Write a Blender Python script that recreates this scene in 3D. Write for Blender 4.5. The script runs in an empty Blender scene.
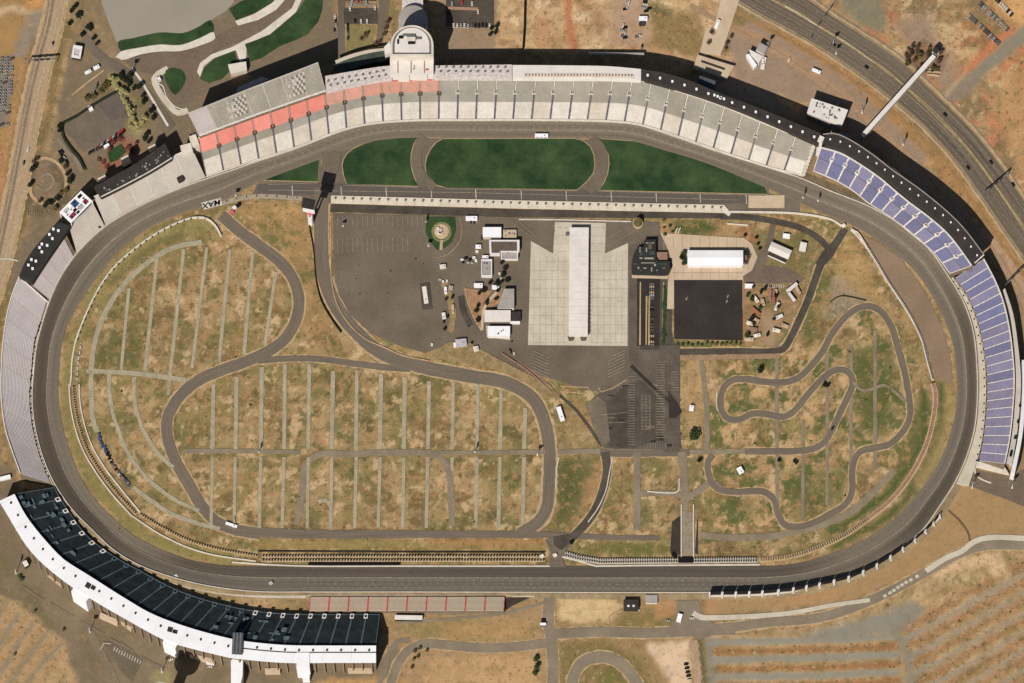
import bpy, math, random
import numpy as np
from mathutils import Vector, Matrix
from mathutils.geometry import tessellate_polygon

R = math.radians
random.seed(7)
rs = np.random.RandomState(7)
sc = bpy.context.scene
COL = sc.collection

# ------------------------------------------------------------------ camera geometry (survey units: 1 photo pixel on the ground = 1 m)
H = 5000.0
CAM = Vector((40.0, -2050.0, H))
W0, H0 = 1024.0, 683.0

def P(x, y, h=0.0):
    """ground survey: photo pixel seen at height h -> world point"""
    gx, gy = x - W0 / 2, H0 / 2 - y
    k = h / H
    return Vector((gx + (CAM.x - gx) * k, gy + (CAM.y - gy) * k, h))

def s2l(c):
    c = c / 255.0
    return c / 12.92 if c <= 0.04045 else ((c + 0.055) / 1.055) ** 2.4
EXPO = 1.35
def C(r, g, b):
    """albedo of a flat sunlit surface that photographs as this 8 bit colour"""
    return tuple(min(0.82, s2l(v) / EXPO) for v in (r, g, b))

# ------------------------------------------------------------------ materials
def nodes_of(m):
    m.use_nodes = True
    nt = m.node_tree
    nt.nodes.clear()
    return nt, nt.nodes, nt.links

def mat(name, c1, c2=None, scale=0.12, rough=0.85, metal=0.0, fine=0.18, attr=None, uv=None, bump=0.0, amt=1.0):
    """two tone weathered material; attr = colour attribute that holds the surface colour, uv = (sx, sy) streaks along a road"""
    m = bpy.data.materials.new(name)
    nt, N, L = nodes_of(m)
    out = N.new('ShaderNodeOutputMaterial'); b = N.new('ShaderNodeBsdfPrincipled')
    L.new(b.outputs[0], out.inputs[0])
    b.inputs['Roughness'].default_value = rough
    b.inputs['Metallic'].default_value = metal
    b.inputs['Specular IOR Level'].default_value = 0.2
    if uv:
        tc = N.new('ShaderNodeTexCoord'); mp = N.new('ShaderNodeMapping')
        mp.inputs['Scale'].default_value = (uv[0], uv[1], 1)
        L.new(tc.outputs['UV'], mp.inputs[0]); vec = mp.outputs[0]
    pos = N.new('ShaderNodeNewGeometry').outputs['Position']
    n1 = N.new('ShaderNodeTexNoise'); n1.inputs['Scale'].default_value = 1.0 if uv else scale
    n1.inputs['Detail'].default_value = 6; n1.inputs['Roughness'].default_value = 0.62
    L.new(vec if uv else pos, n1.inputs['Vector'])
    r1 = N.new('ShaderNodeMapRange'); r1.inputs[1].default_value = 0.32; r1.inputs[2].default_value = 0.68
    L.new(n1.outputs[0], r1.inputs[0])
    mx = N.new('ShaderNodeMix'); mx.data_type = 'RGBA'
    mm = N.new('ShaderNodeMath'); mm.operation = 'MULTIPLY'; mm.inputs[1].default_value = amt
    L.new(r1.outputs[0], mm.inputs[0]); L.new(mm.outputs[0], mx.inputs[0])
    if attr:
        a = N.new('ShaderNodeAttribute'); a.attribute_name = attr
        L.new(a.outputs['Color'], mx.inputs[6])
        dk = N.new('ShaderNodeMix'); dk.data_type = 'RGBA'; dk.blend_type = 'MULTIPLY'; dk.inputs[0].default_value = 1
        L.new(a.outputs['Color'], dk.inputs[6]); dk.inputs[7].default_value = (0.7, 0.7, 0.71, 1)
        L.new(dk.outputs[2], mx.inputs[7])
    else:
        c2 = c2 or tuple(v * 0.8 for v in c1)
        mx.inputs[6].default_value = (*c1, 1); mx.inputs[7].default_value = (*c2, 1)
    n2 = N.new('ShaderNodeTexNoise'); n2.inputs['Scale'].default_value = 0.55; n2.inputs['Detail'].default_value = 3
    L.new(pos, n2.inputs['Vector'])
    r2 = N.new('ShaderNodeMapRange'); r2.inputs[1].default_value = 0.3; r2.inputs[2].default_value = 0.7
    r2.inputs[3].default_value = 1 - fine; r2.inputs[4].default_value = 1 + fine
    L.new(n2.outputs[0], r2.inputs[0])
    ml = N.new('ShaderNodeVectorMath'); ml.operation = 'SCALE'
    L.new(mx.outputs[2], ml.inputs[0]); L.new(r2.outputs[0], ml.inputs['Scale'])
    L.new(ml.outputs[0], b.inputs['Base Color'])
    return m

M = {}
M['asphalt'] = mat('asphalt', C(126, 112, 95), C(106, 94, 79), uv=(0.02, 0.45), fine=0.1)
M['asphalt_pale'] = mat('asphalt_pale', C(148, 132, 110), C(124, 110, 91), scale=0.03, fine=0.1)
M['asphalt_lot'] = mat('asphalt_lot', C(124, 110, 92), C(102, 90, 75), scale=0.025, fine=0.11)
M['asphalt_dark'] = mat('asphalt_dark', C(94, 84, 71), C(68, 61, 52), scale=0.05, fine=0.18)
M['asphalt_black'] = mat('asphalt_black', C(62, 55, 48), C(48, 43, 38), scale=0.04, fine=0.16)
M['asphalt_grey'] = mat('asphalt_grey', C(106, 97, 86), C(88, 80, 70), uv=(0.03, 0.4), fine=0.12)
M['highway'] = mat('highway', C(134, 118, 97), C(82, 73, 62), uv=(0.005, 0.45), fine=0.14)
M['track'] = mat('track', (0.1, 0.1, 0.1), attr='Col', uv=(0.004, 0.7), fine=0.12)
M['gravel'] = mat('gravel', C(180, 167, 138), C(154, 144, 116), scale=0.08, fine=0.16)
M['gravel_road'] = mat('gravel_road', C(150, 134, 110), C(128, 114, 92), scale=0.06, fine=0.14)
M['sand'] = mat('sand', C(196, 168, 126), C(172, 142, 102), scale=0.12, fine=0.18)
M['lawn'] = mat('lawn', C(66, 88, 48), C(26, 50, 26), scale=0.035, fine=0.16)
M['lawn_pale'] = mat('lawn_pale', C(52, 78, 38), C(40, 60, 32), scale=0.08, fine=0.2)
M['concrete'] = mat('concrete', C(212, 199, 176), C(190, 177, 155), scale=0.06, fine=0.08)
M['concrete_pink'] = mat('concrete_pink', C(208, 184, 154), C(194, 170, 140), scale=0.06, fine=0.06)
M['concrete_white'] = mat('concrete_white', C(228, 216, 198), C(206, 194, 176), scale=0.1, fine=0.08)
M['pond_water'] = mat('pond_water', C(164, 152, 134), C(152, 144, 126), scale=0.02, rough=0.4, fine=0.01)
M['bench_white'] = mat('bench_white', C(222, 212, 196), C(204, 194, 178), scale=0.09, fine=0.08)
M['bench_grey'] = mat('bench_grey', C(172, 164, 148), C(154, 148, 132), scale=0.06, fine=0.08)
M['bench_pale'] = mat('bench_pale', C(205, 194, 178), C(190, 180, 164), scale=0.05, fine=0.06)
M['bench_red'] = mat('bench_red', C(234, 152, 136), C(222, 142, 124), scale=0.08, fine=0.08)
M['bench_faded'] = mat('bench_faded', C(218, 158, 140), C(192, 152, 132), scale=0.1, fine=0.1)
M['bench_blue'] = mat('bench_blue', C(118, 119, 150), C(128, 124, 150), scale=0.1, fine=0.12)
M['bench_lilac'] = mat('bench_lilac', C(146, 138, 156), C(130, 126, 150), scale=0.1, fine=0.1)
M['bench_teal'] = mat('bench_teal', C(52, 61, 62), C(32, 39, 40), scale=0.12, fine=0.2)  # dark seat colour, deepened to carry the shade lying on the stand
M['bench_teal_pale'] = mat('bench_teal_pale', C(92, 106, 112), C(70, 84, 90), scale=0.12, fine=0.2)
M['bench_mauve'] = mat('bench_mauve', C(200, 188, 182), C(188, 176, 170), scale=0.06, fine=0.05)
M['bench_rose'] = mat('bench_rose', C(206, 168, 150), C(186, 164, 142), scale=0.05, fine=0.08)
M['stair_dark'] = mat('stair_dark', C(88, 88, 104), C(112, 106, 108), scale=0.3)
M['stair_white'] = mat('stair_white', C(232, 222, 210), C(214, 204, 194), scale=0.3)
M['stair_red'] = mat('stair_red', C(208, 84, 72), C(190, 70, 62), scale=0.3)
M['stair_teal'] = mat('stair_teal', C(108, 118, 120), C(86, 96, 100), scale=0.3)
M['wall_tan'] = mat('wall_tan', C(134, 116, 94), C(118, 102, 82), scale=0.2)
M['roof_white'] = mat('roof_white', C(250, 247, 244), C(240, 236, 234), scale=0.05, fine=0.02)
M['roof_pale'] = mat('roof_pale', C(234, 224, 212), C(218, 208, 196), scale=0.08, fine=0.05)
M['roof_grey'] = mat('roof_grey', C(176, 166, 156), C(156, 148, 138), scale=0.1, fine=0.08)
M['roof_speckled'] = mat('roof_speckled', C(224, 212, 202), C(186, 174, 166), scale=0.35, fine=0.2)
M['roof_dark'] = mat('roof_dark', C(66, 58, 52), C(54, 48, 44), scale=0.1, fine=0.12)
M['roof_charcoal'] = mat('roof_charcoal', C(56, 54, 48), C(46, 44, 40), scale=0.1, fine=0.12)
M['roof_brown'] = mat('roof_brown', C(106, 92, 78), C(92, 80, 68), scale=0.2, fine=0.1)
M['roof_slate'] = mat('roof_slate', C(80, 88, 92), C(68, 74, 78), scale=0.2)
M['roof_lilac'] = mat('roof_lilac', C(196, 186, 186), C(180, 170, 168), scale=0.15)
M['glass_dark'] = mat('glass_dark', C(44, 46, 50), C(34, 36, 40), rough=0.2)
M['metal_white'] = mat('metal_white', C(236, 232, 226), C(220, 214, 208), rough=0.6, scale=0.4, fine=0.05)
M['metal_grey'] = mat('metal_grey', C(130, 126, 120), C(106, 102, 98), rough=0.6)
M['black'] = mat('black', C(24, 22, 20), C(16, 15, 14))
M['paint_white'] = mat('paint_white', C(226, 216, 200), C(176, 166, 150), scale=0.4)
M['paint_faint'] = mat('paint_faint', C(164, 150, 128), C(130, 118, 100), scale=0.25)
M['rubber'] = mat('rubber', C(40, 36, 32), C(56, 50, 44))
M['trunk'] = mat('trunk', C(84, 66, 50))
M['leaf_dark'] = mat('leaf_dark', C(52, 58, 34), C(30, 36, 22), scale=0.8, fine=0.3)
M['leaf_green'] = mat('leaf_green', C(70, 92, 48), C(46, 62, 32), scale=0.8, fine=0.3)
M['leaf_olive'] = mat('leaf_olive', C(120, 108, 62), C(86, 76, 46), scale=0.8, fine=0.3)
M['leaf_yellow'] = mat('leaf_yellow', C(196, 184, 124), C(156, 146, 90), scale=0.8, fine=0.3)
M['twigs'] = mat('twigs', C(112, 86, 70), C(80, 62, 50), scale=0.8, fine=0.3)
M['red_shrub'] = mat('red_shrub', C(150, 84, 66), C(112, 64, 50), scale=0.8, fine=0.3)
M['blue'] = mat('blue', C(70, 90, 132), C(54, 70, 108))
M['red'] = mat('red', C(196, 60, 56), C(172, 50, 48))
M['pink'] = mat('pink', C(222, 108, 128), C(200, 90, 110))
M['orange'] = mat('orange', C(176, 112, 80), C(156, 96, 68))
M['tan'] = mat('tan', C(202, 176, 142), C(184, 158, 126))
M['cream'] = mat('cream', C(238, 226, 206), C(222, 208, 188))
M['silver'] = mat('silver', C(190, 186, 180), C(168, 164, 158), rough=0.5)
M['car_black'] = mat('car_black', C(34, 32, 32), rough=0.4)
M['brick'] = mat('brick', C(160, 124, 102), C(142, 108, 90), scale=0.3)
M['tunnel'] = mat('tunnel', C(70, 60, 50), C(56, 48, 40))
M['barrier_red'] = mat('barrier_red', C(170, 126, 90), C(190, 160, 118), scale=0.35, fine=0.2)

# ------------------------------------------------------------------ mesh builder
VAR = {}
def seat(name):
    if name not in VAR:
        VAR[name] = []
        src = M[name]
        for k in range(4):
            m = src.copy(); m.name = name
            for nd in m.node_tree.nodes:
                if nd.type == 'MIX' and nd.data_type == 'RGBA':
                    for q in (6, 7):
                        c_ = nd.inputs[q].default_value; f = [.93, .98, 1.02, 1.06][k]; w_ = [1.03, .99, 1.0, .98][k]
                        nd.inputs[q].default_value = (c_[0] * f * w_, c_[1] * f, c_[2] * f / w_, 1)
            VAR[name].append(m)
    return random.choice(VAR[name])
class MB:
    def __init__(s):
        s.v = []; s.f = []; s.m = []; s.uv = []
    def face(s, pts, mi=0, uv=None):
        i = len(s.v); s.v.extend([tuple(p) for p in pts]); s.f.append(tuple(range(i, i + len(pts)))); s.m.append(mi)
        s.uv.append(uv)
    def box(s, c, size, rz=0.0, mi=0, bottom=False):
        cx, cy, cz = c; x, y, z = size[0] / 2, size[1] / 2, size[2] / 2
        ca, sa = math.cos(rz), math.sin(rz)
        q = []
        for dz in (-z, z):
            for dx, dy in ((-x, -y), (x, -y), (x, y), (-x, y)):
                q.append((cx + dx * ca - dy * sa, cy + dx * sa + dy * ca, cz + dz))
        F = [(4, 5, 6, 7), (0, 1, 5, 4), (1, 2, 6, 5), (2, 3, 7, 6), (3, 0, 4, 7)]
        if bottom: F.append((3, 2, 1, 0))
        i = len(s.v); s.v.extend(q)
        for f in F:
            s.f.append(tuple(i + k for k in f)); s.m.append(mi); s.uv.append(None)
    def prism(s, pts, z0, z1, mi=0, side=None):
        """pts: world xy outline; z1 may be a list"""
        pts = [Vector((p[0], p[1], 0)) for p in pts]
        a = sum(pts[i].x * pts[(i + 1) % len(pts)].y - pts[(i + 1) % len(pts)].x * pts[i].y for i in range(len(pts)))
        if a < 0: pts = pts[::-1]
        n = len(pts); i = len(s.v)
        s.v.extend([(p.x, p.y, z1) for p in pts]); s.v.extend([(p.x, p.y, z0) for p in pts])
        for t in tessellate_polygon([pts]):
            t = list(t)
            A, B_, D = (pts[k] for k in t)
            if (B_ - A).cross(D - A).z < 0: t = t[::-1]
            s.f.append(tuple(i + k for k in t)); s.m.append(mi); s.uv.append(None)
        for k in range(n):
            k2 = (k + 1) % n
            s.f.append((i + n + k, i + n + k2, i + k2, i + k)); s.m.append(mi if side is None else side); s.uv.append(None)
    def tube(s, a, b, r0, r1=None, n=8, mi=0):
        a = Vector(a); b = Vector(b); r1 = r0 if r1 is None else r1
        d = (b - a).normalized(); u = d.orthogonal().normalized(); w = d.cross(u)
        i = len(s.v)
        for p, r in ((a, r0), (b, r1)):
            for k in range(n):
                t = 2 * math.pi * k / n
                s.v.append(tuple(p + u * (r * math.cos(t)) + w * (r * math.sin(t))))
        for k in range(n):
            k2 = (k + 1) % n
            s.f.append((i + k, i + k2, i + n + k2, i + n + k)); s.m.append(mi); s.uv.append(None)
        s.f.append(tuple(i + n + k for k in range(n))); s.m.append(mi); s.uv.append(None)

def world_loc(o):
    v = Vector((0, 0, 0))
    while o is not None:
        v += o.location; o = o.parent
    return v

def link(name, mb, mats, parent=None, label=None, cat=None, group=None, kind=None, at=None, smooth=False):
    if not isinstance(mats, (list, tuple)): mats = [mats]
    me = bpy.data.meshes.new(name)
    off = Vector((0, 0, 0))
    o = bpy.data.objects.new(name, me)
    if parent is not None:
        o.parent = parent; off = world_loc(parent)
    elif at is not None:
        o.location = at; off = Vector(at)
    vv = np.array(mb.v, dtype=np.float64) - np.array(off)
    me.from_pydata(vv.tolist(), [], mb.f)
    for m in mats: me.materials.append(m)
    if len(mats) > 1: me.polygons.foreach_set('material_index', mb.m)
    if any(u is not None for u in mb.uv):
        ul = me.uv_layers.new(name='UVMap'); flat = []
        for f, u in zip(mb.f, mb.uv):
            flat.extend([c for q in (u or [(0, 0)] * len(f)) for c in q])
        ul.data.foreach_set('uv', flat)
    if smooth: me.polygons.foreach_set('use_smooth', [True] * len(me.polygons))
    me.update()
    COL.objects.link(o)
    if label: o['label'] = label
    if cat: o['category'] = cat
    if group: o['group'] = group
    if kind: o['kind'] = kind
    return o

def thing(name, label, cat, loc, group=None):
    o = bpy.data.objects.new(name, None); COL.objects.link(o)
    o.location = loc; o.empty_display_size = 1
    o['label'] = label; o['category'] = cat
    if group: o['group'] = group
    return o

def copy_tree(o, parent=None):
    c = o.copy(); COL.objects.link(c)
    if parent is not None: c.parent = parent
    for ch in list(o.children): copy_tree(ch, c)
    return c

# ------------------------------------------------------------------ curves in survey pixels
def catmull(pts, closed=False, step=4.0):
    p = [np.array(q, float) for q in pts]
    n = len(p)
    if n < 3 and not closed:
        d = np.linalg.norm(p[1] - p[0]); k = max(1, int(d / step))
        return [tuple(p[0] + (p[1] - p[0]) * i / k) for i in range(k + 1)]
    out = []
    segs = n if closed else n - 1
    for i in range(segs):
        p1, p2 = p[i], p[(i + 1) % n]
        p0 = p[i - 1] if (closed or i > 0) else p1 + (p1 - p2)
        p3 = p[(i + 2) % n] if (closed or i + 2 < n) else p2 + (p2 - p1)
        t0 = 0.0; t1 = max(1e-3, np.linalg.norm(p1 - p0)) ** 0.5
        t2 = t1 + max(1e-3, np.linalg.norm(p2 - p1)) ** 0.5; t3 = t2 + max(1e-3, np.linalg.norm(p3 - p2)) ** 0.5
        k = max(1, int(np.linalg.norm(p2 - p1) / step))
        for j in range(k):
            t = t1 + (t2 - t1) * j / k
            A1 = (t1 - t) / (t1 - t0) * p0 + (t - t0) / (t1 - t0) * p1
            A2 = (t2 - t) / (t2 - t1) * p1 + (t - t1) / (t2 - t1) * p2
            A3 = (t3 - t) / (t3 - t2) * p2 + (t - t2) / (t3 - t2) * p3
            B1 = (t2 - t) / (t2 - t0) * A1 + (t - t0) / (t2 - t0) * A2
            B2 = (t3 - t) / (t3 - t1) * A2 + (t - t1) / (t3 - t1) * A3
            out.append(tuple((t2 - t) / (t2 - t1) * B1 + (t - t1) / (t2 - t1) * B2))
    if not closed: out.append(tuple(p[-1]))
    return out

class Curve:
    def __init__(s, pts, smooth=True, step=3.0):
        q = catmull(pts, False, step) if smooth else pts
        s.p = np.array(q, float)
        d = np.r_[0, np.cumsum(np.linalg.norm(np.diff(s.p, axis=0), axis=1))]
        s.L = d[-1]; s.d = d / d[-1]
    def at(s, t):
        t = min(1, max(0, t))
        return float(np.interp(t, s.d, s.p[:, 0])), float(np.interp(t, s.d, s.p[:, 1]))
    def tangent(s, t):
        a = s.at(t - 0.004); b = s.at(t + 0.004)
        v = Vector((b[0] - a[0], -(b[1] - a[1]), 0))
        return v.normalized()

def normals2d(q, closed=False):
    q = np.array(q, float); n = len(q)
    if closed: t = np.roll(q, -1, 0) - np.roll(q, 1, 0)
    else:
        t = np.gradient(q, axis=0)
    t /= np.maximum(1e-6, np.linalg.norm(t, axis=1))[:, None]
    return q, np.stack([t[:, 1], -t[:, 0]], 1)

LAYER = dict(verge=0.03, lot=0.16, road=0.36, over=0.6, mark=0.75)
CNT = {k: 0 for k in LAYER}
def zlayer(layer):
    CNT[layer] += 1
    return LAYER[layer] + 0.0035 * (CNT[layer] % 60)

def strip(name, pts, w, m, layer='road', smooth=True, kind='structure', verge=0, ragged=0.0, label=None, cat=None, step=4.0, w2=None, vm='sand'):
    q = catmull(pts, False, step) if smooth else [tuple(map(float, p)) for p in pts]
    q, nn = normals2d(q)
    if verge: strip('verge', pts, w + 2 * verge, M[vm], 'verge', smooth, ragged=0.9, step=3)
    z = zlayer(layer); mb = MB(); s = 0.0
    hw = np.linspace(w, w2 if w2 else w, len(q)) / 2
    l = q + nn * hw[:, None]; r = q - nn * hw[:, None]
    if ragged:
        l += nn * rs.uniform(-ragged, ragged, (len(q), 1)); r -= nn * rs.uniform(-ragged, ragged, (len(q), 1))
    for i in range(len(q) - 1):
        ds = float(np.linalg.norm(q[i + 1] - q[i]))
        mb.face([P(*l[i], z), P(*r[i], z), P(*r[i + 1], z), P(*l[i + 1], z)][::-1], 0,
                [(s, hw[i]), (s, -hw[i]), (s + ds, -hw[i]), (s + ds, hw[i])][::-1])
        s += ds
    return link(name, mb, m, kind=kind, label=label, cat=cat)

def area(name, pts, m, layer='lot', smooth=False, kind='structure', step=4.0):
    q = catmull(pts, True, step) if smooth else pts
    z = zlayer(layer); mb = MB(); w = [P(*p, z) for p in q]
    flat = [Vector((p.x, p.y, 0)) for p in w]
    i = 0; mb.v = [tuple(p) for p in w]
    for t in tessellate_polygon([flat]):
        t = list(t)
        if (flat[t[1]] - flat[t[0]]).cross(flat[t[2]] - flat[t[0]]).z < 0: t = t[::-1]
        mb.f.append(tuple(t)); mb.m.append(0); mb.uv.append(None)
    return link(name, mb, m, kind=kind)

def marks(name, segs, w, m, layer='mark', z=None):
    """painted lines: list of (x0,y0,x1,y1)"""
    z = zlayer(layer) if z is None else z
    mb = MB()
    for x0, y0, x1, y1 in segs:
        a = P(x0, y0, z); b = P(x1, y1, z); d = (b - a)
        if d.length < 1e-6: continue
        n = Vector((-d.y, d.x, 0)).normalized() * (w / 2)
        mb.face([a - n, b - n, b + n, a + n])
    return link(name, mb, m, kind='structure')

# ------------------------------------------------------------------ world and light
world = bpy.data.worlds.new('World'); sc.world = world; world.use_nodes = True
SUN_EL = R(43); SH = Vector((0.37, 0.93, 0)).normalized()      # shadows fall this way
nt = world.node_tree; nt.nodes.clear()
wo = nt.nodes.new('ShaderNodeOutputWorld'); bg = nt.nodes.new('ShaderNodeBackground'); sky = nt.nodes.new('ShaderNodeTexSky')
sky.sky_type = 'NISHITA'; sky.sun_disc = False; sky.sun_elevation = SUN_EL
sun_az = math.atan2(-SH.x, -SH.y)
sky.sun_rotation = sun_az
bg.inputs[1].default_value = 0.05
nt.links.new(sky.outputs[0], bg.inputs[0]); nt.links.new(bg.outputs[0], wo.inputs[0])
ld = bpy.data.lights.new('sun', 'SUN'); ld.energy = 5.0; ld.angle = R(0.5); ld.color = (1.0, 0.97, 0.93)
lo = bpy.data.objects.new('sun', ld); COL.objects.link(lo)
dirv = Vector((SH.x * math.cos(SUN_EL), SH.y * math.cos(SUN_EL), -math.sin(SUN_EL)))
lo.rotation_euler = dirv.to_track_quat('-Z', 'Y').to_euler()
lo.location = (0, 0, 900)
cd = bpy.data.cameras.new('camera'); cam = bpy.data.objects.new('camera', cd); COL.objects.link(cam); sc.camera = cam
cam.location = CAM; cam.rotation_euler = (0, 0, 0)
cd.sensor_width = 36; cd.lens = 36 * H / W0
cd.shift_x = -CAM.x / W0; cd.shift_y = -CAM.y / W0
cd.clip_start = 50; cd.clip_end = 30000
sc.view_settings.view_transform = 'Standard'; sc.view_settings.look = 'None'; sc.view_settings.gamma = 1
sc.view_settings.exposure = 0.2
sc.render.engine = 'CYCLES'
sc.cycles.use_denoising = False
sc.cycles.max_bounces = 4; sc.cycles.diffuse_bounces = 2

# ================================================================== TERRAIN
def axis(lo_, hi_, half, step):
    core = list(np.arange(-half, half + 0.01, step))
    ext = [60, 160, 350, 800, 1800, 4000]
    return np.array([-half - e for e in ext[::-1]] + core + [half + e for e in ext])
gx = axis(0, 0, 540, 1.6); gy = axis(0, 0, 370, 1.6)
GX, GY = np.meshgrid(gx, gy)
PX = GX + W0 / 2; PY = H0 / 2 - GY
def vnoise(x, y, cell, seed):
    r = np.random.RandomState(seed); T = r.rand(256, 256)
    u = x / cell + 500.3; v = y / cell + 500.7
    i = np.floor(u).astype(int); j = np.floor(v).astype(int); fu = u - i; fv = v - j
    fu = fu * fu * (3 - 2 * fu); fv = fv * fv * (3 - 2 * fv)
    g = lambda a, b: T[a % 256, b % 256]
    return (g(i, j) * (1 - fu) + g(i + 1, j) * fu) * (1 - fv) + (g(i, j + 1) * (1 - fu) + g(i + 1, j + 1) * fu) * fv
def fbm(x, y, cell, seed, o=4):
    a = 0; amp = 0.5; tot = 0
    for k in range(o):
        a = a + amp * vnoise(x, y, cell / 2 ** k, seed + k); tot += amp; amp *= 0.6
    return a / tot
wx = PX + 9 * (fbm(PX, PY, 16, 1) - 0.5) + 3 * (fbm(PX, PY, 4, 11) - 0.5)
wy = PY + 9 * (fbm(PX, PY, 16, 5) - 0.5) + 3 * (fbm(PX, PY, 4, 15) - 0.5)
GC = np.zeros(GX.shape + (4,)); GC[..., :3] = C(168, 138, 100); GC[..., 3] = 1.0
def sdist(poly, x, y):
    d = np.full(x.shape, 1e9); ins = np.zeros(x.shape, bool); n = len(poly)
    for i in range(n):
        ax, ay = poly[i]; bx, by = poly[(i + 1) % n]
        ex, ey = bx - ax, by - ay
        t = np.clip(((x - ax) * ex + (y - ay) * ey) / (ex * ex + ey * ey + 1e-9), 0, 1)
        d = np.minimum(d, np.hypot(x - ax - t * ex, y - ay - t * ey))
        c = ((ay > y) != (by > y)) & (x < (bx - ax) * (y - ay) / ((by - ay) if by != ay else 1e-9) + ax)
        ins ^= c
    return np.where(ins, d, -d)
def ldist(line, x, y):
    d = np.full(x.shape, 1e9)
    for (ax, ay), (bx, by) in zip(line[:-1], line[1:]):
        ex, ey = bx - ax, by - ay
        t = np.clip(((x - ax) * ex + (y - ay) * ey) / (ex * ex + ey * ey + 1e-9), 0, 1)
        d = np.minimum(d, np.hypot(x - ax - t * ex, y - ay - t * ey))
    return d
def dull(col, k=0.05):
    g = 0.4 * col[0] + 0.45 * col[1] + 0.15 * col[2]
    k2 = k + 0.12 * max(0, (col[0] - col[1] - 45) / 60.0)
    return tuple(v + (g - v) * min(.45, k2) for v in col)
def soil(pts, col, a=1.0, f=2.0, op=1.0, line=None, warp=True):
    """soil, turf or worn paving of one colour over a patch (or along a line of the given width)"""
    p = np.array(pts); pad = 25 + (line or 0)
    m = (PX > p[:, 0].min() - pad) & (PX < p[:, 0].max() + pad) & (PY > p[:, 1].min() - pad) & (PY < p[:, 1].max() + pad)
    q_ = .45 if line else 1.0
    x = PX[m] + (wx - PX)[m] * q_; y = PY[m] + (wy - PY)[m] * q_
    s = (line / 2 - ldist(pts, x, y)) if line else sdist(pts, x, y)
    w = np.clip(s / f * 0.5 + 0.5, 0, 1) * op
    col = np.array([*C(*dull(col)), a])
    GC[m] = GC[m] * (1 - w[:, None]) + col * w[:, None]
def blotch(pts, col, cell, thr, seed, op=0.8, soft=0.12, a=1.0):
    """natural patches of another soil inside an area"""
    p = np.array(pts)
    m = (PX > p[:, 0].min()) & (PX < p[:, 0].max()) & (PY > p[:, 1].min()) & (PY < p[:, 1].max())
    s = np.clip(sdist(pts, PX[m], PY[m]) / 3, 0, 1)
    n = fbm(PX[m], PY[m], cell, seed)
    w = np.clip((n - thr) / soft, 0, 1) * op * s
    col = np.array([*C(*dull(col)), a])
    GC[m] = GC[m] * (1 - w[:, None]) + col * w[:, None]

ALL = [(-3000, -3000), (4000, -3000), (4000, 3600), (-3000, 3600)]
INF = [(74, 313), (92, 283), (150, 227), (183, 213), (262, 185), (750, 190), (822, 211), (886, 246), (931, 294), (952, 341), (957, 390), (945, 449), (917, 494), (880, 530), (808, 560), (760, 566), (256, 566), (190, 560), (130, 533), (80, 477), (60, 400)]
blotch(ALL, (150, 112, 74), 60, 0.5, 31, 0.6)
blotch(ALL, (196, 158, 112), 26, 0.54, 37, 0.7, 0.1)
blotch(ALL, (116, 100, 64), 14, 0.6, 47, 0.7, 0.07)
blotch(ALL, (126, 112, 70), 45, 0.56, 41, 0.6)
# infield
soil(INF, (164, 134, 90), 1, 2)
blotch(INF, (178, 148, 102), 30, 0.48, 51, 0.8)
blotch(INF, (174, 132, 90), 24, 0.56, 61, 0.6, 0.1)
blotch(INF, (132, 120, 68), 30, 0.5, 71, 0.65, 0.12)
blotch(INF, (102, 102, 56), 17, 0.56, 81, 0.65, 0.09)
blotch(INF, (126, 98, 62), 11, 0.58, 101, 0.7, 0.05)
blotch(INF, (88, 84, 48), 7, 0.64, 111, 0.7, 0.05)
blotch(INF, (206, 172, 126), 9, 0.63, 121, 0.8, 0.05)
INE = [(700, 360), (800, 350), (870, 300), (925, 370), (935, 420), (910, 480), (850, 530), (700, 545)]
blotch(INE, (84, 96, 48), 15, 0.54, 131, 0.85, 0.06)
blotch(INE, (200, 162, 112), 13, 0.56, 141, 0.8, 0.06)
# west turn rim: olive turf ring
soil([(90, 300), (82, 330), (74, 345), (67, 380), (69, 420), (78, 450), (92, 480), (110, 505), (140, 533), (180, 551), (230, 560)], (140, 128, 72), 0.7, 4, 0.9, line=11)
soil([(72, 380), (75, 420), (85, 450), (105, 483), (130, 508)], (136, 108, 72), 1, 4, 0.7, line=8)
soil([(92, 300), (120, 264), (155, 238), (205, 222)], (146, 132, 80), 0.8, 4, 0.8, line=16)
soil([(110, 283), (130, 265), (155, 245), (180, 236)], (94, 92, 50), 1, 4, 0.7, line=6)
# north-west wedge between access road and pit lane
soil([(238, 205), (305, 205), (318, 240), (318, 290), (330, 330), (300, 340), (300, 280), (262, 238)], (168, 132, 84), 1, 3, 0.8)
blotch([(238, 205), (305, 205), (318, 240), (318, 290), (330, 340), (300, 340), (300, 280), (262, 238)], (100, 104, 56), 16, 0.52, 91, 0.8)
soil([(238, 212), (300, 210)], (196, 150, 96), 1, 5, 0.6, line=8)
# strips beside the south straight
soil([(256, 545), (545, 545)], (152, 130, 76), 1, 3, 0.8, line=10)
soil([(430, 543), (545, 542)], (186, 128, 82), 1, 3, 0.7, line=5)
soil([(590, 549), (665, 549)], (110, 106, 54), 0.8, 2, 0.9, line=10)
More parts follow.
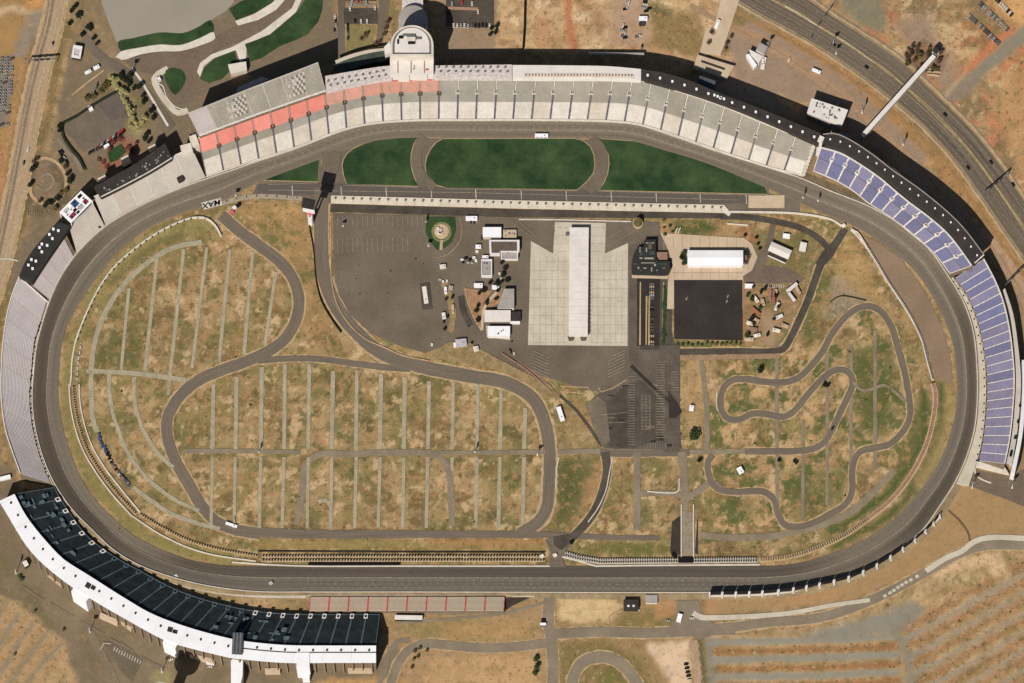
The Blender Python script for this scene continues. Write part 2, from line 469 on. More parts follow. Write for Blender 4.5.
# green plots
for q in ([(560, 462), (582, 460), (578, 495), (562, 520)], [(738, 498), (752, 500), (750, 516), (738, 514)], [(640, 508), (656, 508), (652, 524), (640, 522)], [(786, 478), (806, 482), (802, 506), (788, 500)], [(852, 352), (872, 350), (872, 378), (856, 374)], [(856, 396), (884, 392), (886, 430), (862, 432)], [(806, 330), (820, 318), (822, 338), (808, 346)], [(96, 345), (116, 330), (112, 366), (98, 366)], [(112, 332), (140, 340), (138, 368), (116, 366)]):
    soil(q, (92, 94, 50), .8, 7, .8)
soil([(556, 458), (600, 456), (596, 490), (570, 530), (555, 530)], (84, 88, 46), 1, 5, 0.75)
soil([(585, 480), (605, 462), (600, 500), (585, 512)], (186, 138, 92), 1, 5, 0.7)
soil([(558, 400), (600, 440), (596, 448), (560, 446)], (160, 132, 86), 1, 4, 0.7)
soil([(559, 415), (566, 448)], (80, 84, 44), 1, 5, 0.6, line=8)
for q in ([(860, 345), (895, 340), (900, 400), (880, 440), (858, 430), (852, 380)], [(905, 430), (920, 400), (928, 410), (915, 450), (895, 480)], [(790, 470), (850, 470), (846, 505), (800, 515)], [(815, 265), (830, 275), (815, 330), (800, 340)], [(708, 470), (725, 470), (725, 486), (712, 486)]):
    soil(q, (92, 96, 50), 1, 6, 0.75)
soil([(924, 392), (926, 430), (912, 462), (890, 492), (866, 510), (830, 533)], (82, 92, 46), 0.5, 4, 1, line=9)
soil([(941, 385), (942, 430), (930, 465), (905, 502), (875, 525), (835, 546)], (88, 94, 48), 0.5, 4, 1, line=9)
soil([(949, 370), (950, 410), (942, 445), (920, 485)], (160, 136, 86), 0.7, 4, 0.9, line=10)
soil([(845, 235), (868, 262), (880, 300), (866, 302), (830, 300), (835, 260)], (184, 146, 92), 1, 4, 0.8)
soil([(832, 275), (850, 285), (870, 297), (850, 312), (825, 320)], (146, 132, 116), 0.6, 4, 0.6)
soil([(684, 358), (702, 358), (704, 445), (690, 440), (682, 400)], (184, 146, 100), 1, 4, 0.8)
soil([(660, 223), (750, 224), (750, 238), (660, 234)], (176, 140, 96), 1, 2, 0.9)
soil([(675, 222), (705, 220), (722, 230), (705, 236), (680, 236)], (74, 88, 42), 1, 4, 0.95)
soil([(745, 236), (780, 228), (820, 248), (815, 270), (790, 285), (760, 285), (755, 260)], (120, 108, 66), 1, 4, 0.8)
soil([(742, 232), (754, 240)], (168, 108, 72), 1, 3, 0.9, line=8)
soil([(744, 282), (800, 282), (805, 300), (788, 345), (744, 345)], (158, 124, 88), 1, 2, 0.95)
blotch([(744, 282), (800, 282), (805, 300), (788, 345), (744, 345)], (112, 108, 64), 10, 0.5, 21, 0.8)
soil([(768, 318), (770, 340)], (172, 140, 108), 0.5, 4, 0.9, line=14)
soil([(676, 345), (742, 345)], (96, 108, 58), 1, 2, 0.9, line=7)
soil([(746, 316), (742, 345), (744, 284)], (170, 112, 78), 1, 2, 0.6, line=4)
# infield garden wedge by the offices
soil([(464, 287), (480, 290), (502, 288), (500, 304), (486, 312), (482, 331), (474, 318)], (186, 138, 100), 1, 1.5, 1)
soil([(450, 295), (452, 340)], (158, 124, 82), 1, 3, 0.9, line=7)
soil([(450, 345), (500, 362), (545, 390)], (166, 134, 96), 1, 3, 0.8, line=9)
# ---- outside
soil([(-200, -200), (70, -200), (60, 20), (28, 171), (0, 290), (-200, 500)], (166, 128, 80), 0.7, 6)
soil([(0, 30), (12, 20), (22, 26), (26, 50), (10, 54), (-30, 56)], (172, 132, 80), 0.3, 3)
soil([(-20, 22), (10, 8), (30, 12), (45, 14)], (204, 172, 132), 0.5, 3, 0.9, line=7)
soil([(30, -10), (42, -10), (42, 12), (28, 8)], (216, 152, 84), 1, 3, 0.9)
soil([(-40, 56), (13, 56), (14, 84), (4, 128), (-40, 130)], (130, 118, 106), 0.2, 1.5, 1)
soil([(28, 14), (46, 12), (40, 40), (28, 50), (24, 60), (10, 56)], (146, 132, 114), 0.4, 4, 0.9)
soil([(26, 60), (18, 100), (10, 140), (0, 190)], (178, 134, 88), 1, 3, 0.9, line=6)
soil([(34, 40), (24, 90), (15, 140), (2, 200)], (122, 98, 64), 1, 3, 0.7, line=5)
soil([(-20, 130), (8, 150), (4, 220), (-20, 260)], (190, 132, 88), 1, 6, 0.8)
soil([(66, 28), (56, 70), (46, 130), (36, 160), (25, 210), (10, 270), (0, 320)], (128, 106, 66), 1, 3, 0.9, line=9)
soil([(40, 125), (28, 190), (18, 230)], (92, 94, 54), 1, 3, 0.7, line=7)
UL = [(72, 40), (96, -20), (106, -20), (122, 60), (240, -20), (330, -20), (345, 60), (190, 115), (196, 150), (150, 150), (72, 195), (58, 235), (10, 300), (10, 280), (52, 150), (62, 80)]
soil(UL, (126, 109, 86), 0.35, 3)
soil([(80, 0), (100, 30), (112, 54)], (158, 132, 98), 0.7, 3, 0.9, line=10)
soil([(70, 0), (96, -10), (92, 30), (76, 36)], (138, 116, 82), 1, 4, 0.9)
blotch(UL, (142, 118, 86), 30, 0.55, 33, 0.6, a=0.5)
soil([(98, 95), (120, 72), (140, 95), (152, 122), (140, 140), (122, 120)], (122, 106, 74), 1, 4, 0.9)
soil([(112, 80), (124, 96), (134, 120), (138, 132)], (164, 150, 104), 1, 4, 0.9, line=9)
soil([(98, 168), (125, 138), (142, 150), (118, 175)], (156, 100, 76), 0.7, 4, 0.9)
soil([(30, 160), (55, 150), (66, 190), (50, 212), (28, 205)], (134, 112, 88), 0.6, 4, 0.9)
soil([(55, 168), (68, 200), (40, 214), (28, 200), (28, 165)], (84, 74, 52), 1, 4, 0.7, line=7)
TOP = [(496, -100), (720, -100), (720, 30), (700, 66), (650, 52), (496, 50)]
soil(TOP, (204, 166, 120), 0.8, 3)
soil([(444, 0), (496, 0), (496, 60), (440, 60)], (156, 130, 102), 0.4, 3)
blotch(TOP, (186, 138, 96), 24, 0.5, 39, 0.7)
blotch(TOP, (224, 192, 146), 14, 0.56, 49, 0.8, 0.08)
blotch(TOP, (154, 120, 84), 10, 0.62, 59, 0.6, 0.06)
soil([(568, -20), (570, 30), (573, 47)], (190, 112, 72), 0.8, 3, 0.9, line=9)
soil([(590, 10), (606, 6), (600, 38), (586, 40)], (168, 130, 98), 0.8, 6, 0.7)
soil([(610, -10), (652, -10), (648, 45), (610, 46)], (176, 144, 118), 0.5, 4, 0.8)
soil([(650, 4), (694, 14), (708, 40), (694, 60), (650, 46)], (140, 114, 70), 1, 5, 0.9)
soil([(652, 6), (668, 6), (668, 16), (654, 16)], (86, 88, 54), 1, 5, 0.8)
soil([(700, 66), (745, 60), (800, 100), (845, 130), (930, 170), (1000, 250), (985, 250), (880, 150), (700, 90)], (176, 146, 118), 0.5, 4)
soil([(720, 30), (766, 20), (850, 70), (935, 150), (920, 165), (800, 108), (740, 80)], (158, 132, 108), 0.35, 4)
soil([(780, 96), (806, 104), (800, 116), (786, 106)], (212, 168, 108), 0.8, 3)
soil([(768, 22), (850, 74), (930, 150), (1000, 235), (1040, 300)], (176, 128, 78), 0.9, 4, 0.9, line=12)
soil([(690, 0), (740, 30), (768, 42), (840, 92), (940, 190)], (186, 140, 96), 0.6, 4, 0.6, line=6)
NE = [(800, -60), (1100, -60), (1100, 260), (1024, 200), (960, 125), (900, 60), (850, 20)]
soil(NE, (172, 138, 98), 1, 3)
blotch(NE, (200, 122, 76), 26, 0.53, 77, 0.85)
blotch(NE, (128, 108, 74), 26, 0.53, 87, 0.8)
blotch(NE, (204, 172, 124), 16, 0.57, 97, 0.8, 0.06)
blotch(NE, (186, 122, 80), 12, 0.6, 107, 0.7, 0.06)
soil([(830, -20), (880, -20), (888, 20), (878, 34), (845, 12)], (126, 124, 100), 0.3, 4, 0.9)
soil([(896, 20), (930, 10), (940, 40), (960, 70), (950, 92), (930, 80)], (158, 132, 108), 0.5, 6, 0.9)
soil([(985, -10), (1030, -10), (1030, 30), (1008, 24)], (214, 160, 100), 0.6, 4, 0.9)
soil([(968, 70), (990, 48), (1012, 34)], (208, 118, 72), 0.8, 4, 0.9, line=12)
soil([(955, 92), (980, 72), (1010, 45), (1040, 25)], (140, 132, 110), 0.3, 3, 1, line=14)
soil([(945, 98), (970, 84)], (146, 126, 106), 0.3, 4, 1, line=14)
soil([(944, 96), (965, 72)], (206, 170, 124), 0.6, 3, 0.6, line=3)
soil([(1000, 80), (1030, 60), (1040, 150), (1024, 180), (1000, 130)], (190, 142, 92), 0.9, 5, 0.8)
soil([(905, 50), (925, 40), (946, 56), (936, 76), (912, 74)], (132, 96, 74), 1, 4, 0.9)
soil([(985, 235), (1010, 262), (1030, 300)], (186, 148, 116), 0.4, 3, 0.9, line=10)
soil([(1000, 260), (1018, 300), (1026, 360), (1026, 430), (1018, 480)], (140, 116, 88), 0.5, 3, 0.9, line=9)
# south-east
soil([(705, 596), (770, 596), (850, 582), (905, 553), (945, 515), (960, 486), (1060, 500), (1060, 545), (985, 540), (930, 566), (850, 600), (705, 618)], (168, 134, 90), 0.35, 3)
blotch([(705, 596), (905, 553), (960, 486), (1060, 500), (985, 540), (850, 600), (705, 618)], (186, 138, 94), 40, 0.55, 23, 0.5, a=0.4)
soil([(968, 482), (1030, 500), (1030, 492), (975, 470)], (124, 108, 84), 0.2, 2)
SE = [(700, 634), (800, 634), (880, 605), (960, 560), (1000, 553), (1100, 553), (1100, 800), (700, 800)]
soil(SE, (176, 144, 100), 1, 3)
blotch(SE, (200, 168, 120), 16, 0.5, 29, 0.8)
blotch(SE, (120, 104, 64), 12, 0.6, 109, 0.6, 0.06)
for y0 in (650, 667.5, 685):
    soil([(713, y0 + 2), (800, y0), (896, y0 - 4)], (156, 108, 66), 1.5, 3, 0.9, line=9)
    soil([(730, y0 - 3), (800, y0 - 5), (880, y0 - 7)], (196, 164, 118), 1.2, 3, 0.5, line=3)
for y0 in (641, 658.5, 676):
    soil([(700, y0 + 2), (800, y0), (898, y0 - 4)], (150, 142, 122), 0.2, 1.6, 1, line=7)
for k in range(9):
    soil([(903 + 3 * k, 628 + 19 * k), (960 + 2 * k, 597 + 19 * k), (1040, 553 + 19 * k)], (156, 112, 72), 1.5, 4, 0.85, line=9)
    soil([(920 + 3 * k, 614 + 19 * k), (960 + 2 * k, 592 + 19 * k), (1040, 548 + 19 * k)], (196, 160, 114), 1.2, 4, 0.5, line=4)
    soil([(902 + 3 * k, 642 + 19 * k), (960 + 2 * k, 611 + 19 * k), (1040, 567 + 19 * k)], (152, 143, 124), 0.2, 1.6, 1, line=7.5)
soil([(860, 618), (915, 600), (925, 608), (900, 632), (820, 640), (800, 636)], (142, 136, 118), 0.25, 4, 0.95)
soil([(930, 570), (960, 555), (1000, 552), (1010, 575), (990, 580), (985, 566), (955, 570), (935, 582)], (214, 178, 132), 0.7, 3, 0.9)
soil([(896, 630), (910, 662), (912, 690)], (144, 134, 112), 0.3, 3, 0.9, line=8)
soil([(708, 640), (712, 690)], (142, 132, 116), 0.3, 3, 0.9, line=9)
# south middle
soil([(400, 612), (545, 612), (545, 700), (385, 700), (395, 640)], (172, 138, 96), 0.8, 3)
soil([(394, 618), (470, 618), (540, 625), (530, 640), (420, 640)], (146, 126, 78), 0.8, 4, 0.9)
soil([(440, 625), (530, 622), (530, 638), (450, 640)], (190, 146, 96), 0.6, 5, 0.7)
soil([(430, 660), (535, 655), (545, 700), (420, 700)], (196, 154, 106), 0.7, 4, 0.9)
soil([(552, 596), (706, 596), (706, 700), (552, 700)], (158, 128, 86), 0.9, 3)
soil([(557, 599), (615, 600), (622, 606), (612, 620), (580, 624), (560, 620)], (212, 180, 128), 0.5, 3)
soil([(625, 612), (690, 606), (680, 628), (610, 630)], (128, 112, 64), 0.8, 3, 0.8)
soil([(655, 602), (690, 598), (680, 614), (655, 618)], (186, 136, 92), 0.6, 3, 0.8)
soil([(645, 644), (690, 640), (692, 700), (676, 700), (660, 668)], (222, 188, 152), 0.4, 3)
soil([(562, 645), (600, 640), (640, 660), (660, 690), (620, 690), (600, 670), (580, 690), (560, 690)], (126, 108, 64), 0.9, 4, 0.8)
soil([(596, 676), (612, 666), (628, 690), (600, 700)], (118, 112, 58), 0.9, 3, 0.9)
soil([(700, 640), (704, 690)], (94, 90, 56), 0.9, 3, 0.9, line=7)
# south-west paving and lots
SW = [(-300, 490), (0, 500), (30, 555), (95, 605), (165, 645), (240, 668), (376, 668), (395, 640), (402, 660), (395, 800), (-300, 800)]
soil(SW, (132, 114, 88), 0.3, 3)
blotch(SW, (116, 99, 76), 40, 0.5, 19, 0.6, a=0.3)
soil([(-40, 460), (18, 470), (20, 495), (0, 500), (-40, 505)], (124, 106, 82), 0.3, 3)
soil([(0, 596), (18, 604), (40, 620), (64, 640), (78, 690), (-60, 700), (-60, 590)], (182, 148, 104), 1, 3)
for k in range(6):
    soil([(-10 + 14 * k, 594 + 10 * k), (-60 + 16 * k, 690)], (146, 128, 100), 0.4, 2.5, 0.95, line=6)
    soil([(-4 + 14 * k, 600 + 10 * k), (-48 + 16 * k, 690)], (170, 124, 82), 1.2, 3, 0.6, line=4)
soil([(0, 555), (14, 575), (30, 598), (52, 625)], (112, 104, 66), 0.8, 4, 0.6, line=8)
soil([(152, 672), (172, 670), (172, 700), (150, 700)], (160, 146, 96), 0.8, 4, 0.8)
soil([(314, 682), (330, 679), (410, 679), (405, 700), (310, 700)], (186, 144, 92), 0.8, 3)
# narrow strips behind the stands
soil([(70, 270), (105, 230), (140, 208), (200, 182)], (150, 130, 92), 0.6, 3, 0.5, line=4)

nv = GX.size; rows, cols = GX.shape
me = bpy.data.meshes.new('ground')
co = np.zeros((nv, 3)); co[:, 0] = GX.ravel(); co[:, 1] = GY.ravel()
idx = np.arange(nv).reshape(rows, cols)
quads = np.stack([idx[:-1, :-1], idx[:-1, 1:], idx[1:, 1:], idx[1:, :-1]], -1).reshape(-1, 4)
me.vertices.add(nv); me.vertices.foreach_set('co', co.ravel())
me.loops.add(quads.size); me.loops.foreach_set('vertex_index', quads.ravel())
me.polygons.add(len(quads)); me.polygons.foreach_set('loop_start', np.arange(len(quads)) * 4)
me.update(calc_edges=True)
at = me.color_attributes.new('soil', 'FLOAT_COLOR', 'POINT'); at.data.foreach_set('color', GC.reshape(-1, 4).ravel())
mg = bpy.data.materials.new('ground'); nt, N, L = nodes_of(mg)
out = N.new('ShaderNodeOutputMaterial'); b = N.new('ShaderNodeBsdfPrincipled'); L.new(b.outputs[0], out.inputs[0])
b.inputs['Roughness'].default_value = 0.95; b.inputs['Specular IOR Level'].default_value = 0.1
a = N.new('ShaderNodeAttribute'); a.attribute_name = 'soil'
pos = N.new('ShaderNodeNewGeometry').outputs['Position']
def noise(scale, detail=5, rough=0.6):
    n = N.new('ShaderNodeTexNoise'); n.inputs['Scale'].default_value = scale; n.inputs['Detail'].default_value = detail; n.inputs['Roughness'].default_value = rough
    L.new(pos, n.inputs['Vector']); return n.outputs[0]
def rng(sock, a0, a1, b0, b1):
    r = N.new('ShaderNodeMapRange'); r.inputs[1].default_value = a0; r.inputs[2].default_value = a1; r.inputs[3].default_value = b0; r.inputs[4].default_value = b1
    L.new(sock, r.inputs[0]); return r.outputs[0]
def mul(x, y):
    m = N.new('ShaderNodeMath'); m.operation = 'MULTIPLY'
    L.new(x, m.inputs[0])
    if isinstance(y, float): m.inputs[1].default_value = y
    else: L.new(y, m.inputs[1])
    return m.outputs[0]
def mixc(f, c1, c2, blend='MIX'):
    m = N.new('ShaderNodeMix'); m.data_type = 'RGBA'; m.blend_type = blend
    L.new(f, m.inputs[0]); L.new(c1, m.inputs[6])
    if isinstance(c2, tuple): m.inputs[7].default_value = (*c2, 1)
    else: L.new(c2, m.inputs[7])
    return m.outputs[2]
al = a.outputs['Alpha']
c = a.outputs['Color']
c = mixc(mul(rng(noise(0.05, 5, 0.62), 0.52, 0.58, 0, 0.3), al), c, C(118, 106, 66))          # dormant turf
c = mixc(mul(rng(noise(0.13, 5, 0.62), 0.53, 0.59, 0, 0.4), al), c, C(122, 106, 66))          # tufts
c = mixc(mul(rng(noise(0.1, 5, 0.62), 0.56, 0.63, 0, 0.5), al), c, C(186, 138, 92))         # bare clay
c = mixc(mul(rng(noise(0.26, 4, 0.65), 0.6, 0.66, 0, 0.75), al), c, C(74, 70, 42))         # weeds
c = mixc(mul(rng(noise(0.15, 4, 0.62), 0.58, 0.68, 0, 0.38), al), c, C(202, 176, 136))       # dry sand
f1 = rng(noise(0.8, 3, 0.65), 0.3, 0.7, 0.74, 1.28); f2 = rng(noise(0.09, 4, 0.6), 0.3, 0.7, 0.9, 1.1)
fm = N.new('ShaderNodeMix'); fm.data_type = 'FLOAT'; fm.inputs[2].default_value = 1.0
L.new(rng(al, 0, 1, 0.45, 1.0), fm.inputs[0]); L.new(mul(f1, f2), fm.inputs[3]); fine = fm.outputs[0]
sv = N.new('ShaderNodeVectorMath'); sv.operation = 'SCALE'; L.new(c, sv.inputs[0]); L.new(fine, sv.inputs['Scale'])
L.new(sv.outputs[0], b.inputs['Base Color'])
me.materials.append(mg)
go = bpy.data.objects.new('ground', me); COL.objects.link(go); go['kind'] = 'structure'

# ================================================================== OVAL TRACK
OI = [((256,162),(262,181)),((293,150),(299,167)),((343,131),(349,149)),((368,125),(374,141)),((411,121.5),(414,137.5)),((470,121),(470,138)),((540,121),(540,138)),((612,122.5),(609,138.5)),
 ((637,125),(632,141)),((672,136),(667,151)),((712,150),(706,163)),((762,166),(755,183)),((800,178),(793,200)),((830,191),(822,213)),((868,206),(858,228)),((898,223),(886,246)),((928,248),(914,270)),
 ((948,276),(931,294)),((963,301),(943,317)),((973,331),(952,341)),((977,374),(957,377)),((977,400),(957,400)),((974,430),(953,424)),((965,460),(945,449)),((953,485),(933,473)),((938,508),(917,494)),
 ((923,529),(900,514)),((903,546),(880,530)),((875,564),(850,547)),((850,575),(830,554)),((823,583.5),(808,561)),((793,588.5),(785,565)),((760,591.5),(760,566)),((700,592),(700,566)),((600,592),(600,566)),
 ((500,591.7),(500,566)),((400,591.5),(400,566)),((306,591.5),(306,566)),((256,591),(256,566)),((212,586),(220,565)),((175,577.5),(190,560)),((137,563.5),(153,546)),((112,548),(130,533)),((92,529),(112,517)),
 ((75,512),(97,502)),((57,487),(80,477)),((45,462),(70,452)),((36,430),(62,424)),((32.5,400),(58.5,398)),((34,372),(59,374)),((37,345),(61,348)),((41,329),(65,331)),((49,303),(74,312)),((60,278),(85,294)),
 ((77,253),(100,273)),((107,225),(124,247)),((140,206),(151,227)),((175,190.5),(183,213)),((212,177),(220,202)),((235,169.5),(241,191))]
O4 = np.array(catmull([(*a_, *b_) for a_, b_ in OI], True, 5.0))
for _ in range(2):
    O4 = (np.roll(O4, 1, 0) + 2 * O4 + np.roll(O4, -1, 0)) / 4
NT = len(O4)
def turn_bank(x):
    return 1.0 + 2.2 * min(1, max(0, (abs(x - 512) - 250) / 120))
def trk(i, v, dz=0.0):
    """v: 0 inner edge, 1 outer edge"""
    i %= NT
    o = O4[i, :2]; n = O4[i, 2:]; p = n + (o - n) * v
    h = 0.5 + turn_bank(p[0]) * max(0, (v - 0.4) / 0.6) + dz
    return P(p[0], p[1], h)
def trk_col(x, y, v):
    base = np.array([134, 120, 101.])
    w = np.clip((150 - x) / 60, 0, 1) * np.clip((y - 215) / 60, 0, 1)
    west = np.array([104, 92, 77.]) if v > 0.47 else np.array([132, 120, 102.])
    s = np.clip((y - 545) / 15, 0, 1) * np.clip((x - 130) / 60, 0, 1) * np.clip((850 - x) / 60, 0, 1)
    south = np.array([128, 118, 102.]) if v > 0.47 else np.array([102, 91, 77.])
    e = np.clip((x - 880) / 40, 0, 1) * np.clip((y - 260) / 60, 0, 1)
    east = np.array([104, 93, 78.]) if v > 0.5 else np.array([130, 118, 101.])
    c_ = base * (1 - w) + west * w; c_ = c_ * (1 - e) + east * e; c_ = c_ * (1 - s) + south * s
    c_ = c_ * (1 - .1 * math.exp(-((v - .7) / .12) ** 2)) * (1 - .08 * math.exp(-((v - .2) / .1) ** 2))
    return C(*c_)
def track_mesh(name, vs):
    mb = MB(); cols = []
    s = 0
    for i in range(NT):
        ds = float(np.hypot(*(O4[(i + 1) % NT, :2] - O4[i, :2])))
        for va, vb in zip(vs[:-1], vs[1:]):
            q = [(i, va), (i, vb), (i + 1, vb), (i + 1, va)]
            mb.face([trk(*k) for k in q], 0, [(s, va * 22), (s, vb * 22), (s + ds, vb * 22), (s + ds, va * 22)])
            for k in q:
                vm = k[1]; vs_ = max(.48, vm) if vs[0] > .4 else min(.45, vm)
                cols.append((*trk_col(*(O4[k[0] % NT, 2:] * (1 - vm) + O4[k[0] % NT, :2] * vm), vs_), 1))
        s += ds
    o = link(name, mb, M['track'], kind='structure')
    ca = o.data.color_attributes.new('Col', 'FLOAT_COLOR', 'POINT'); ca.data.foreach_set('color', np.array(cols).ravel())
    return o
track_mesh('track', [0.46, 0.54, 0.6, 0.66, 0.72, 0.78, 0.85, 0.92, 1.0])
track_mesh('track_apron', [0.0, 0.1, 0.2, 0.3, 0.38, 0.46])
def track_line(name, v, w, m, i0=0, i1=None, dash=None, dz=0.06):
    mb = MB(); i1 = NT if i1 is None else i1; hv = w / 44
    for i in range(i0, i1):
        if dash and i % dash[0] >= dash[1]: continue
        mb.face([trk(i, v - hv, dz), trk(i, v + hv, dz), trk(i + 1, v + hv, dz), trk(i + 1, v - hv, dz)])
    return link(name, mb, m, kind='structure')
track_line('track_marking', 0.46, 0.7, M['paint_faint'])
track_line('track_marking', 0.985, 0.7, M['paint_faint'])
# pavement marker dashes on both straights
mb = MB()
for i in range(NT):
    x, y = O4[i, :2]
    for v in (0.56, 0.7, 0.84):
        if (i + int(v * 10)) % 2 == 0 and ((y < 165 and 250 < x < 760) or (y > 570 and 300 < x < 760)):
            a0 = trk(i, v, 0.07); d = (trk(i + 1, v, 0.07) - a0); e = d.normalized() * 2.2; n_ = Vector((-d.y, d.x, 0)).normalized() * 0.32
            mb.face([a0 - n_, a0 + e - n_, a0 + e + n_, a0 + n_])
link('track_marking', mb, mat('marker_paint', C(152, 142, 124), C(128, 118, 100)), kind='structure')
# outer wall of the oval and the earth bank behind it
mb = MB(); eb = MB()
for i in range(NT):
    def row(j):
        j %= NT
        o = O4[j, :2]; d = O4[j, :2] - O4[j, 2:]; d = d / np.linalg.norm(d)
        h = 0.5 + turn_bank(o[0])
        return (P(o[0], o[1], h - .2), P(o[0], o[1], h + 1.1), P(o[0] + d[0] * .8, o[1] + d[1] * .8, h + 1.1), P(o[0] + d[0] * .8, o[1] + d[1] * .8, h - .2),
                P(o[0] + d[0] * .85, o[1] + d[1] * .85, h - .25), P(o[0] + d[0] * 2.5, o[1] + d[1] * 2.5, h - .3), P(o[0] + d[0] * 9, o[1] + d[1] * 9, -.4))
    A, B_ = row(i), row(i + 1)
    for k in range(3): mb.face([A[k], A[k + 1], B_[k + 1], B_[k]])
    for k in (4, 5): eb.face([A[k], A[k + 1], B_[k + 1], B_[k]])
link('retaining_wall', mb, M['concrete_white'], label='white concrete retaining wall round the outer edge of the oval', cat='wall')
link('embankment', eb, mat('embankment', C(160, 138, 104), C(126, 108, 78), scale=0.08, fine=0.2), kind='structure')

# ================================================================== LAWNS, PIT LANE, ROADS
area('pit_lane', [(258, 183.5), (318, 181.5), (418, 185.5), (600, 189.5), (768, 193), (800, 201), (800, 212), (728, 213.5), (500, 207), (331, 203.5), (312, 202), (250, 198)], M['asphalt_lot'])
for pts in ([(258,181.5),(290,167.5),(321,157),(320,183),(300,184)], [(341,165),(344,154),(355,146),(375,139),(420,136),(412,155),(414,171),(421,187.5),(345,185.5)],
            [(424,165),(431,148),(442,137),(575,137),(591,143),(596,165),(589,179),(577,191.5),(445,189),(429,180)], [(597,137),(608,160),(606,176),(596,191.5),(770,195.5),(768,186),(742,171.5),(692,154.5),(642,140)]):
    area('pit_access', pts, M['asphalt_lot'], layer='lot')
for pts in ([(262,180),(290,169),(319,159),(318,181.5)], [(342.5,166),(343.5,160),(347,154),(353,149),(364,144),(376,140.5),(395,138.5),(417,137.5),(413,145),(410.5,155),(410.5,164),(412,172),(415,180),(418,186),(347,184),(344,176)],
            [(425.5,165),(427,157),(431,149),(436,143),(443,139),(574,138.7),(583,141),(590,147),(593.5,155),(594.5,165),(593,173),(587,181),(577,189.7),(446,187.5),(436,184.5),(429,178),(426,171)], [(600,139),(605,146),(608.5,154),(609.5,163),(608,174),(604,183),(599,190),(767,194),(765,187),(741,173.5),(691,156.5),(641,142)]):
    strip('verge', pts + [pts[0]], 1.5, M['sand'], 'lot', smooth=False)
    area('grass_field', pts, M['lawn'], layer='road')
area('pit_road', [(258,184.5), (318,183), (418,187), (600,191), (765,196), (768,200.5), (728,203.8), (500,199.2), (331,195), (300,194.5), (256,195)], M['asphalt_grey'], layer='road')
area('garage_road', [(331, 204), (512, 209), (727, 213.5), (735, 216), (727, 218.5), (512, 217.5), (330, 212)], M['asphalt_dark'], layer='road')
strip('pit_road', [(720, 216.5), (745, 217), (770, 220.5), (800, 228), (818, 238), (827, 247)], 6, M['asphalt_dark'])
area('concrete_pad', [(748.5, 195.2), (784.5, 195.2), (784.5, 208), (748.5, 208)], M['concrete_pink'], layer='over')
marks('road_marking', [(268, 190, 470, 192.5), (470, 192.5, 740, 200), (268, 184.5, 318, 182.8), (346, 185.2, 418, 187.2), (445, 188.6, 577, 190.8), (597, 191, 766, 195.6)], 0.6, M['paint_faint'], 'over')
marks('road_marking', [(x, 185.5 + (x - 290) * .0195, x + .6, 195.5 + (x - 290) * .018) for x in (292, 341, 386, 431, 475.5, 521, 566, 611, 656, 700, 746)], 0.7, M['paint_white'], 'over')
# central paving
area('infield_paving', [(333,213),(430,215.5),(530,218.5),(632,221),(640,238),(632,262),(629,385),(600,392),(585,390),(556,380),(505,366),(470,352),(448,345),(425,353),(400,346),(372,334),(350,315),(338,292),(333,268)], M['asphalt_lot'], layer='lot')
area('infield_paving', [(629, 221), (660, 222), (660, 233), (668, 250), (672, 265), (667, 280), (667, 310), (675, 345), (675, 385), (682, 452), (640, 455), (608, 452), (598, 440), (585, 405), (600, 392), (629, 385)], mat('asphalt_mid', C(112, 100, 85), C(84, 75, 64), scale=.035, fine=.16), layer='lot')
area('infield_paving', [(629, 221), (660, 222), (660, 233), (640, 242), (629, 245)], M['asphalt_lot'], layer='road')
area('infield_paving', [(604, 404), (612, 398), (624, 386), (640, 380), (652, 390), (660, 402), (661, 440), (628, 450), (612, 446)], M['asphalt_dark'], layer='road')
area('infield_paving', [(660, 345), (680, 345), (680, 452), (664, 452)], mat('asphalt_worn', C(104, 93, 79), C(86, 76, 65), scale=.06), layer='over')
area('infield_paving', [(668, 390), (677, 402), (682, 412), (676, 418), (669, 418)], M['asphalt_black'], layer='mark')
strip('tar_seam', [(631, 366), (650, 384), (670, 402)], 3, M['asphalt_black'], 'mark', smooth=False)
area('concrete_apron', [(531, 241), (553, 253.5), (555, 222), (606, 223), (605, 253.5), (628, 243), (627.5, 346), (528, 345)], M['concrete'], layer='road')
area('plaza', [(660.5, 233), (744, 238), (752, 244), (757.5, 257), (752, 270.5), (743, 276), (743, 309), (667, 309), (668, 280), (673, 265), (668, 250)], M['concrete_pink'], layer='road')
area('parking_lot', [(674, 280), (742.5, 280), (742.5, 340.5), (674, 339)], M['asphalt_black'], layer='over')
area('parking_lot', [(637, 278), (660, 278), (659, 346), (637, 346)], M['asphalt_black'], layer='over')
area('parking_lot', [(640, 282), (672, 279), (672, 350), (640, 350)], M['asphalt_dark'], layer='lot')
for x_ in (640.5, 646.5, 649.5, 663.5):
    strip('verge', [(x_, 296 if x_ in (646.5, 649.5) else 282), (x_ - .6, 345)], 1.4, M['sand'], 'over', smooth=False, ragged=.3)
strip('planting_bed', [(665, 286), (663.5, 345)], 3.2, M['lawn_pale'], 'over', ragged=.7)
area('paved_lot', [(744, 262), (786, 268), (806, 278), (800, 283), (744, 283)], mat('asphalt_red', C(124, 104, 88), C(108, 92, 78), scale=.06), layer='lot')
area('paved_lot', [(770, 224), (776, 224), (772, 246), (766, 262), (758, 270), (754, 262), (766, 244)], M['asphalt_lot'], layer='lot')
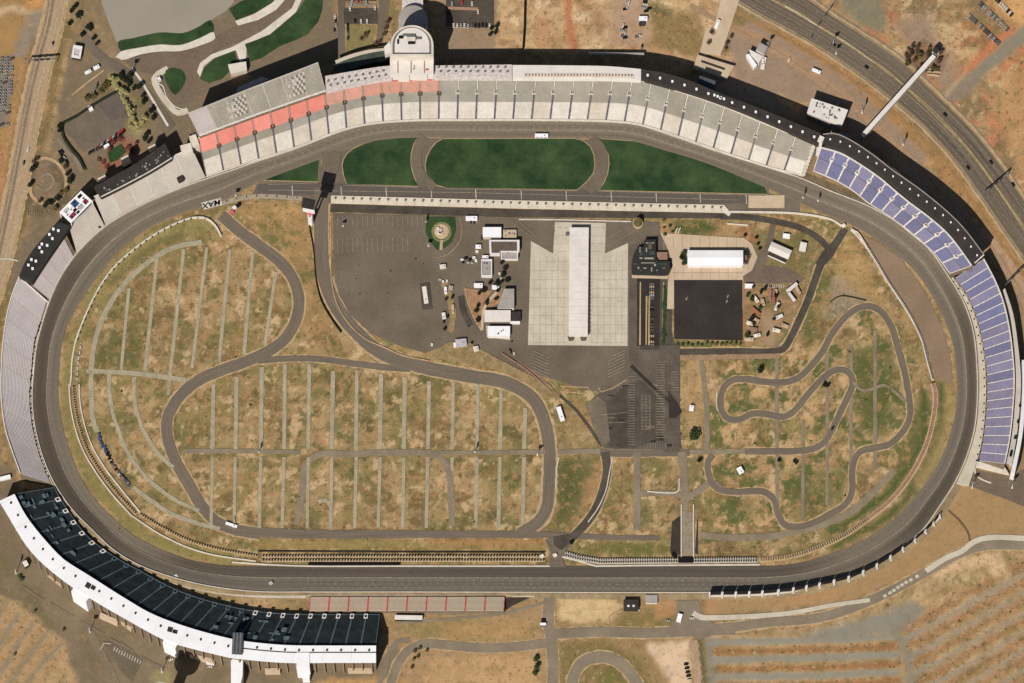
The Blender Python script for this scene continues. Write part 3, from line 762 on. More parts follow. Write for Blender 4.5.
# road course and service roads in the infield
RC = dict(verge=1.6, ragged=.3)
strip('infield_road', [(221,215),(238,230),(262,248),(281,263),(294,281),(299,302),(295,322),(284,340),(265,353),(245,362),(222,370),(203,378),(187,389),(174,404),(167,420),(168,440),(175,460),(188,483),(201,505),(215,521),(232,529),(260,534)], 11, M['asphalt'], **RC)
strip('infield_road', [(258,361),(281,359),(318,359),(356,364),(391,368),(410,369)], 6, M['asphalt'], verge=1)
strip('infield_road', [(235,531),(300,534),(420,534),(515,534.5),(545,535),(610,537.5),(660,538)], 10, M['asphalt'], w2=5, ragged=.5)
strip('infield_road', [(322,188),(321,215),(321,240),(323,271),(329,292),(340,313),(359,335),(381,353),(418,366),(468,376),(506,383),(532,398),(544,420),(549,447),(549,482),(546,510),(538,522),(520,534)], 14, M['asphalt'], w2=11.5, verge=1.4, ragged=.25)
strip('infield_road', [(297,525),(300,508),(303,480),(307,463),(318,455),(350,454),(430,453.5),(441,458),(448,470),(451,492),(452,526)], 6.5, M['gravel_road'], ragged=.5)
strip('gravel_path', [(183,451),(240,451),(300,452.5)], 4.5, M['gravel_road'], ragged=.3)
strip('gravel_path', [(440,453),(500,452.5),(545,452)], 4.5, M['gravel_road'], ragged=.3)
strip('gravel_path', [(558,452),(600,451),(680,452),(768,451)], 5, M['gravel_road'], ragged=.3)
strip('infield_road', [(600,452.5),(625,453.5),(690,452.5)], 7, M['asphalt'], verge=.8, ragged=.3)
strip('infield_road', [(605,452),(607,470),(603,490),(594,512),(580,530),(561,547)], 8.5, M['asphalt_dark'], verge=1.4)
strip('gravel_path', [(637,453),(637,530)], 7, M['gravel_road'], ragged=.4)
strip('gravel_path', [(637,494),(660,493),(684,495)], 6, M['gravel_road'], ragged=.4)
strip('gravel_path', [(682,452),(684,480),(685,512)], 8, M['gravel_road'], ragged=.4)
strip('gravel_path', [(684,500),(700,490),(712,482),(722,490)], 6, M['gravel_road'], ragged=.4)
strip('gravel_path', [(700,350),(706,400),(707,452)], 5, M['gravel_road'], ragged=.5)
strip('gravel_path', [(700,535),(740,538),(790,533),(850,512),(895,470)], 7, M['gravel_road'], ragged=.6)
strip('infield_road', [(845,229),(836,243),(822,262),(815,280),(808,300),(800,318),(791,337),(783,349),(768,352),(742,351.5),(676,352)], 8, M['asphalt_dark'], w2=6, verge=1)
area('infield_road', [(838,236),(848,231),(832,258),(824,266),(815,264),(822,252)], M['asphalt_dark'], layer='over')
strip('gravel_path', [(676, 358), (720, 357), (780, 356)], 5, mat('path_pink', C(166, 134, 104), C(150, 120, 92)), ragged=.5)
KV = dict(verge=1.2, ragged=.25)
strip('kart_track', [(828,340),(840,323),(853,311),(868,306),(880,311),(890,324),(898,348),(904,370),(908,392),(910,415),(904,430),(890,444),(875,448),(860,452),(854,461),(852,476),(852,492),(845,505),(830,514),(818,521),(798,527),(785,525),(778,514),(774,500),(764,492),(735,492),(718,489),(710,479),(708,462),(713,455)], 6.2, M['asphalt'], **KV)
strip('kart_track', [(829,339),(822,352),(811,366),(798,378),(783,382.5),(765,382),(748,379.5),(733,380),(724,387),(720.5,399),(722,412),(729,419.5),(740,419.5),(752,414),(768,414.5),(783,417),(794,411),(808,394),(823,378),(836,370),(848,372),(853,382),(848,396),(838,417),(828,437),(818,447),(798,451),(768,451.5),(745,451.5)], 6.2, M['asphalt'], **KV)
strip('kart_track', [(853,382),(861,390),(872,389),(884,385),(895,392),(906,402)], 3, M['gravel_road'])
# gravel lanes of the camping lots
LN = dict(layer='road', ragged=.35, smooth=False)
for a_, b_ in [((129,288),(121,370)),((157,258),(145,370)),((184,249),(170,376)),((207,247),(192,368)),((230,249),(219,362)),((253,252),(244,354)),((276,272),(265,345))]:
    strip('gravel_lane', [a_, b_], 3.3, M['gravel'], **LN)
for x_, t_ in [(212.5,384),(235.5,377),(261,367),(284,364),(308.5,364),(332,371),(356,370),(380,374),(404,377),(428,381),(452,382),(477,384),(500,390),(524,408)]:
    strip('gravel_lane', [(x_ + 1, t_), (x_, 449)], 3.9, M['gravel'], **LN)
    strip('gravel_lane', [(x_, 457), (x_ - 1.5, 528)], 3.5, M['gravel'], **LN)
for x_, t_, e_ in [(777, 342, 512), (803, 420, 520), (827, 350, 505), (851, 345, 470), (875, 330, 470)]:
    strip('gravel_lane', [(x_, t_), (x_, e_)], 3.4, M['gravel_road'], **LN)
GP = dict(ragged=.4)
strip('gravel_path', [(202,242),(175,247),(150,261),(125,283),(106,311),(95,341),(91.5,365),(91.5,395),(93,420),(97,432)], 5, M['gravel'], **GP)
strip('gravel_path', [(133,487),(150,500),(172,514),(200,524),(220,529)], 4.5, M['gravel'], **GP)
strip('gravel_path', [(86,371),(115,372),(150,375),(186,380)], 5, M['gravel'], **GP)
strip('gravel_path', [(109,374),(110,400),(117,427),(132,460),(155,485),(175,500),(199,511)], 4, M['gravel'], **GP)
strip('gravel_path', [(134,377),(135,405),(142,427),(155,450),(173,468)], 4, M['gravel'], **GP)
strip('gravel_path', [(170,376),(168,395)], 3.4, M['gravel'], **GP)
strip('gravel_path', [(318,502),(326,500),(332,508)], 4, M['gravel'], **GP)
strip('gravel_path', [(560,395),(580,415),(602,446)], 3, M['asphalt_dark'], **GP)
strip('verge', [(517,362),(545,382),(556,395)], 3, M['brick'], 'road', ragged=.4)
# runoff in turn two
area('runoff_paving', [(866,236),(880,243),(900,258),(918,281),(933,307),(945,335),(952,365),(952,384),(938,380),(934,372),(928,350),(919,328),(904,302),(887,276),(872,251)], mat('runoff', C(152, 126, 100), C(134, 112, 90), scale=.03, fine=.07), layer='road')
# outer roads
strip('access_road', [(550,594),(548,620),(551,640),(553,665),(552,700)], 11, M['asphalt_pale'], verge=1)
strip('access_road', [(385,700),(392,680),(398,664),(408,651),(424,644),(445,645),(480,648),(515,647),(548,643)], 9, M['asphalt_pale'], verge=1)
strip('access_road', [(372,700),(384,672),(390,652),(398,642),(410,640)], 5, M['asphalt_pale'])
strip('access_road', [(550,634),(600,632),(650,633),(700,631),(735,630)], 10, M['asphalt_pale'], verge=1)
area('paved_lot', [(676,601),(697,600),(703,614),(712,622),(720,632),(700,640),(684,632),(668,628),(677,616)], M['asphalt_pale'], layer='road')
strip('access_road', [(700,630),(735,627),(768,622.5),(818,618),(855,607),(893,590),(930,570),(963,552),(988,545.5),(1040,546)], 9, M['asphalt_pale'], verge=1.5)
strip('access_road', [(572,700),(573,678),(582,663),(600,657),(618,662),(632,676),(645,700)], 11, M['asphalt_pale'], verge=1.4)
strip('access_road', [(694,640),(697,665),(699,700)], 6, mat('road_pink', C(186, 154, 124), C(166, 136, 108)), verge=.8)
strip('sidewalk', [(693,613),(700,617),(720,617.5),(768,615.2),(800,611.5),(830,605.5),(870,600)], 5.5, M['concrete'], 'over', w2=4)
strip('sidewalk', [(926,571),(945,558.5),(962,551),(972,543),(986,538),(1040,539)], 5.5, M['concrete'], 'over')
for i_, (x_, y_) in enumerate([(885, 596), (890, 593), (894, 590.5), (898, 587.5), (902, 585), (906, 582.5), (911, 580), (917, 576.5)]):
    strip('sidewalk', [(x_ - 1.6, y_ + .6), (x_ + 1.6, y_ - 1)], 3, M['concrete'], 'over', smooth=False)
strip('tire_track', [(948,510),(960,521),(969,535),(970,545)], 2.2, mat('tire_dirt', C(120, 94, 66), C(104, 82, 58)), 'lot')
# highway in the north-east
def offset_line(pts, d):
    q, nn = normals2d(catmull(pts, False, 4.0)); return [tuple(v) for v in q + nn * d]
up = [(762,-14),(800,4),(830,24),(860,43),(893,65),(922,92),(950,119),(970,140),(990,165),(1012,197),(1040,240)]
dn = [(735,-12),(768,8),(800,25),(830,43),(860,63),(893,88),(922,112),(945,135),(968,162),(988,190),(1010,222),(1040,265)]
md = [(750,-12),(785,6),(815,24),(845,42),(875,63),(908,89),(935,114),(957,138),(980,165),(1000,192),(1040,250)]
strip('highway', up, 17, M['highway'], verge=3.5, vm='sand')
strip('highway', dn, 19, M['highway'], verge=3.5, vm='gravel_road')
strip('median', md, 3.4, mat('median_turf', C(140, 124, 86), C(104, 98, 64), scale=.06, fine=.2), 'over', ragged=.7)
strip('verge', offset_line(dn, -12), 2.2, M['sand'], 'lot', smooth=False, ragged=.6)
strip('verge', offset_line(dn, -19), 3.5, mat('verge_orange', C(170, 130, 84), C(144, 112, 74), scale=.07, fine=.2), 'lot', smooth=False, ragged=1)
strip('verge', offset_line(up, 12), 1.5, M['gravel_road'], 'lot', smooth=False, ragged=.6)
strip('road_marking', md[1:5], 1.3, M['paint_white'], 'mark')
def dashes(pts, d, on, off, w, m):
    c_ = Curve(offset_line(pts, d), False); segs = []; s = 0
    while s < c_.L:
        a_ = c_.at(s / c_.L); b_ = c_.at(min(1, (s + on) / c_.L)); segs.append((*a_, *b_)); s += on + off
    marks('road_marking', segs, w, m)
for d in (-3, 3): dashes(up, d, 3, 9, .55, M['paint_faint'])
for d in (-4.5, 0, 4.5): dashes(dn, d, 3, 9, .55, M['paint_faint'])
for d in (-8, 8):
    strip('road_marking', offset_line(up, d), .7, M['sand'], 'mark', smooth=False)
    strip('road_marking', offset_line(dn, d * 1.1), .7, M['sand'], 'mark', smooth=False)
strip('service_road', [(690,5),(740,34),(790,62),(850,105),(905,152),(960,208),(1000,262),(1040,330)], 5, mat('road_clay', C(176, 142, 110), C(158, 126, 96)), 'lot', ragged=.4)
# western road
wr = [(58,-10),(52,25),(42,62),(31,110),(21,165),(10,220),(-4,280),(-20,330)]
strip('highway', wr, 20, mat('road_tan', C(186, 160, 128), C(160, 136, 106), uv=(.01, .5)), verge=2)
for d in (-3.4,): strip('road_marking', offset_line(wr, d), 2.6, mat('rut', C(126, 108, 88), C(146, 126, 102)), 'over', smooth=False)
for d in (-7.2,): strip('road_marking', offset_line(wr, d), 1.8, mat('rut2', C(132, 114, 92), C(156, 134, 108)), 'over', smooth=False)
for d in (-9.5, 9.5, 4): strip('road_marking', offset_line(wr, d), 1, M['sand'], 'over', smooth=False)
# north-west forecourt
area('pond', [(96,-30),(102,4),(110,26),(118,44),(134,39),(160,34),(183,34),(200,27),(211,20),(226,11),(234,2),(232,-30)], M['pond_water'], layer='lot', smooth=False)
area('grass_field', [(118,42),(134,38),(160,32.5),(183,33),(200,26),(210,20),(214,31),(200,38),(180,44.5),(160,44),(140,47.5),(121,51.5)], M['lawn'], layer='road', smooth=True)
area('grass_field', [(229,9),(240,2),(258,-6),(275,-12),(275,6),(252,14),(236,20.5)], M['lawn'], layer='road')
area('sidewalk', [(115.5,57),(120,52),(140,47.5),(160,44.5),(180,45),(200,38),(214,32),(215.5,38),(200,45.5),(180,51),(160,51.5),(140,54.5),(122,60)], M['concrete_white'], layer='over', smooth=True)
area('sidewalk', [(235,21),(254,14),(272,3),(284,-10),(290,-6),(276,10),(258,20),(238,25.5)], M['concrete_white'], layer='over')
area('forecourt', [(122,60),(160,51),(200,45),(240,24),(275,8),(292,-10),(312,-10),(285,16),(255,36),(222,48),(204,60),(197,74),(210,84),(196,100),(178,106),(172,100),(160,82),(152,74),(140,72)], mat('forecourt', C(124, 106, 86), C(112, 95, 77), scale=.04), layer='road')
area('sidewalk', [(197,72),(200,63),(212,54),(232,47),(262,31),(292,8),(300,-10),(306,-10),(296,12),(270,34),(247,44),(246,58),(240,62),(236,50),(214,58),(204,66),(200,77)], M['concrete_white'], layer='over')
area('grass_field', [(200,79),(204,68),(214,59),(234,51),(237,62),(231,70),(222,79),(209,83)], M['lawn'], layer='mark')
area('grass_field', [(245,44),(270,35),(296,13),(310,-8),(323,-8),(322,10),(318,22),(308,34),(296,40),(280,46),(262,58),(250,62)], M['lawn'], layer='mark')
area('grass_field', [(166,70),(174,68),(183,71),(186,78),(182,88),(175,95),(167,84),(164,76)], M['lawn'], layer='mark', smooth=True)
strip('sidewalk', [(168,68.5),(158,74),(154,79),(160,93),(168,104),(178,113),(188,110)], 6, M['concrete'], 'over')
strip('kerb', [(154,74),(153,80),(163,86),(166,96),(176,107),(188,110)], 1, M['concrete_white'], 'mark')
strip('sidewalk', [(132,69),(138,76),(152,99),(168,126)], 2.4, M['concrete_white'], 'over')
area('parking_lot', [(62,122),(90,106),(117,90),(124,104),(128,118),(118,134),(98,146),(83,152),(74,140),(64,132)], M['asphalt_lot'], layer='road')
area('parking_lot', [(96,103),(117,91),(124,104),(127,116),(112,122)], mat('asphalt_blue', C(108, 96, 86), C(98, 88, 80), scale=.08), layer='over')
strip('access_road', [(84,38),(98,54),(112,64),(130,76),(160,110),(172,128)], 9, M['asphalt_lot'], 'lot')
strip('gravel_path', [(72,95),(88,82),(104,70)], 1.4, M['sand'], 'over')
strip('gravel_path', [(58,138),(66,150),(76,160),(82,172)], 4, M['asphalt_pale'])
strip('verge', [(62,134),(70,147),(80,158),(86,170)], 2.5, M['lawn_pale'], 'over', ragged=.4)
strip('gravel_path', [(36,160),(46,158),(56,162),(64,172),(66,186),(58,200),(44,204),(32,196),(30,180)], 3.2, M['sand'])
strip('gravel_path', [(40,178),(48,173),(54,180),(50,188),(42,190),(36,186)], 2.5, M['gravel_road'])
strip('sidewalk', [(-4,259),(10,259),(18,261)], 1.6, M['concrete'], 'over')
marks('road_marking', [(28 + 2.2 * k, 211 + .25 * k, 27.6 + 2.2 * k, 216 + .25 * k) for k in range(12)], .5, M['paint_faint'])
# lots north of the stand
for q in ([(338,-10),(345,-10),(345,55),(338,57)], [(380,-10),(392,-10),(382,45),(376,45)], [(344,8),(378,8),(378,24),(344,24)], [(344,-10),(376,-10),(376,1),(344,1)], [(446,-8),(494,-8),(494,28),(446,26)]):
    area('parking_lot', q, M['asphalt_dark'] if q[0][0] in (344, 446) else M['asphalt_lot'])
strip('verge', [(346, 4), (376, 6)], 3, M['gravel_road'], 'over'); strip('verge', [(448, 8), (478, 9)], 3, mat('verge_pink', C(176, 138, 110)), 'over')
area('grass_field', [(346,24),(376,26),(372,44),(352,52),(346,54)], mat('dry_turf', C(148, 132, 86), C(122, 110, 66), scale=.1), layer='lot')
area('access_road', [(722,-8),(742,-8),(726,40),(720,56),(708,54),(712,40)], M['concrete_pink'], layer='over')
area('paved_lot', [(706, 28), (718, 26), (716, 44), (706, 56), (698, 60)], M['concrete_pink'], layer='lot')
# white painted letters on the paving of turn four
sg = thing('painted_sign', 'white painted panel with black upside down letters MAX on the asphalt', 'sign', P(212, 203.8, .9))
mb = MB(); ctr = P(212, 203.8, .9); ca_ = R(14)
mb.box(ctr, (20, 7.4, .08), ca_); link('panel', mb, M['paint_white'], sg)
tc = bpy.data.curves.new('letters', 'FONT'); tc.body = 'MAX'; tc.size = 7.6; tc.align_x = 'CENTER'; tc.align_y = 'CENTER'; tc.shear = .25; tc.offset = .18; tc.extrude = .03
to = bpy.data.objects.new('tmp', tc); tm = bpy.data.meshes.new_from_object(to); tm.name = 'letters'
lt = bpy.data.objects.new('letters', tm); COL.objects.link(lt); lt.parent = sg; lt.location = (0, 0, .09); lt.rotation_euler = (0, 0, ca_ + math.pi)
lt.scale = (1.15, 1, 1)
tm.materials.clear(); tm.materials.append(M['black']); bpy.data.objects.remove(to)
# roads between the front lawns
area('pit_access', [(318, 184), (322, 160), (345, 150), (374, 142), (414, 138.5), (609, 139.5), (632, 142), (667, 152), (706, 164), (755, 184), (768, 194), (600, 190.5), (418, 186.5)], M['asphalt_lot'], layer='verge')
strip('pit_access', [(331, 152), (331, 165), (326, 184)], 20, M['asphalt_lot'], 'over', w2=12)
strip('pit_access', [(425, 137), (417.5, 150), (417.5, 168), (424, 178), (434, 188)], 9.5, M['asphalt_lot'], 'over')
strip('pit_access', [(592, 138), (602, 151), (602, 172), (595, 184), (588, 191)], 9.5, M['asphalt_lot'], 'over')

# ================================================================== GRANDSTANDS
def cmap(F, Bk, h0, h1):
    def S(t, v, dz=0.0):
        a = P(*F.at(t), h0); b = P(*Bk.at(t), h1)
        p = a.lerp(b, v); return Vector((p.x, p.y, p.z + dz))
    return S
def step_mesh(S, t0, t1, v0, v1, n, nseg, dz=0.0, mb=None, mi=0):
    mb = mb or MB()
    ts = [t0 + (t1 - t0) * k / nseg for k in range(nseg + 1)]
    for r in range(n):
        va = v0 + (v1 - v0) * r / n; vb = v0 + (v1 - v0) * (r + 1) / n
        for ta, tb in zip(ts[:-1], ts[1:]):
            a, b_, c_, d = S(ta, va, dz), S(tb, va, dz), S(tb, vb, dz), S(ta, vb, dz)
            a2 = Vector((a.x, a.y, d.z)); b2 = Vector((b_.x, b_.y, c_.z))
            mb.face([a, b_, b2, a2], mi); mb.face([a2, b2, c_, d], mi)
    return mb
def substructure(root, F, Bk, h0, h1, m, n=40, back=True, name='support_wall'):
    mb = MB(); ts = [k / n for k in range(n + 1)]
    fr = [P(*F.at(t), h0) for t in ts]; bk = [P(*Bk.at(t), h1) for t in ts]
    g = lambda p: Vector((p.x, p.y, -0.3))
    for k in range(n):
        mb.face([g(fr[k]), g(fr[k + 1]), fr[k + 1], fr[k]])
        mb.face([g(bk[k + 1]), g(bk[k]), bk[k], bk[k + 1]])
        lo1 = lambda p: Vector((p.x, p.y, p.z - 0.8))
        mb.face([lo1(fr[k]), lo1(fr[k + 1]), lo1(bk[k + 1]), lo1(bk[k])])
    for k in (0, n):
        mb.face([g(fr[k]), fr[k], bk[k], g(bk[k])])
    return link(name, mb, m, root)
def ribbon(cA, cB, h, thick, n=30, mb=None, mi=0, t0=0, t1=1, hb=None, side=None):
    """roof or slab between two survey curves, top at height h (hb at the second curve)"""
    mb = mb or MB(); hb = h if hb is None else hb; sd = mi if side is None else side
    ts = [t0 + (t1 - t0) * k / n for k in range(n + 1)]
    A = [P(*cA.at(t), h) for t in ts]; B_ = [P(*cB.at(t), hb) for t in ts]
    dn_ = lambda p: Vector((p.x, p.y, p.z - thick))
    for k in range(n):
        mb.face([A[k], A[k + 1], B_[k + 1], B_[k]], mi)
        mb.face([dn_(A[k]), dn_(A[k + 1]), A[k + 1], A[k]], sd)
        mb.face([dn_(B_[k + 1]), dn_(B_[k]), B_[k], B_[k + 1]], sd)
        mb.face([dn_(A[k + 1]), dn_(A[k]), dn_(B_[k]), dn_(B_[k + 1])], sd)
    for k in (0, n): mb.face([dn_(A[k]), A[k], B_[k], dn_(B_[k])], sd)
    return mb
def between(cA, cB, t, v):
    a = cA.at(t); b_ = cB.at(t); return (a[0] + (b_[0] - a[0]) * v, a[1] + (b_[1] - a[1]) * v)
def rail(S, t0, t1, v, h, w, n, mb=None):
    mb = mb or MB()
    for k in range(n):
        a = S(t0 + (t1 - t0) * k / n, v); b_ = S(t0 + (t1 - t0) * (k + 1) / n, v)
        d = (b_ - a); d.z = 0; nrm = Vector((-d.y, d.x, 0)).normalized() * (w / 2); up_ = Vector((0, 0, h))
        mb.face([a - nrm, b_ - nrm, b_ - nrm + up_, a - nrm + up_]); mb.face([a - nrm + up_, b_ - nrm + up_, b_ + nrm + up_, a + nrm + up_])
        mb.face([b_ + nrm, a + nrm, a + nrm + up_, b_ + nrm + up_])
    return mb
def portal(S, t, v, dt, dv, hh=1.6, lab=None):
    """walled tunnel mouth in the seating: white walls round a dark opening"""
    mb = MB()
    c0 = S(t, v); 
    q = [S(t - dt, v - dv), S(t + dt, v - dv), S(t + dt, v + dv), S(t - dt, v + dv)]
    top = max(p.z for p in q) + hh * .5
    cx = sum((p for p in q), Vector()) / 4
    inn = [cx + (p - cx) * .6 for p in q]
    up_ = lambda p, z: Vector((p.x, p.y, z))
    for k in range(4):
        k2 = (k + 1) % 4
        mb.face([up_(q[k], q[k].z - .5), up_(q[k2], q[k2].z - .5), up_(q[k2], top), up_(q[k], top)], 0)
        mb.face([up_(q[k], top), up_(q[k2], top), up_(inn[k2], top), up_(inn[k], top)], 0)
        mb.face([up_(inn[k], top), up_(inn[k2], top), up_(inn[k2], c0.z - 1), up_(inn[k], c0.z - 1)], 1)
    mb.face([up_(p, c0.z - 1) for p in inn], 1)
    return mb
def vent_boxes(root, pts, h, size, mats, name='roof_vent', hh=1.3):
    for (x, y) in pts:
        mb = MB(); p = P(x, y, h)
        mb.box((p.x, p.y, p.z + hh / 2), (size, size, hh)); mb.box((p.x, p.y, p.z + hh + .15), (size * 1.25, size * 1.25, .3), bottom=True)
        link(name, mb, mats, root)

# ---- main north stand
FN = Curve([(206,177),(256,160.5),(293,148.5),(343,130),(368,124.3),(411,120.5),(470,120),(540,120),(612,121.3),(640,124.8),(672,134.5),(712,148.5),(762,165),(802,176)])
BN = Curve([(198,138),(256,115.5),(300,100),(326,91),(350,85.5),(381,79.8),(420,77.8),(512,78.2),(600,78.7),(640,80.5),(687,94),(725,107),(768,125),(814,143)])
hN0, hN1 = 3.0, 24.0
SN = cmap(FN, BN, hN0, hN1)
ns = thing('grandstand', 'long pale grandstand along the top straight with coral upper seats at its left end', 'grandstand', P(512, 119, 0))
NB = 33
def n_front(t): return .46
for i in range(NB):
    t0, t1 = i / NB, (i + 1) / NB; g = .0013
    xm = FN.at((t0 + t1) / 2)[0]
    mbx = step_mesh(SN, t0 + g, t1 - g, 0.0, .43, 14, 2)
    link('lower_seating', mbx, seat('bench_white'), ns)
    if xm < 330: m1, m2, vs = seat('bench_grey'), seat('bench_red'), .62
    elif xm < 446: m1, m2, vs = seat('bench_grey'), seat('bench_faded'), .66
    else: m1 = seat('bench_grey'); m2, vs = m1, .7
    if xm < 446:
        link('middle_seating', step_mesh(SN, t0 + g, t1 - g, .43, vs, 7, 2), m1, ns)
        link('upper_seating', step_mesh(SN, t0 + g, t1 - g, vs, .985, 11, 2), m2, ns)
    else:
        link('upper_seating', step_mesh(SN, t0 + g, t1 - g, .43, .985, 18, 2), m1, ns)
for i in range(NB + 1):
    t = i / NB; g = .0016
    link('stairway', step_mesh(SN, t - g if i else 0, min(1, t + g), .04, .62, 20, 1, .12), M['stair_dark'] if i < NB * .62 or i % 3 else M['metal_grey'], ns)
    link('stairway', step_mesh(SN, t - g * .45 if i else 0, min(1, t + g * .45), .62, .985, 14, 1, .14), M['stair_white'] if FN.at(t)[0] > 446 else M['bench_rose'], ns)
    if 0 < i < NB:
        if FN.at(t)[0] < 446: link('tunnel_entrance', portal(SN, t, .62, .0034, .05), [M['roof_brown'], M['black']], ns)
        elif i < NB * .72: link('tunnel_entrance', portal(SN, t, .66, .0038, .055), [M['bench_pale'], M['black']], ns)
        else: link('tunnel_entrance', portal(SN, t, .64, .0034, .06), [M['bench_pale'], M['bench_grey']], ns)
link('safety_rail', rail(SN, 0, 1, 0.0, 1.2, .9, 80), M['concrete_white'], ns)
link('back_rail', rail(SN, 0.0, 1, .992, 1.1, .9, 80), M['concrete_white'], ns)
red = rail(SN, .29, .58, .955, .8, 1.3, 40); link('press_row_rail', red, M['stair_red'], ns)
substructure(ns, FN, BN, hN0, hN1, M['wall_tan'], 60)
mb = MB()   # east end wall of the stand
a0, b0 = SN(1, 0), SN(1, 1)
for k in range(10):
    v0 = k / 10; p = SN(1, v0 + .05); mb.box((p.x + .8, p.y + .2, p.z / 2 + .5), (2.2, 3.6, p.z + 1), R(-70))
link('end_wall', mb, M['concrete_white'], ns)
# suites and roofs along the back
hS = 31.0
rA = Curve([(326,90.5),(350,85),(381,79),(392,78)]); rB = Curve([(325,76),(350,71.5),(381,66.5),(392,65.5)])
link('suite_roof', ribbon(rA, rB, hS, 7.5, 12), M['roof_speckled'], ns)
rA = Curve([(432,77),(512,77.5)], False); rB = Curve([(432,65.5),(512,64.5)], False)
link('suite_roof', ribbon(rA, rB, hS, 7.5, 6), M['roof_speckled'], ns)
rA = Curve([(512.5,77.5),(560,77.8),(610,78),(641,79.5)]); rB = Curve([(512.5,65),(560,65.3),(610,66.3),(641,69)])
link('suite_roof', ribbon(rA, rB, hS, 7.5, 12), M['roof_pale'], ns)
link('roof_walkway', ribbon(Curve([(524,77.2),(600,77.4),(634,78.6)]), Curve([(524,73.5),(600,73.6),(634,74.8)]), hS + .5, .6, 8), M['concrete_white'], ns)
mb = MB()
for k in range(34):
    p = P(526 + 3.2 * k, 75.2 + .01 * k, hS + .8); mb.box(p, (1.2, 1.2, .9))
link('railing_posts', mb, M['brick'], ns)
for (a_, b_, nn_) in (((326, 84), (388, 72.5), 9), ((436, 69.5), (510, 69.5), 10)):
    for k in range(nn_):
        u = (k + .5) / nn_; x, y = a_[0] + (b_[0] - a_[0]) * u, a_[1] + (b_[1] - a_[1]) * u
        for dy in (-2.2, 2.2):
            mb = MB(); p = P(x + dy * .5, y + dy, hS); mb.box((p.x, p.y, p.z + .6), (2.2, 1.2, 1.2), R(20)); link('air_conditioner', mb, M['metal_grey'], ns)
rA = Curve([(641.5,78),(687.5,91.3),(725.6,104.3),(768.6,121.8),(818.5,144)]); rB = Curve([(641.5,69),(662,72.5),(687,79.5),(722,94),(755,106.5),(792,121.5),(822,134)])
link('dark_roof', ribbon(rA, rB, hS, 7.5, 20), M['roof_dark'], ns)
vent_boxes(ns, [between(rA, rB, (k + .5) / 15, .42) for k in range(15)] + [between(rA, rB, .4 + .018 * k, .5) for k in range(4)], hS, 1.7, M['roof_white'])
mb = MB()
for q in [(697,88),(706,91),(716,95)]:
    pass
p = P(706, 84, 22); mb.box((p.x, p.y, 11), (17, 12, 22), R(-19)); link('stair_tower', mb, M['roof_slate'], ns)
mb = MB(); p = P(842, 137, 24); mb.box((p.x, p.y, 12), (9, 6, 24), R(-25)); link('stair_tower', mb, M['roof_lilac'], ns)
mb = MB(); p = P(821, 139, 33); mb.box((p.x, p.y, 16.5), (5, 6, 33), R(-25)); link('lift_shaft', mb, M['roof_pale'], ns)
# long service canopy behind the stand in its shade
mb = MB()
for k in range(24):
    p = P(590 + 2.3 * k, 53.5 + .02 * k, 6); mb.box(p, (2.32, 2.2, .6), 0)
link('service_canopy', mb, M['roof_grey'], ns)

# ---- upper deck with the chequered seats, at the stand's left end
FU = Curve([(199.5,136.5),(257.5,115),(308,97.5),(326,91.5)], False); BU = Curve([(188,113.5),(249,89),(308,66.5),(318,62.5)], False)
SU = cmap(FU, BU, 28, 45)
ud = thing('upper_deck_grandstand', 'raised grey grandstand deck with two chequered flags in its seats', 'grandstand', P(258, 108, 0))
NU = 7
for i in range(NU):
    link('seating_block', step_mesh(SU, i / NU + .003, (i + 1) / NU - .003, .05, .97, 16, 2), M['bench_grey'] if i not in (0,) else M['bench_mauve'], ud)
for i in range(NU + 1):
    link('stairway', step_mesh(SU, max(0, i / NU - .005), min(1, i / NU + .005), .05, .97, 26, 1, .12), M['bench_pale'], ud)
pinks = [M['stair_white'], mat('seat_black', C(96, 84, 80)), M['bench_pale'], mat('seat_pink', C(232, 182, 168)), M['bench_mauve']]
def seat_checks(tc_):
    mb = MB()
    for a_ in range(9):
        for b_ in range(6):
            t = tc_ + (a_ - 4.5) * .0165 + (b_ - 3) * .0055; v = .2 + .115 * b_
            dark = (a_ + b_) % 2 == 0
            if a_ < 3:
                if random.random() < .45: continue
                mi = random.choice([3, 2, 4, 0])
            elif a_ < 5: mi = random.choice([1, 4]) if dark else 0
            else: mi = 1 if dark else 0
            step_mesh(SU, t, t + .0158, v, v + .108, 2, 1, .25, mb, mi)
    return mb
for tcx in (.345, .80):
    link('seat_pattern', seat_checks(tcx), pinks, ud)
mb = MB()
for k in range(60):
    t = random.uniform(.05, .95); v = random.uniform(.1, .9); step_mesh(SU, t, t + .006, v, v + .05, 1, 1, .2, mb, 0)
link('seat_pattern', mb, M['bench_white'], ud)
link('front_rail', rail(SU, 0, 1, .02, 1.2, 1.2, 20), M['stair_white'], ud)
link('back_rail', rail(SU, 0, 1, .985, 1.2, .8, 20), M['bench_pale'], ud)
for k in range(8):
    mb = MB(); p = SU((k + .5) / 8, .0); mb.box((p.x, p.y, p.z + .3), (3.2, 1.4, 1.6), R(20)); link('camera_platform', mb, M['roof_grey'], ud)
substructure(ud, FU, BU, 28, 45, M['wall_tan'], 12)
mb = MB(); p = P(194, 140, 24); mb.box((p.x, p.y, 12), (7, 10, 24), R(20)); link('stair_tower', mb, M['concrete_white'], ud)
ec = thing('entrance_canopy', 'pale lilac sloping canopy behind the chequered deck', 'canopy', P(250, 82, 0))
mb = MB(); q = [P(238, 87, 12), P(262, 76.5, 12), P(269, 79, 12), P(258, 85, 12), P(236, 93, 12)]
mb.prism(q, 11, 12); link('canopy_roof', mb, M['roof_lilac'], ec)
mb = MB()
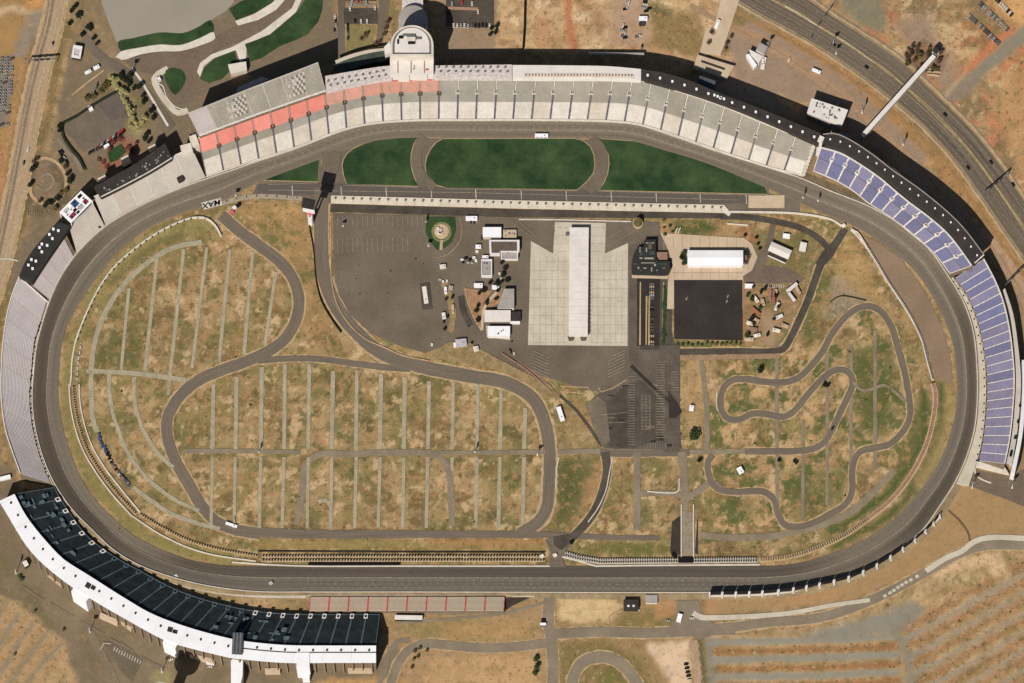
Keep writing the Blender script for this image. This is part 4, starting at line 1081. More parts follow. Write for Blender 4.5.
for x, y in ((240, 88), (262, 78.5), (238, 92), (266, 79.5)):
    p = P(x, y, 0); mb.box((p.x, p.y - 5, 5.5), (.6, .6, 11))
link('canopy_posts', mb, M['metal_grey'], ec)
eb_ = thing('gatehouse', 'cream flat roofed gatehouse in front of the shaded entrance', 'building', P(236, 68, 0))
mb = MB(); mb.prism([P(228, 65, 7), P(246, 62, 7), P(247, 70, 7), P(231, 74, 7)], 0, 7); link('wall', mb, M['concrete'], eb_)
mb = MB(); mb.prism([P(228, 64.5, 7.4), P(246, 61.5, 7.4), P(247, 70, 7.4), P(231, 74, 7.4)], 7, 7.6); link('roof', mb, M['concrete_white'], eb_)

# ---- control tower
tw = thing('tower', 'tall cream tower with a round ended roof behind the top straight', 'tower', P(412, 62, 0))
def dshape(cx, cy, r, y0, h, n=18):
    q = [(cx - r, y0)] + [(cx - r * math.cos(math.pi * k / n), cy - r * .95 * math.sin(math.pi * k / n)) for k in range(n + 1)] + [(cx + r, y0)]
    return [P(x, y, h) for x, y in q]
hT = 46
mb = MB(); mb.prism(dshape(412, 46, 21.5, 56.5, hT), 0, hT - 1.5); link('wall', mb, M['concrete_white'], tw)
o_ = dshape(412, 46, 21.5, 56.5, hT); c_ = sum(o_, Vector()) / len(o_); i1 = [c_ + (p - c_) * .9 for p in o_]; i2 = [c_ + (p - c_) * .8 for p in o_]
mb = MB(); g1 = MB()
for k in range(len(o_)):
    k2 = (k + 1) % len(o_)
    z = lambda p, dz: Vector((p.x, p.y, hT + dz))
    mb.face([z(o_[k], -1.6), z(o_[k2], -1.6), z(o_[k2], 1), z(o_[k], 1)]); mb.face([z(o_[k], 1), z(o_[k2], 1), z(i1[k2], 1), z(i1[k], 1)]); mb.face([z(i1[k], 1), z(i1[k2], 1), z(i1[k2], -1), z(i1[k], -1)])
    g1.face([z(i1[k], -.6), z(i1[k2], -.6), z(i2[k2], -.2), z(i2[k], -.2)])
link('parapet', mb, M['concrete_white'], tw); link('skylight_band', g1, M['metal_grey'], tw)
mb = MB(); mb.prism([(p.x, p.y) for p in i2], hT - 1.4, hT - .2); link('roof', mb, M['roof_pale'], tw)
mb = MB(); p = P(411, 40, hT); mb.box((p.x, p.y, hT + 1.2), (9, 4, 3), 0); link('penthouse', mb, M['concrete_white'], tw)
mb = MB(); p = P(411.5, 43, hT); mb.box((p.x, p.y, hT + .8), (7, 2.2, 2.2), 0); link('plant_room', mb, M['black'], tw)
mb = MB(); p = P(409, 35.5, hT); mb.box((p.x, p.y, hT + .5), (13, 1.6, 1.4), 0); p = P(418, 38.5, hT); mb.box((p.x, p.y, hT + .5), (7, 1.5, 1.4), 0); link('roof_screen', mb, M['metal_grey'], tw)
mb = MB(); p = P(401, 37.5, hT); mb.box((p.x, p.y, hT + .5), (4.5, 2, 1.4)); p = P(398, 42, hT); mb.box((p.x, p.y, hT + .5), (1.6, 4, 1.2)); link('roof_screen', mb, M['black'], tw)
hT2 = 36
mb = MB(); mb.prism([P(390, 56.5, hT2), P(433.5, 56.5, hT2), P(433.5, 73.5, hT2), P(427, 73.5, hT2), P(427, 74.5, hT2), P(409, 74.5, hT2), P(409, 75.5, hT2), P(398, 75.5, hT2), P(398, 74.5, hT2), P(390, 74.5, hT2)], 0, hT2); link('terrace', mb, [M['roof_pale']], tw)
mb = MB()
for x0 in (397.8, 411, 424.3):
    a_ = P(x0, 57.5, hT2 + .1); b_ = P(x0, 73.2, hT2 + .1); mb.box(((a_.x + b_.x) / 2, (a_.y + b_.y) / 2, hT2 + .35), (.8, a_.y - b_.y, .7))
link('roof_kerb', mb, M['brick'], tw)
mb = MB(); p = P(425.8, 58.8, hT2); mb.box((p.x, p.y, hT2 + .6), (4.5, 3.4, 1.2)); p = P(427, 69.8, hT2); mb.box((p.x, p.y, hT2 + .4), (3, 1, .8)); link('red_awning', mb, M['stair_red'], tw)
mb = MB()
for x0, y0 in ((414, 66), (414.5, 68), (413.6, 69.5)):
    p = P(x0, y0, hT2); mb.box((p.x, p.y, hT2 + .4), (.9, .9, .8))
link('roof_vent', mb, M['metal_grey'], tw)
mb = MB(); mb.prism([P(384, 47, 20), P(390, 41, 20), P(391, 52, 20), P(385, 55, 20)], 0, 20); link('stair_tower', mb, M['roof_pale'], tw)
rt = thing('rotunda', 'low round speckled roof building in the shade of the tall tower', 'building', P(412, 20, 0))
def circ(cx, cy, r, h, n=28, ry=None): return [P(cx + r * math.cos(2 * math.pi * k / n), cy + (ry or r) * math.sin(2 * math.pi * k / n), h) for k in range(n)]
mb = MB(); mb.prism(circ(413, 20, 14.5, 16), 0, 16); link('wall', mb, M['roof_pale'], rt)
mb = MB(); q = circ(413, 20, 14.8, 16)
ap = sum(q, Vector()) / len(q); ap.z = 18.2
for k in range(len(q)): mb.face([q[k], q[(k + 1) % len(q)], ap])
link('roof', mb, M['roof_grey'], rt)
mb = MB(); mb.prism([P(402, -20, 11), P(423, -20, 11), P(423, 10, 11), P(402, 10, 11)], 0, 11); link('entrance_hall', mb, M['roof_speckled'], rt)
# covered walk left of the tower
wk = thing('covered_walkway', 'dark green roofed walkway curving up to the tower from the left', 'walkway', P(355, 58, 0))
cA = Curve([(334,75),(350,70),(368,64),(391,60)]); cB = Curve([(334,64.5),(350,58.5),(370,53),(388,50.5)])
link('roof', ribbon(cA, cB, 10, 10, 10), mat('roof_teal', C(76, 84, 74), C(58, 66, 58)), wk)
link('terrace', ribbon(Curve([(336,63.5),(350,58),(370,52.5),(387,50)]), Curve([(335,60.5),(350,54.5),(370,49.5),(384,48)]), 11, .8, 10), M['concrete'], wk)

# ---- blue stand in the north-east turn
FP = Curve([(813,171),(835,180.5),(853,191),(868,203),(884,213),(900,224.5),(913,235.5),(928,247.5),(938,258),(950,274)])
BP = Curve([(821,147.5),(840,153),(858,163),(880,178),(893,189),(910,203),(930,218),(948,234),(960,249),(972,266)])
SP = cmap(FP, BP, 3.5, 23)
bs = thing('grandstand', 'blue seated grandstand with a dark dotted roof behind the top right turn', 'grandstand', P(895, 205, 0))
NP = 13
for i in range(NP):
    t0, t1 = i / NP, (i + 1) / NP
    link('seating_block', step_mesh(SP, t0 + .004, t1 - .004, .02, .55, 12, 2), seat('bench_blue') if i % 3 else seat('bench_lilac'), bs)
    link('seating_block', step_mesh(SP, t0 + .004, t1 - .004, .57, .97, 10, 2), seat('bench_blue') if (i + 1) % 4 else seat('bench_lilac'), bs)
for i in range(NP + 1):
    t = i / NP
    link('stairway', step_mesh(SP, max(0, t - .004), min(1, t + .004), .0, .97, 26, 1, .14), M['stair_white'], bs)
    if 0 < i < NP: link('tunnel_entrance', portal(SP, t, .66, .0105, .085), [M['stair_white'], M['black']], bs)
for k in range(18):
    t = random.uniform(.03, .95); v0 = random.choice([.6, .62, .1])
    link('walkway', step_mesh(SP, t, t + random.uniform(.004, .03), v0 + .2, v0 + .23, 1, 1, .1), M['bench_lilac'], bs)
link('safety_rail', rail(SP, 0, 1, 0, 1.2, .7, 40), M['concrete_white'], bs); link('back_rail', rail(SP, 0, 1, .985, 1.3, 1.1, 40), M['stair_white'], bs)
substructure(bs, FP, BP, 3.5, 23, M['wall_tan'], 30)
qA = Curve([(825,144.5),(841,149.8),(859.5,159),(881.8,174.2),(895,185.2),(912,199.2),(932,214.3),(950,230.6),(962.2,245.8),(974.5,263.5)]); qB = Curve([(823,134.5),(834,133.5),(850,140),(873,155),(893,170.5),(918,188),(943,208),(957,221),(968,233.5),(984,255)])
hP = 30
link('dark_roof', ribbon(qA, qB, hP, 7, 30), M['roof_dark'], bs)
vent_boxes(bs, [between(qA, qB, (k + .6) / 19, .52) for k in range(19)], hP, 1.2, M['roof_white'])
mb = rail(lambda t, v, dz=0: P(*between(qA, qB, 1, v * 1.0 + t), hP), 0, 1, 0, 1.2, 1.0, 8); link('roof_edge', mb, M['stair_white'], bs)
mb = rail(lambda t, v, dz=0: P(*qB.at(t), hP), 0, 1, 0, .8, .6, 40); link('roof_parapet', mb, M['roof_grey'], bs)

# ---- lilac stand on the east turn
FE = Curve([(954,279),(966,296),(975,316),(981,340),(985,365),(986,390),(985,415),(982,440),(978,461)])
BE = Curve([(984,259),(995,280),(1003,300),(1009,325),(1012.5,350),(1014.5,380),(1013,410),(1010,438),(1005,464)])
SE_ = cmap(FE, BE, 4, 19)
es = thing('grandstand', 'lilac seated grandstand with white aisles along the right hand turn', 'grandstand', P(1000, 370, 0))
NE_ = 22
for i in range(NE_):
    t0, t1 = i / NE_, (i + 1) / NE_
    link('seating_block', step_mesh(SE_, t0 + .003, t1 - .003, .05, .97, 18, 2), seat('bench_blue') if i in (1, 2, 4, 5, 6, 9, 12) else seat('bench_lilac'), es)
for i in range(NE_ + 1):
    t = i / NE_
    link('stairway', step_mesh(SE_, max(0, t - .0024), min(1, t + .0024), .0, .97, 24, 1, .14), M['stair_white'], es)
    mb = MB(); p = SE_(t, .03); mb.box((p.x, p.y, p.z + .3), (1.5, 1.5, 1.2)); link('stair_gate', mb, M['black'], es); mb = MB(); p = SE_(min(1, t + .012), -.06); mb.box((p.x, p.y, p.z + .3), (1.3, 1.3, 1.2)); link('stair_gate', mb, M['black'], es)
link('back_rail', rail(SE_, 0, 1, .985, 1.3, 1.2, 40), M['stair_white'], es)
substructure(es, FE, BE, 4, 19, M['wall_tan'], 30)
link('rear_concourse', ribbon(Curve([(1003,290),(1010,315),(1014,345),(1016,380),(1014.5,410),(1011.5,438),(1006.5,463)]), Curve([(1005,288),(1013,313),(1018,345),(1021,380),(1019.5,410),(1016.5,438),(1011.5,466)]), 17, 2.5, 20), M['bench_pale'], es)
link('rear_wall', ribbon(Curve([(1022,360),(1022.5,385),(1021,410),(1018,438),(1011,472)]), Curve([(1026,360),(1026.5,385),(1025,410),(1022,438),(1015,473)]), 19, 19, 16), M['metal_white'], es)
mb = MB()
for x, y in ((1020, 406), (1018, 422), (1015, 438), (1011, 453), (1010.5, 455.5), (1006.5, 468)):
    p = P(x, y, 19); mb.box((p.x, p.y, 19.5), (2, 2.4, 1.4), R(15))
link('roof_hatch', mb, M['black'], es)
link('end_ramp', ribbon(Curve([(977,461),(1005,467)], False), Curve([(976,466),(1009,474)], False), 4, 4, 6), M['concrete_white'], es)
# concourse between the wall and the lilac stand
link('concourse', ribbon(Curve([(951,279),(965,301.5),(975,331),(979,374),(979,400),(976,430),(967,460),(956,484)]), Curve([(953,277),(967,296),(977,318),(984,350),(986,385),(985,415),(980,450),(969,485)]), 3.6, 4, 30), M['concrete'], kind='structure')
mb = MB()
for k in range(46):
    t = k / 45; p = P(*between(Curve([(962,292),(972,315),(978,340),(981,370),(982,395),(980,425),(974,455)]), Curve([(963,292),(973,315),(979,340),(982,370),(983,395),(981,425),(975,455)]), t, .5), 3.7)
    mb.box((p.x, p.y, 4.1), (.9, .9, .9))
strip('sidewalk', [(974.5,466),(976,475),(983,480),(991,483)], 1.6, M['concrete_white'], 'over')

# ---- pale stands of the north-west turn
FW = Curve([(106,225.5),(140,206),(175,190),(206,177.5)]); BW = Curve([(94,197),(118,184.5),(150,168),(174,156),(192,148)])
SW_ = cmap(FW, BW, 3, 18)
ws = thing('grandstand', 'pale grandstand with a long dark roof at the top left turn', 'grandstand', P(140, 196, 0))
for i in range(6):
    link('seating_block', step_mesh(SW_, i / 6 + .003, (i + 1) / 6 - .003, 0, .97, 18, 3), seat('bench_pale'), ws)
    link('stairway', step_mesh(SW_, max(0, i / 6 - .004), i / 6 + .004, 0, .97, 26, 1, .1), M['stair_white'], ws)
link('back_rail', rail(SW_, 0, .9, .985, 1.4, 1.2, 20), M['stair_white'], ws)
substructure(ws, FW, BW, 3, 18, M['wall_tan'], 20)
rA = Curve([(101,197),(122,186.5),(150,171.5),(172,158)]); rB = Curve([(94,186.5),(118,173.5),(140,160.5),(165,143)])
link('dark_roof', ribbon(rA, rB, 24, 6.5, 12), M['roof_dark'], ws)
mb = MB()
for k in range(26):
    x, y = between(rA, rB, random.uniform(.06, .97), random.uniform(.2, .6)); p = P(x, y, 24); mb.box((p.x, p.y, 24.4), (random.uniform(.8, 2.2), random.uniform(.6, 1.4), .8), R(random.choice([30, 60])))
link('roof_unit', mb, M['roof_grey'], ws)
for k in range(26):
    pass
mb = rail(lambda t, v, dz=0: P(*rA.at(t), 24), 0, 1, 0, .8, .8, 20); link('roof_edge', mb, M['stair_white'], ws)
for x, y, r_ in ((126, 160, 28), (153, 149, 28), (103, 180, 28)):
    mb = MB(); p = P(x, y, 20); mb.box((p.x, p.y, 10), (8, 6, 20), R(r_)); link('stair_tower', mb, M['roof_dark'], ws)
    mb = MB(); p = P(x - 1.2, y - 2.4, 20); mb.box((p.x, p.y, 20.4), (8, 1.2, .9), R(r_)); link('tower_coping', mb, M['stair_white'], ws)
mb = MB(); p = P(180.5, 180, 8); mb.box((p.x, p.y, 9), (6, 5, 3), R(25)); link('tunnel_entrance', mb, M['tunnel'], ws)
mb = MB(); p = P(186.5, 148.5, 22); mb.box((p.x, p.y, 11), (11, 9, 22), R(15)); link('ramp_tower', mb, M['concrete_white'], ws)
# logo roof
lr = thing('pavilion', 'square white pavilion roof covered in coloured emblem panels', 'pavilion', P(76, 206, 0))
hL = 24
qa = [P(59.5, 212, hL), P(81, 190.5, hL), P(92.5, 201, hL), P(71, 223, hL)]
mb = MB(); mb.prism(qa, hL - 1.2, hL); link('roof', mb, M['roof_white'], lr)
mb = MB()
for p in qa: mb.box((p.x * .97 + (qa[0].x + qa[2].x) * .015, p.y, hL / 2 - 1), (1, 1, hL - 2))
link('column', mb, M['metal_white'], lr)
U = qa[1] - qa[0]; V_ = qa[3] - qa[0]
pal = [M['roof_lilac'], M['blue'], M['red'], M['black'], M['pink'], M['car_black'], mat('wine', C(140, 60, 74)), M['silver']]
def patch(u, v, du, dv, m):
    mb = MB(); z = Vector((0, 0, .12))
    mb.face([qa[0] + U * u + V_ * v + z, qa[0] + U * u + V_ * (v + dv) + z, qa[0] + U * (u + du) + V_ * (v + dv) + z, qa[0] + U * (u + du) + V_ * v + z])
    link('emblem_panel', mb, m, lr)
for u, v, du, dv, m in [(.44,.1,.22,.42,1),(.76,.1,.16,.2,5),(.76,.55,.16,.3,6),(.5,.62,.2,.26,7),(.1,.12,.2,.24,7),(.1,.6,.24,.28,6),(.34,.5,.12,.2,3),(.36,.75,.12,.16,3)]:
    patch(u, v, du, dv, pal[m])
for k in range(24): patch(random.uniform(.07, .86), random.uniform(.1, .84), random.uniform(.03, .07), random.uniform(.04, .09), random.choice(pal[2:]))
# middle pale block between pavilion and the dark dotted roof
FW2 = Curve([(77,253.5),(92,238),(105,226.5)], False); BW2 = Curve([(69,226),(83,214),(93,203.5)], False)
SW2 = cmap(FW2, BW2, 3, 17)
w2_ = thing('grandstand', 'short pale grandstand block below the emblem covered pavilion', 'grandstand', P(88, 228, 0))
for i in range(3):
    link('seating_block', step_mesh(SW2, i / 3 + .004, (i + 1) / 3 - .004, 0, .97, 16, 1), M['bench_pale'], w2_)
for i in range(4): link('stairway', step_mesh(SW2, max(0, i / 3 - .008), min(1, i / 3 + .008), 0, .97, 24, 1, .1), M['bench_white'] if i in (1, 2) else M['stair_white'], w2_)
link('back_rail', rail(SW2, 0, 1, .985, 1.2, 1, 8), M['bench_mauve'], w2_)
substructure(w2_, FW2, BW2, 3, 17, M['wall_tan'], 8)
mb = MB(); p = SW2(.86, .12); mb.box((p.x, p.y, p.z + .4), (1.8, 2, 1.2), R(40)); link('hatch', mb, M['black'], w2_)
# dark roofed block
FW3 = Curve([(50,300),(60,278),(76,254.5)], False); BW3 = Curve([(31,284),(44,264),(66,234)], False)
SW3 = cmap(FW3, BW3, 3, 16)
w3 = thing('grandstand', 'mauve grandstand with a charcoal roof carrying pairs of white vents', 'grandstand', P(52, 270, 0))
for i in range(4): link('seating_block', step_mesh(SW3, i / 4 + .004, min(.93, (i + 1) / 4 - .004), 0, .97, 16, 1), M['bench_mauve'], w3)
for i in range(4): link('stairway', step_mesh(SW3, max(0, i / 4 - .006), i / 4 + .006, 0, .97, 24, 1, .1), M['bench_pale'], w3)
mb = MB(); step_mesh(SW3, .94, 1.0, 0, .9, 16, 1, -1.5, mb); link('tunnel_ramp', mb, M['tunnel'], w3)
link('back_rail', rail(SW3, 0, .93, .985, 1.2, 1.1, 8), M['roof_lilac'], w3)
substructure(w3, FW3, BW3, 3, 16, M['wall_tan'], 8)
rA = Curve([(32.5,282.5),(43,266),(56,247),(70.5,226)]); rB = Curve([(19,276),(25,262),(36,246),(58,221.5)])
link('dark_roof', ribbon(rA, rB, 23, 7, 12), M['roof_charcoal'], w3)
vent_boxes(w3, [(53.5,229.5),(58.5,231),(49.5,234.8),(52.5,239),(42,244.5),(47.3,245.8),(39.7,248),(42,252.3),(31.5,260),(36,261.5),(28.5,265.5),(32.7,269)], 23, 1.9, M['roof_white'])
# long plain west stand
FW4 = Curve([(48.5,302),(40,330),(36,343),(33,372),(31,400),(34.5,431),(43,462),(52,484)]); BW4 = Curve([(19,276),(10,300),(4,330),(1,365),(1,400),(5,430),(12,452),(20,474)])
SW4 = cmap(FW4, BW4, 3, 17)
w4 = thing('grandstand', 'long plain mauve grandstand along the left hand turn', 'grandstand', P(18, 380, 0))
for i in range(9): link('seating_block', step_mesh(SW4, i / 9 + .001, (i + 1) / 9 - .001, 0.06, .97, 20, 3), seat('bench_mauve'), w4)
for i in range(10): link('stairway', step_mesh(SW4, max(0, i / 9 - .002), min(1, i / 9 + .002), 0, .97, 28, 1, .06), M['bench_pale'], w4)
link('back_rail', rail(SW4, 0, 1, .985, 1.2, 1, 40), M['stair_white'], w4)
link('end_wall', rail(lambda t, v, dz=0: SW4(.004, t), 0, 1, 0, 1.2, 1.2, 8), M['stair_white'], w4)
for k in range(40):
    t = .1 + .88 * k / 40; mb = MB(); p = SW4(t, .03 + random.uniform(-.02, .02)); mb.box((p.x, p.y, p.z + .5), (1.4, random.uniform(1.2, 2.6), 1.6), R(random.uniform(-30, 30))); link('entry_gate', mb, M['black'] if k % 4 else M['brick'], w4)
link('safety_rail', rail(SW4, 0, 1, 0, 1.2, .7, 40), M['concrete_white'], w4)
substructure(w4, FW4, BW4, 3, 17, M['wall_tan'], 30)

# ---- dark stand with the white roof in the south-west
FS = Curve([(54,487.5),(60,499),(67.5,510.5),(77.5,525),(87.5,537),(100,547.5),(124,563),(141.5,572),(159,582),(176.5,590.5),(191,596),(205,600.5),(230,607),(250,611),(285,614.5),(320,615),(350,615),(380,615)])
RS_ = Curve([(14.5,494),(25,514),(37.5,531),(56,552),(64,559.5),(91.5,577),(123,597),(151.5,613.5),(189,627.5),(230,638.5),(247.5,641.5),(285,645),(330,645.5),(376,645.5)])
SS = cmap(FS, RS_, 5, 26)
dk_ = thing('grandstand', 'shaded dark seated grandstand under a long white roof at bottom left', 'grandstand', P(190, 625, 0))
ND = 27
for i in range(ND):
    t0, t1 = i / ND, (i + 1) / ND
    link('lower_seating', step_mesh(SS, t0 + .002, t1 - .002, 0, .5, 14, 2), seat('bench_teal'), dk_)
    link('upper_seating', step_mesh(SS, t0 + .002, t1 - .002, .5, .985, 14, 2), seat('bench_teal'), dk_)
for i in range(ND + 1):
    t = i / ND
    link('stairway', step_mesh(SS, max(0, t - .0018), min(1, t + .0018), 0, .985, 30, 1, .14), M['stair_teal'], dk_)
    if 0 < i < ND:
        link('tunnel_entrance', portal(SS, t, .06, .0052, .06, 2.2), [M['stair_white'] if i > 17 or i < 7 else M['bench_teal_pale'], M['bench_teal']], dk_)
mb = MB()   # lighter seat lettering blocks
for k in range(46):
    t = random.choice([random.uniform(.0, .2), random.uniform(.57, .78)]); v = random.uniform(.15, .9); step_mesh(SS, t, t + random.uniform(.006, .014), v, v + random.uniform(.05, .14), 1, 1, .15, mb)
link('seat_pattern', mb, M['bench_teal_pale'], dk_)
link('front_rail', rail(SS, 0, 1, -.005, 1.2, .7, 60), M['bench_teal_pale'], dk_)
substructure(dk_, FS, RS_, 5, 26, M['roof_charcoal'], 50)
OS = Curve([(-1,501),(9,517.5),(22.5,540),(35,556),(64,581),(94,600.5),(121.5,616.5),(164,639.5),(185,646.5),(215,654),(230,657.5),(247.5,659.5),(285,662.5),(330,662.5),(376,662.5)])
hW = 29
link('white_roof', ribbon(RS_, OS, hW, 1.2, 50), M['roof_white'], dk_)
mbw = MB()
RSi = Curve([(a_[0] * .45 + b_[0] * .55, a_[1] * .45 + b_[1] * .55) for a_, b_ in zip([RS_.at(k / 30) for k in range(31)], [OS.at(k / 30) for k in range(31)])])
link('suites', ribbon(RSi, Curve([(x - .4, y - 1.2) for x, y in [OS.at(k / 30) for k in range(31)]]), hW - 1.3, hW - 1, 50), M['wall_tan'], dk_)
vent_boxes(dk_, [between(RS_, OS, (k + .5) / 30, .3 if k > 20 else .45) for k in range(30)], hW, 1.4, M['roof_charcoal'], 'roof_hatch', 1.0)
pier_m = mat('pier', C(156, 136, 112), C(138, 120, 98))
for k in range(46):
    t = (k + .5) / 46; p = P(*OS.at(t), hW); q = OS.tangent(t); mb = MB(); nrm = Vector((q.y, -q.x, 0))
    c_ = p + nrm * .35
    mb.box((c_.x, c_.y, hW / 2 - 1), (1.3, 1.3, hW - 2), math.atan2(q.y, q.x)); link('facade_pier', mb, pier_m, dk_)
mb = rail(lambda t, v, dz=0: P(*between(RS_, OS, t, .42), hW), .66, 1, 0, .7, .5, 30); link('roof_joint', mb, M['roof_charcoal'], dk_)
for x, y, w_, d_, r_ in ((90, 587, 11, 4.5, -32), (172, 631, 11, 4, -15)):
    mb = MB(); p = P(x, y, hW); mb.box((p.x - 2, p.y + 1, hW + .5), (w_ * .45, d_, 1.4), R(r_)); mb.box((p.x + 3, p.y - 1.2, hW + .5), (w_ * .4, d_ * .7, 1.6), R(r_)); link('air_conditioner', mb, M['roof_charcoal'], dk_)
for x, y, w_, d_, h_, r_, m_ in ((81, 593, 18, 9, 28, -35, 'roof_white'), (171, 641, 14, 10, 28, -25, 'roof_white'), (303, 660, 13, 15, 30, 0, 'roof_white'), (306, 676, 7, 5, 12, 0, 'roof_white')):
    mb = MB(); p = P(x, y, h_); mb.box((p.x, p.y, h_ / 2), (w_, d_, h_), R(r_)); link('stair_tower', mb, M[m_], dk_)
mb = MB(); p = P(237.5, 642, 32); mb.box((p.x, p.y - 1, 16), (10.5, 21, 32), R(-3)); link('lift_shaft', mb, M['roof_slate'], dk_)
for k in range(3):
    mb = MB(); p = P(233.7 + 3.4 * k, 642, 32.2); mb.box((p.x, p.y - 1, 32.5), (1.2, 20, .7), R(-3)); link('louvre', mb, M['metal_grey'], dk_)
mb = MB(); p = P(236.5, 669, 20); mb.prism([P(231, 657, 20), P(243, 659, 20), P(242.5, 676, 20), P(239, 690, 20), P(231, 690, 20), P(231, 668, 20)], 0, 20); link('ramp_tower', mb, M['roof_white'], dk_)
for x0, x1, y_ in ((122, 132, 619), (100, 118, 613), (265, 280, 669), (348, 372, 668), (190, 214, 652)):
    mb = MB(); a_ = P(x0, y_, 8); b_ = P(x1, y_ + (8 if x0 < 200 else 0), 8); d = b_ - a_; mb.box(((a_.x + b_.x) / 2, (a_.y + b_.y) / 2 - 1, 4), (d.length, 4, 8), math.atan2(d.y, d.x)); link('ticket_hall', mb, M['concrete_pink'], dk_)
strip('walkway', [(50,474),(56,487),(66,502),(80,521),(92,533),(108,549),(135,566),(172,581),(210,590),(250,595),(306,596)], 4.5, M['concrete'], 'mark')
# ---- low rose stand on the back straight
FL = Curve([(310,597),(505,597)], False); BL = Curve([(309,611),(504,611)], False)
SL = cmap(FL, BL, 2.2, 6.5)
ls = thing('bleacher', 'low rose coloured bleacher with red aisles beside the bottom straight', 'bleacher', P(407, 606, 0))
for i in range(10):
    link('seating_block', step_mesh(SL, i / 10 + .003, (i + 1) / 10 - .003, 0, 1, 12, 1), mat('bench_rose%d' % i, C(200 - i * 1.6, 172 - i * .2, 150 - i * .7), C(186, 166, 142), scale=.06, fine=.08), ls)
for i in range(11): link('stairway', step_mesh(SL, max(0, i / 10 - .004), min(1, i / 10 + .004), 0, 1, 14, 1, .1), M['stair_red'], ls)
substructure(ls, FL, BL, 2.2, 6.5, M['wall_tan'], 6)
strip('walkway', [(306,594.3),(512,594.3)], 3.4, M['concrete_white'], 'mark', smooth=False)
strip('verge', [(505, 610), (460, 613), (420, 612)], 4, M['gravel_road'], 'road')

# ---- billboards along the south-east turn
bp_ = catmull([(709,595.4),(722,595.2),(735.5,595),(749,594.6),(762,594),(778,592.8),(793,590.8),(806,588.6),(819,586),(833.5,583),(848,579.5),(862.5,573.6),(876,567),(889.5,559),(902,550.5),(914,541.5),(924.5,532.5),(932.5,524.5),(939,517)], False, 60)
for k in range(len(bp_) - 1):
    a_ = P(*bp_[k], 0); b_ = P(*bp_[k + 1], 0); d = b_ - a_; ang = math.atan2(d.y, d.x); c_ = (a_ + b_) / 2
    th = thing('billboard', 'dark backed billboard on white posts, one of the row outside the bottom right turn', 'billboard', c_, 'billboards along the turn')
    hh = 9.5 if k < 14 else 7.5
    mb = MB(); mb.box((c_.x, c_.y, hh / 2 + 1.2), (d.length - 3.2, .5, hh - 1), ang, bottom=True); link('panel', mb, M['black'], th)
    for s in (-.5, .5):
        mb = MB(); q = c_ + d * s * .94 - Vector((-d.y, d.x, 0)).normalized() * .7; mb.box((q.x, q.y, hh / 2 + .5), (1.3, .9, hh + 1), ang); mb.tube((q.x, q.y, hh * .8), tuple(Vector((q.x, q.y, .5)) - Vector((-d.y, d.x, 0)).normalized() * 2.4), .35, .35, 6); link('post', mb, M['metal_white'], th)
    mb = MB(); q = c_ - Vector((-d.y, d.x, 0)).normalized() * 1; mb.box((q.x, q.y, .8), (d.length, 1.8, 1.6), ang); link('footing', mb, M['concrete_white'], th)

# ================================================================== PIT WALL, BARRIERS, FENCES
pw = thing('pit_boxes', 'long white concrete strip of pit boxes below the front lawns', 'pit boxes', P(530, 204, 0))
pA = Curve([(331,195.4),(512,200.2),(724,204.8)], False); pB = Curve([(331,203),(512,208),(727,212.6)], False)
link('slab', ribbon(pA, pB, 1.1, 1.2, 40), mat('pit_concrete', C(228, 214, 190), C(208, 194, 170), scale=.12, fine=.08), pw)
mb = MB()
for k in range(45):
    a_ = between(pA, pB, (k + .5) / 45, .06); b_ = between(pA, pB, (k + .5) / 45, .94); a_ = P(*a_, 1.13); b_ = P(*b_, 1.13)
    mb.face([a_ + Vector((-.2, 0, 0)), b_ + Vector((-.2, 0, 0)), b_ + Vector((.2, 0, 0)), a_ + Vector((.2, 0, 0))][::1])
link('bay_lines', mb, M['tan'], pw)
for k in range(45):
    x, y = between(pA, pB, (k + .5) / 45, .42); p = P(x, y, 1.1); mb = MB(); mb.box((p.x, p.y, 1.8), (1.5, 1.3, 1.4)); mb.box((p.x, p.y, 2.6), (2.2, .9, .25), bottom=True); link('pit_cart', mb, M['metal_grey'], pw)
mb = MB(); mb.prism([P(724, 204.8, 1.2), P(731, 213, 1.2), P(729, 216, 1.2), P(724, 212.5, 1.2)], 0, 1.2); link('wall_end', mb, M['concrete_white'], pw)
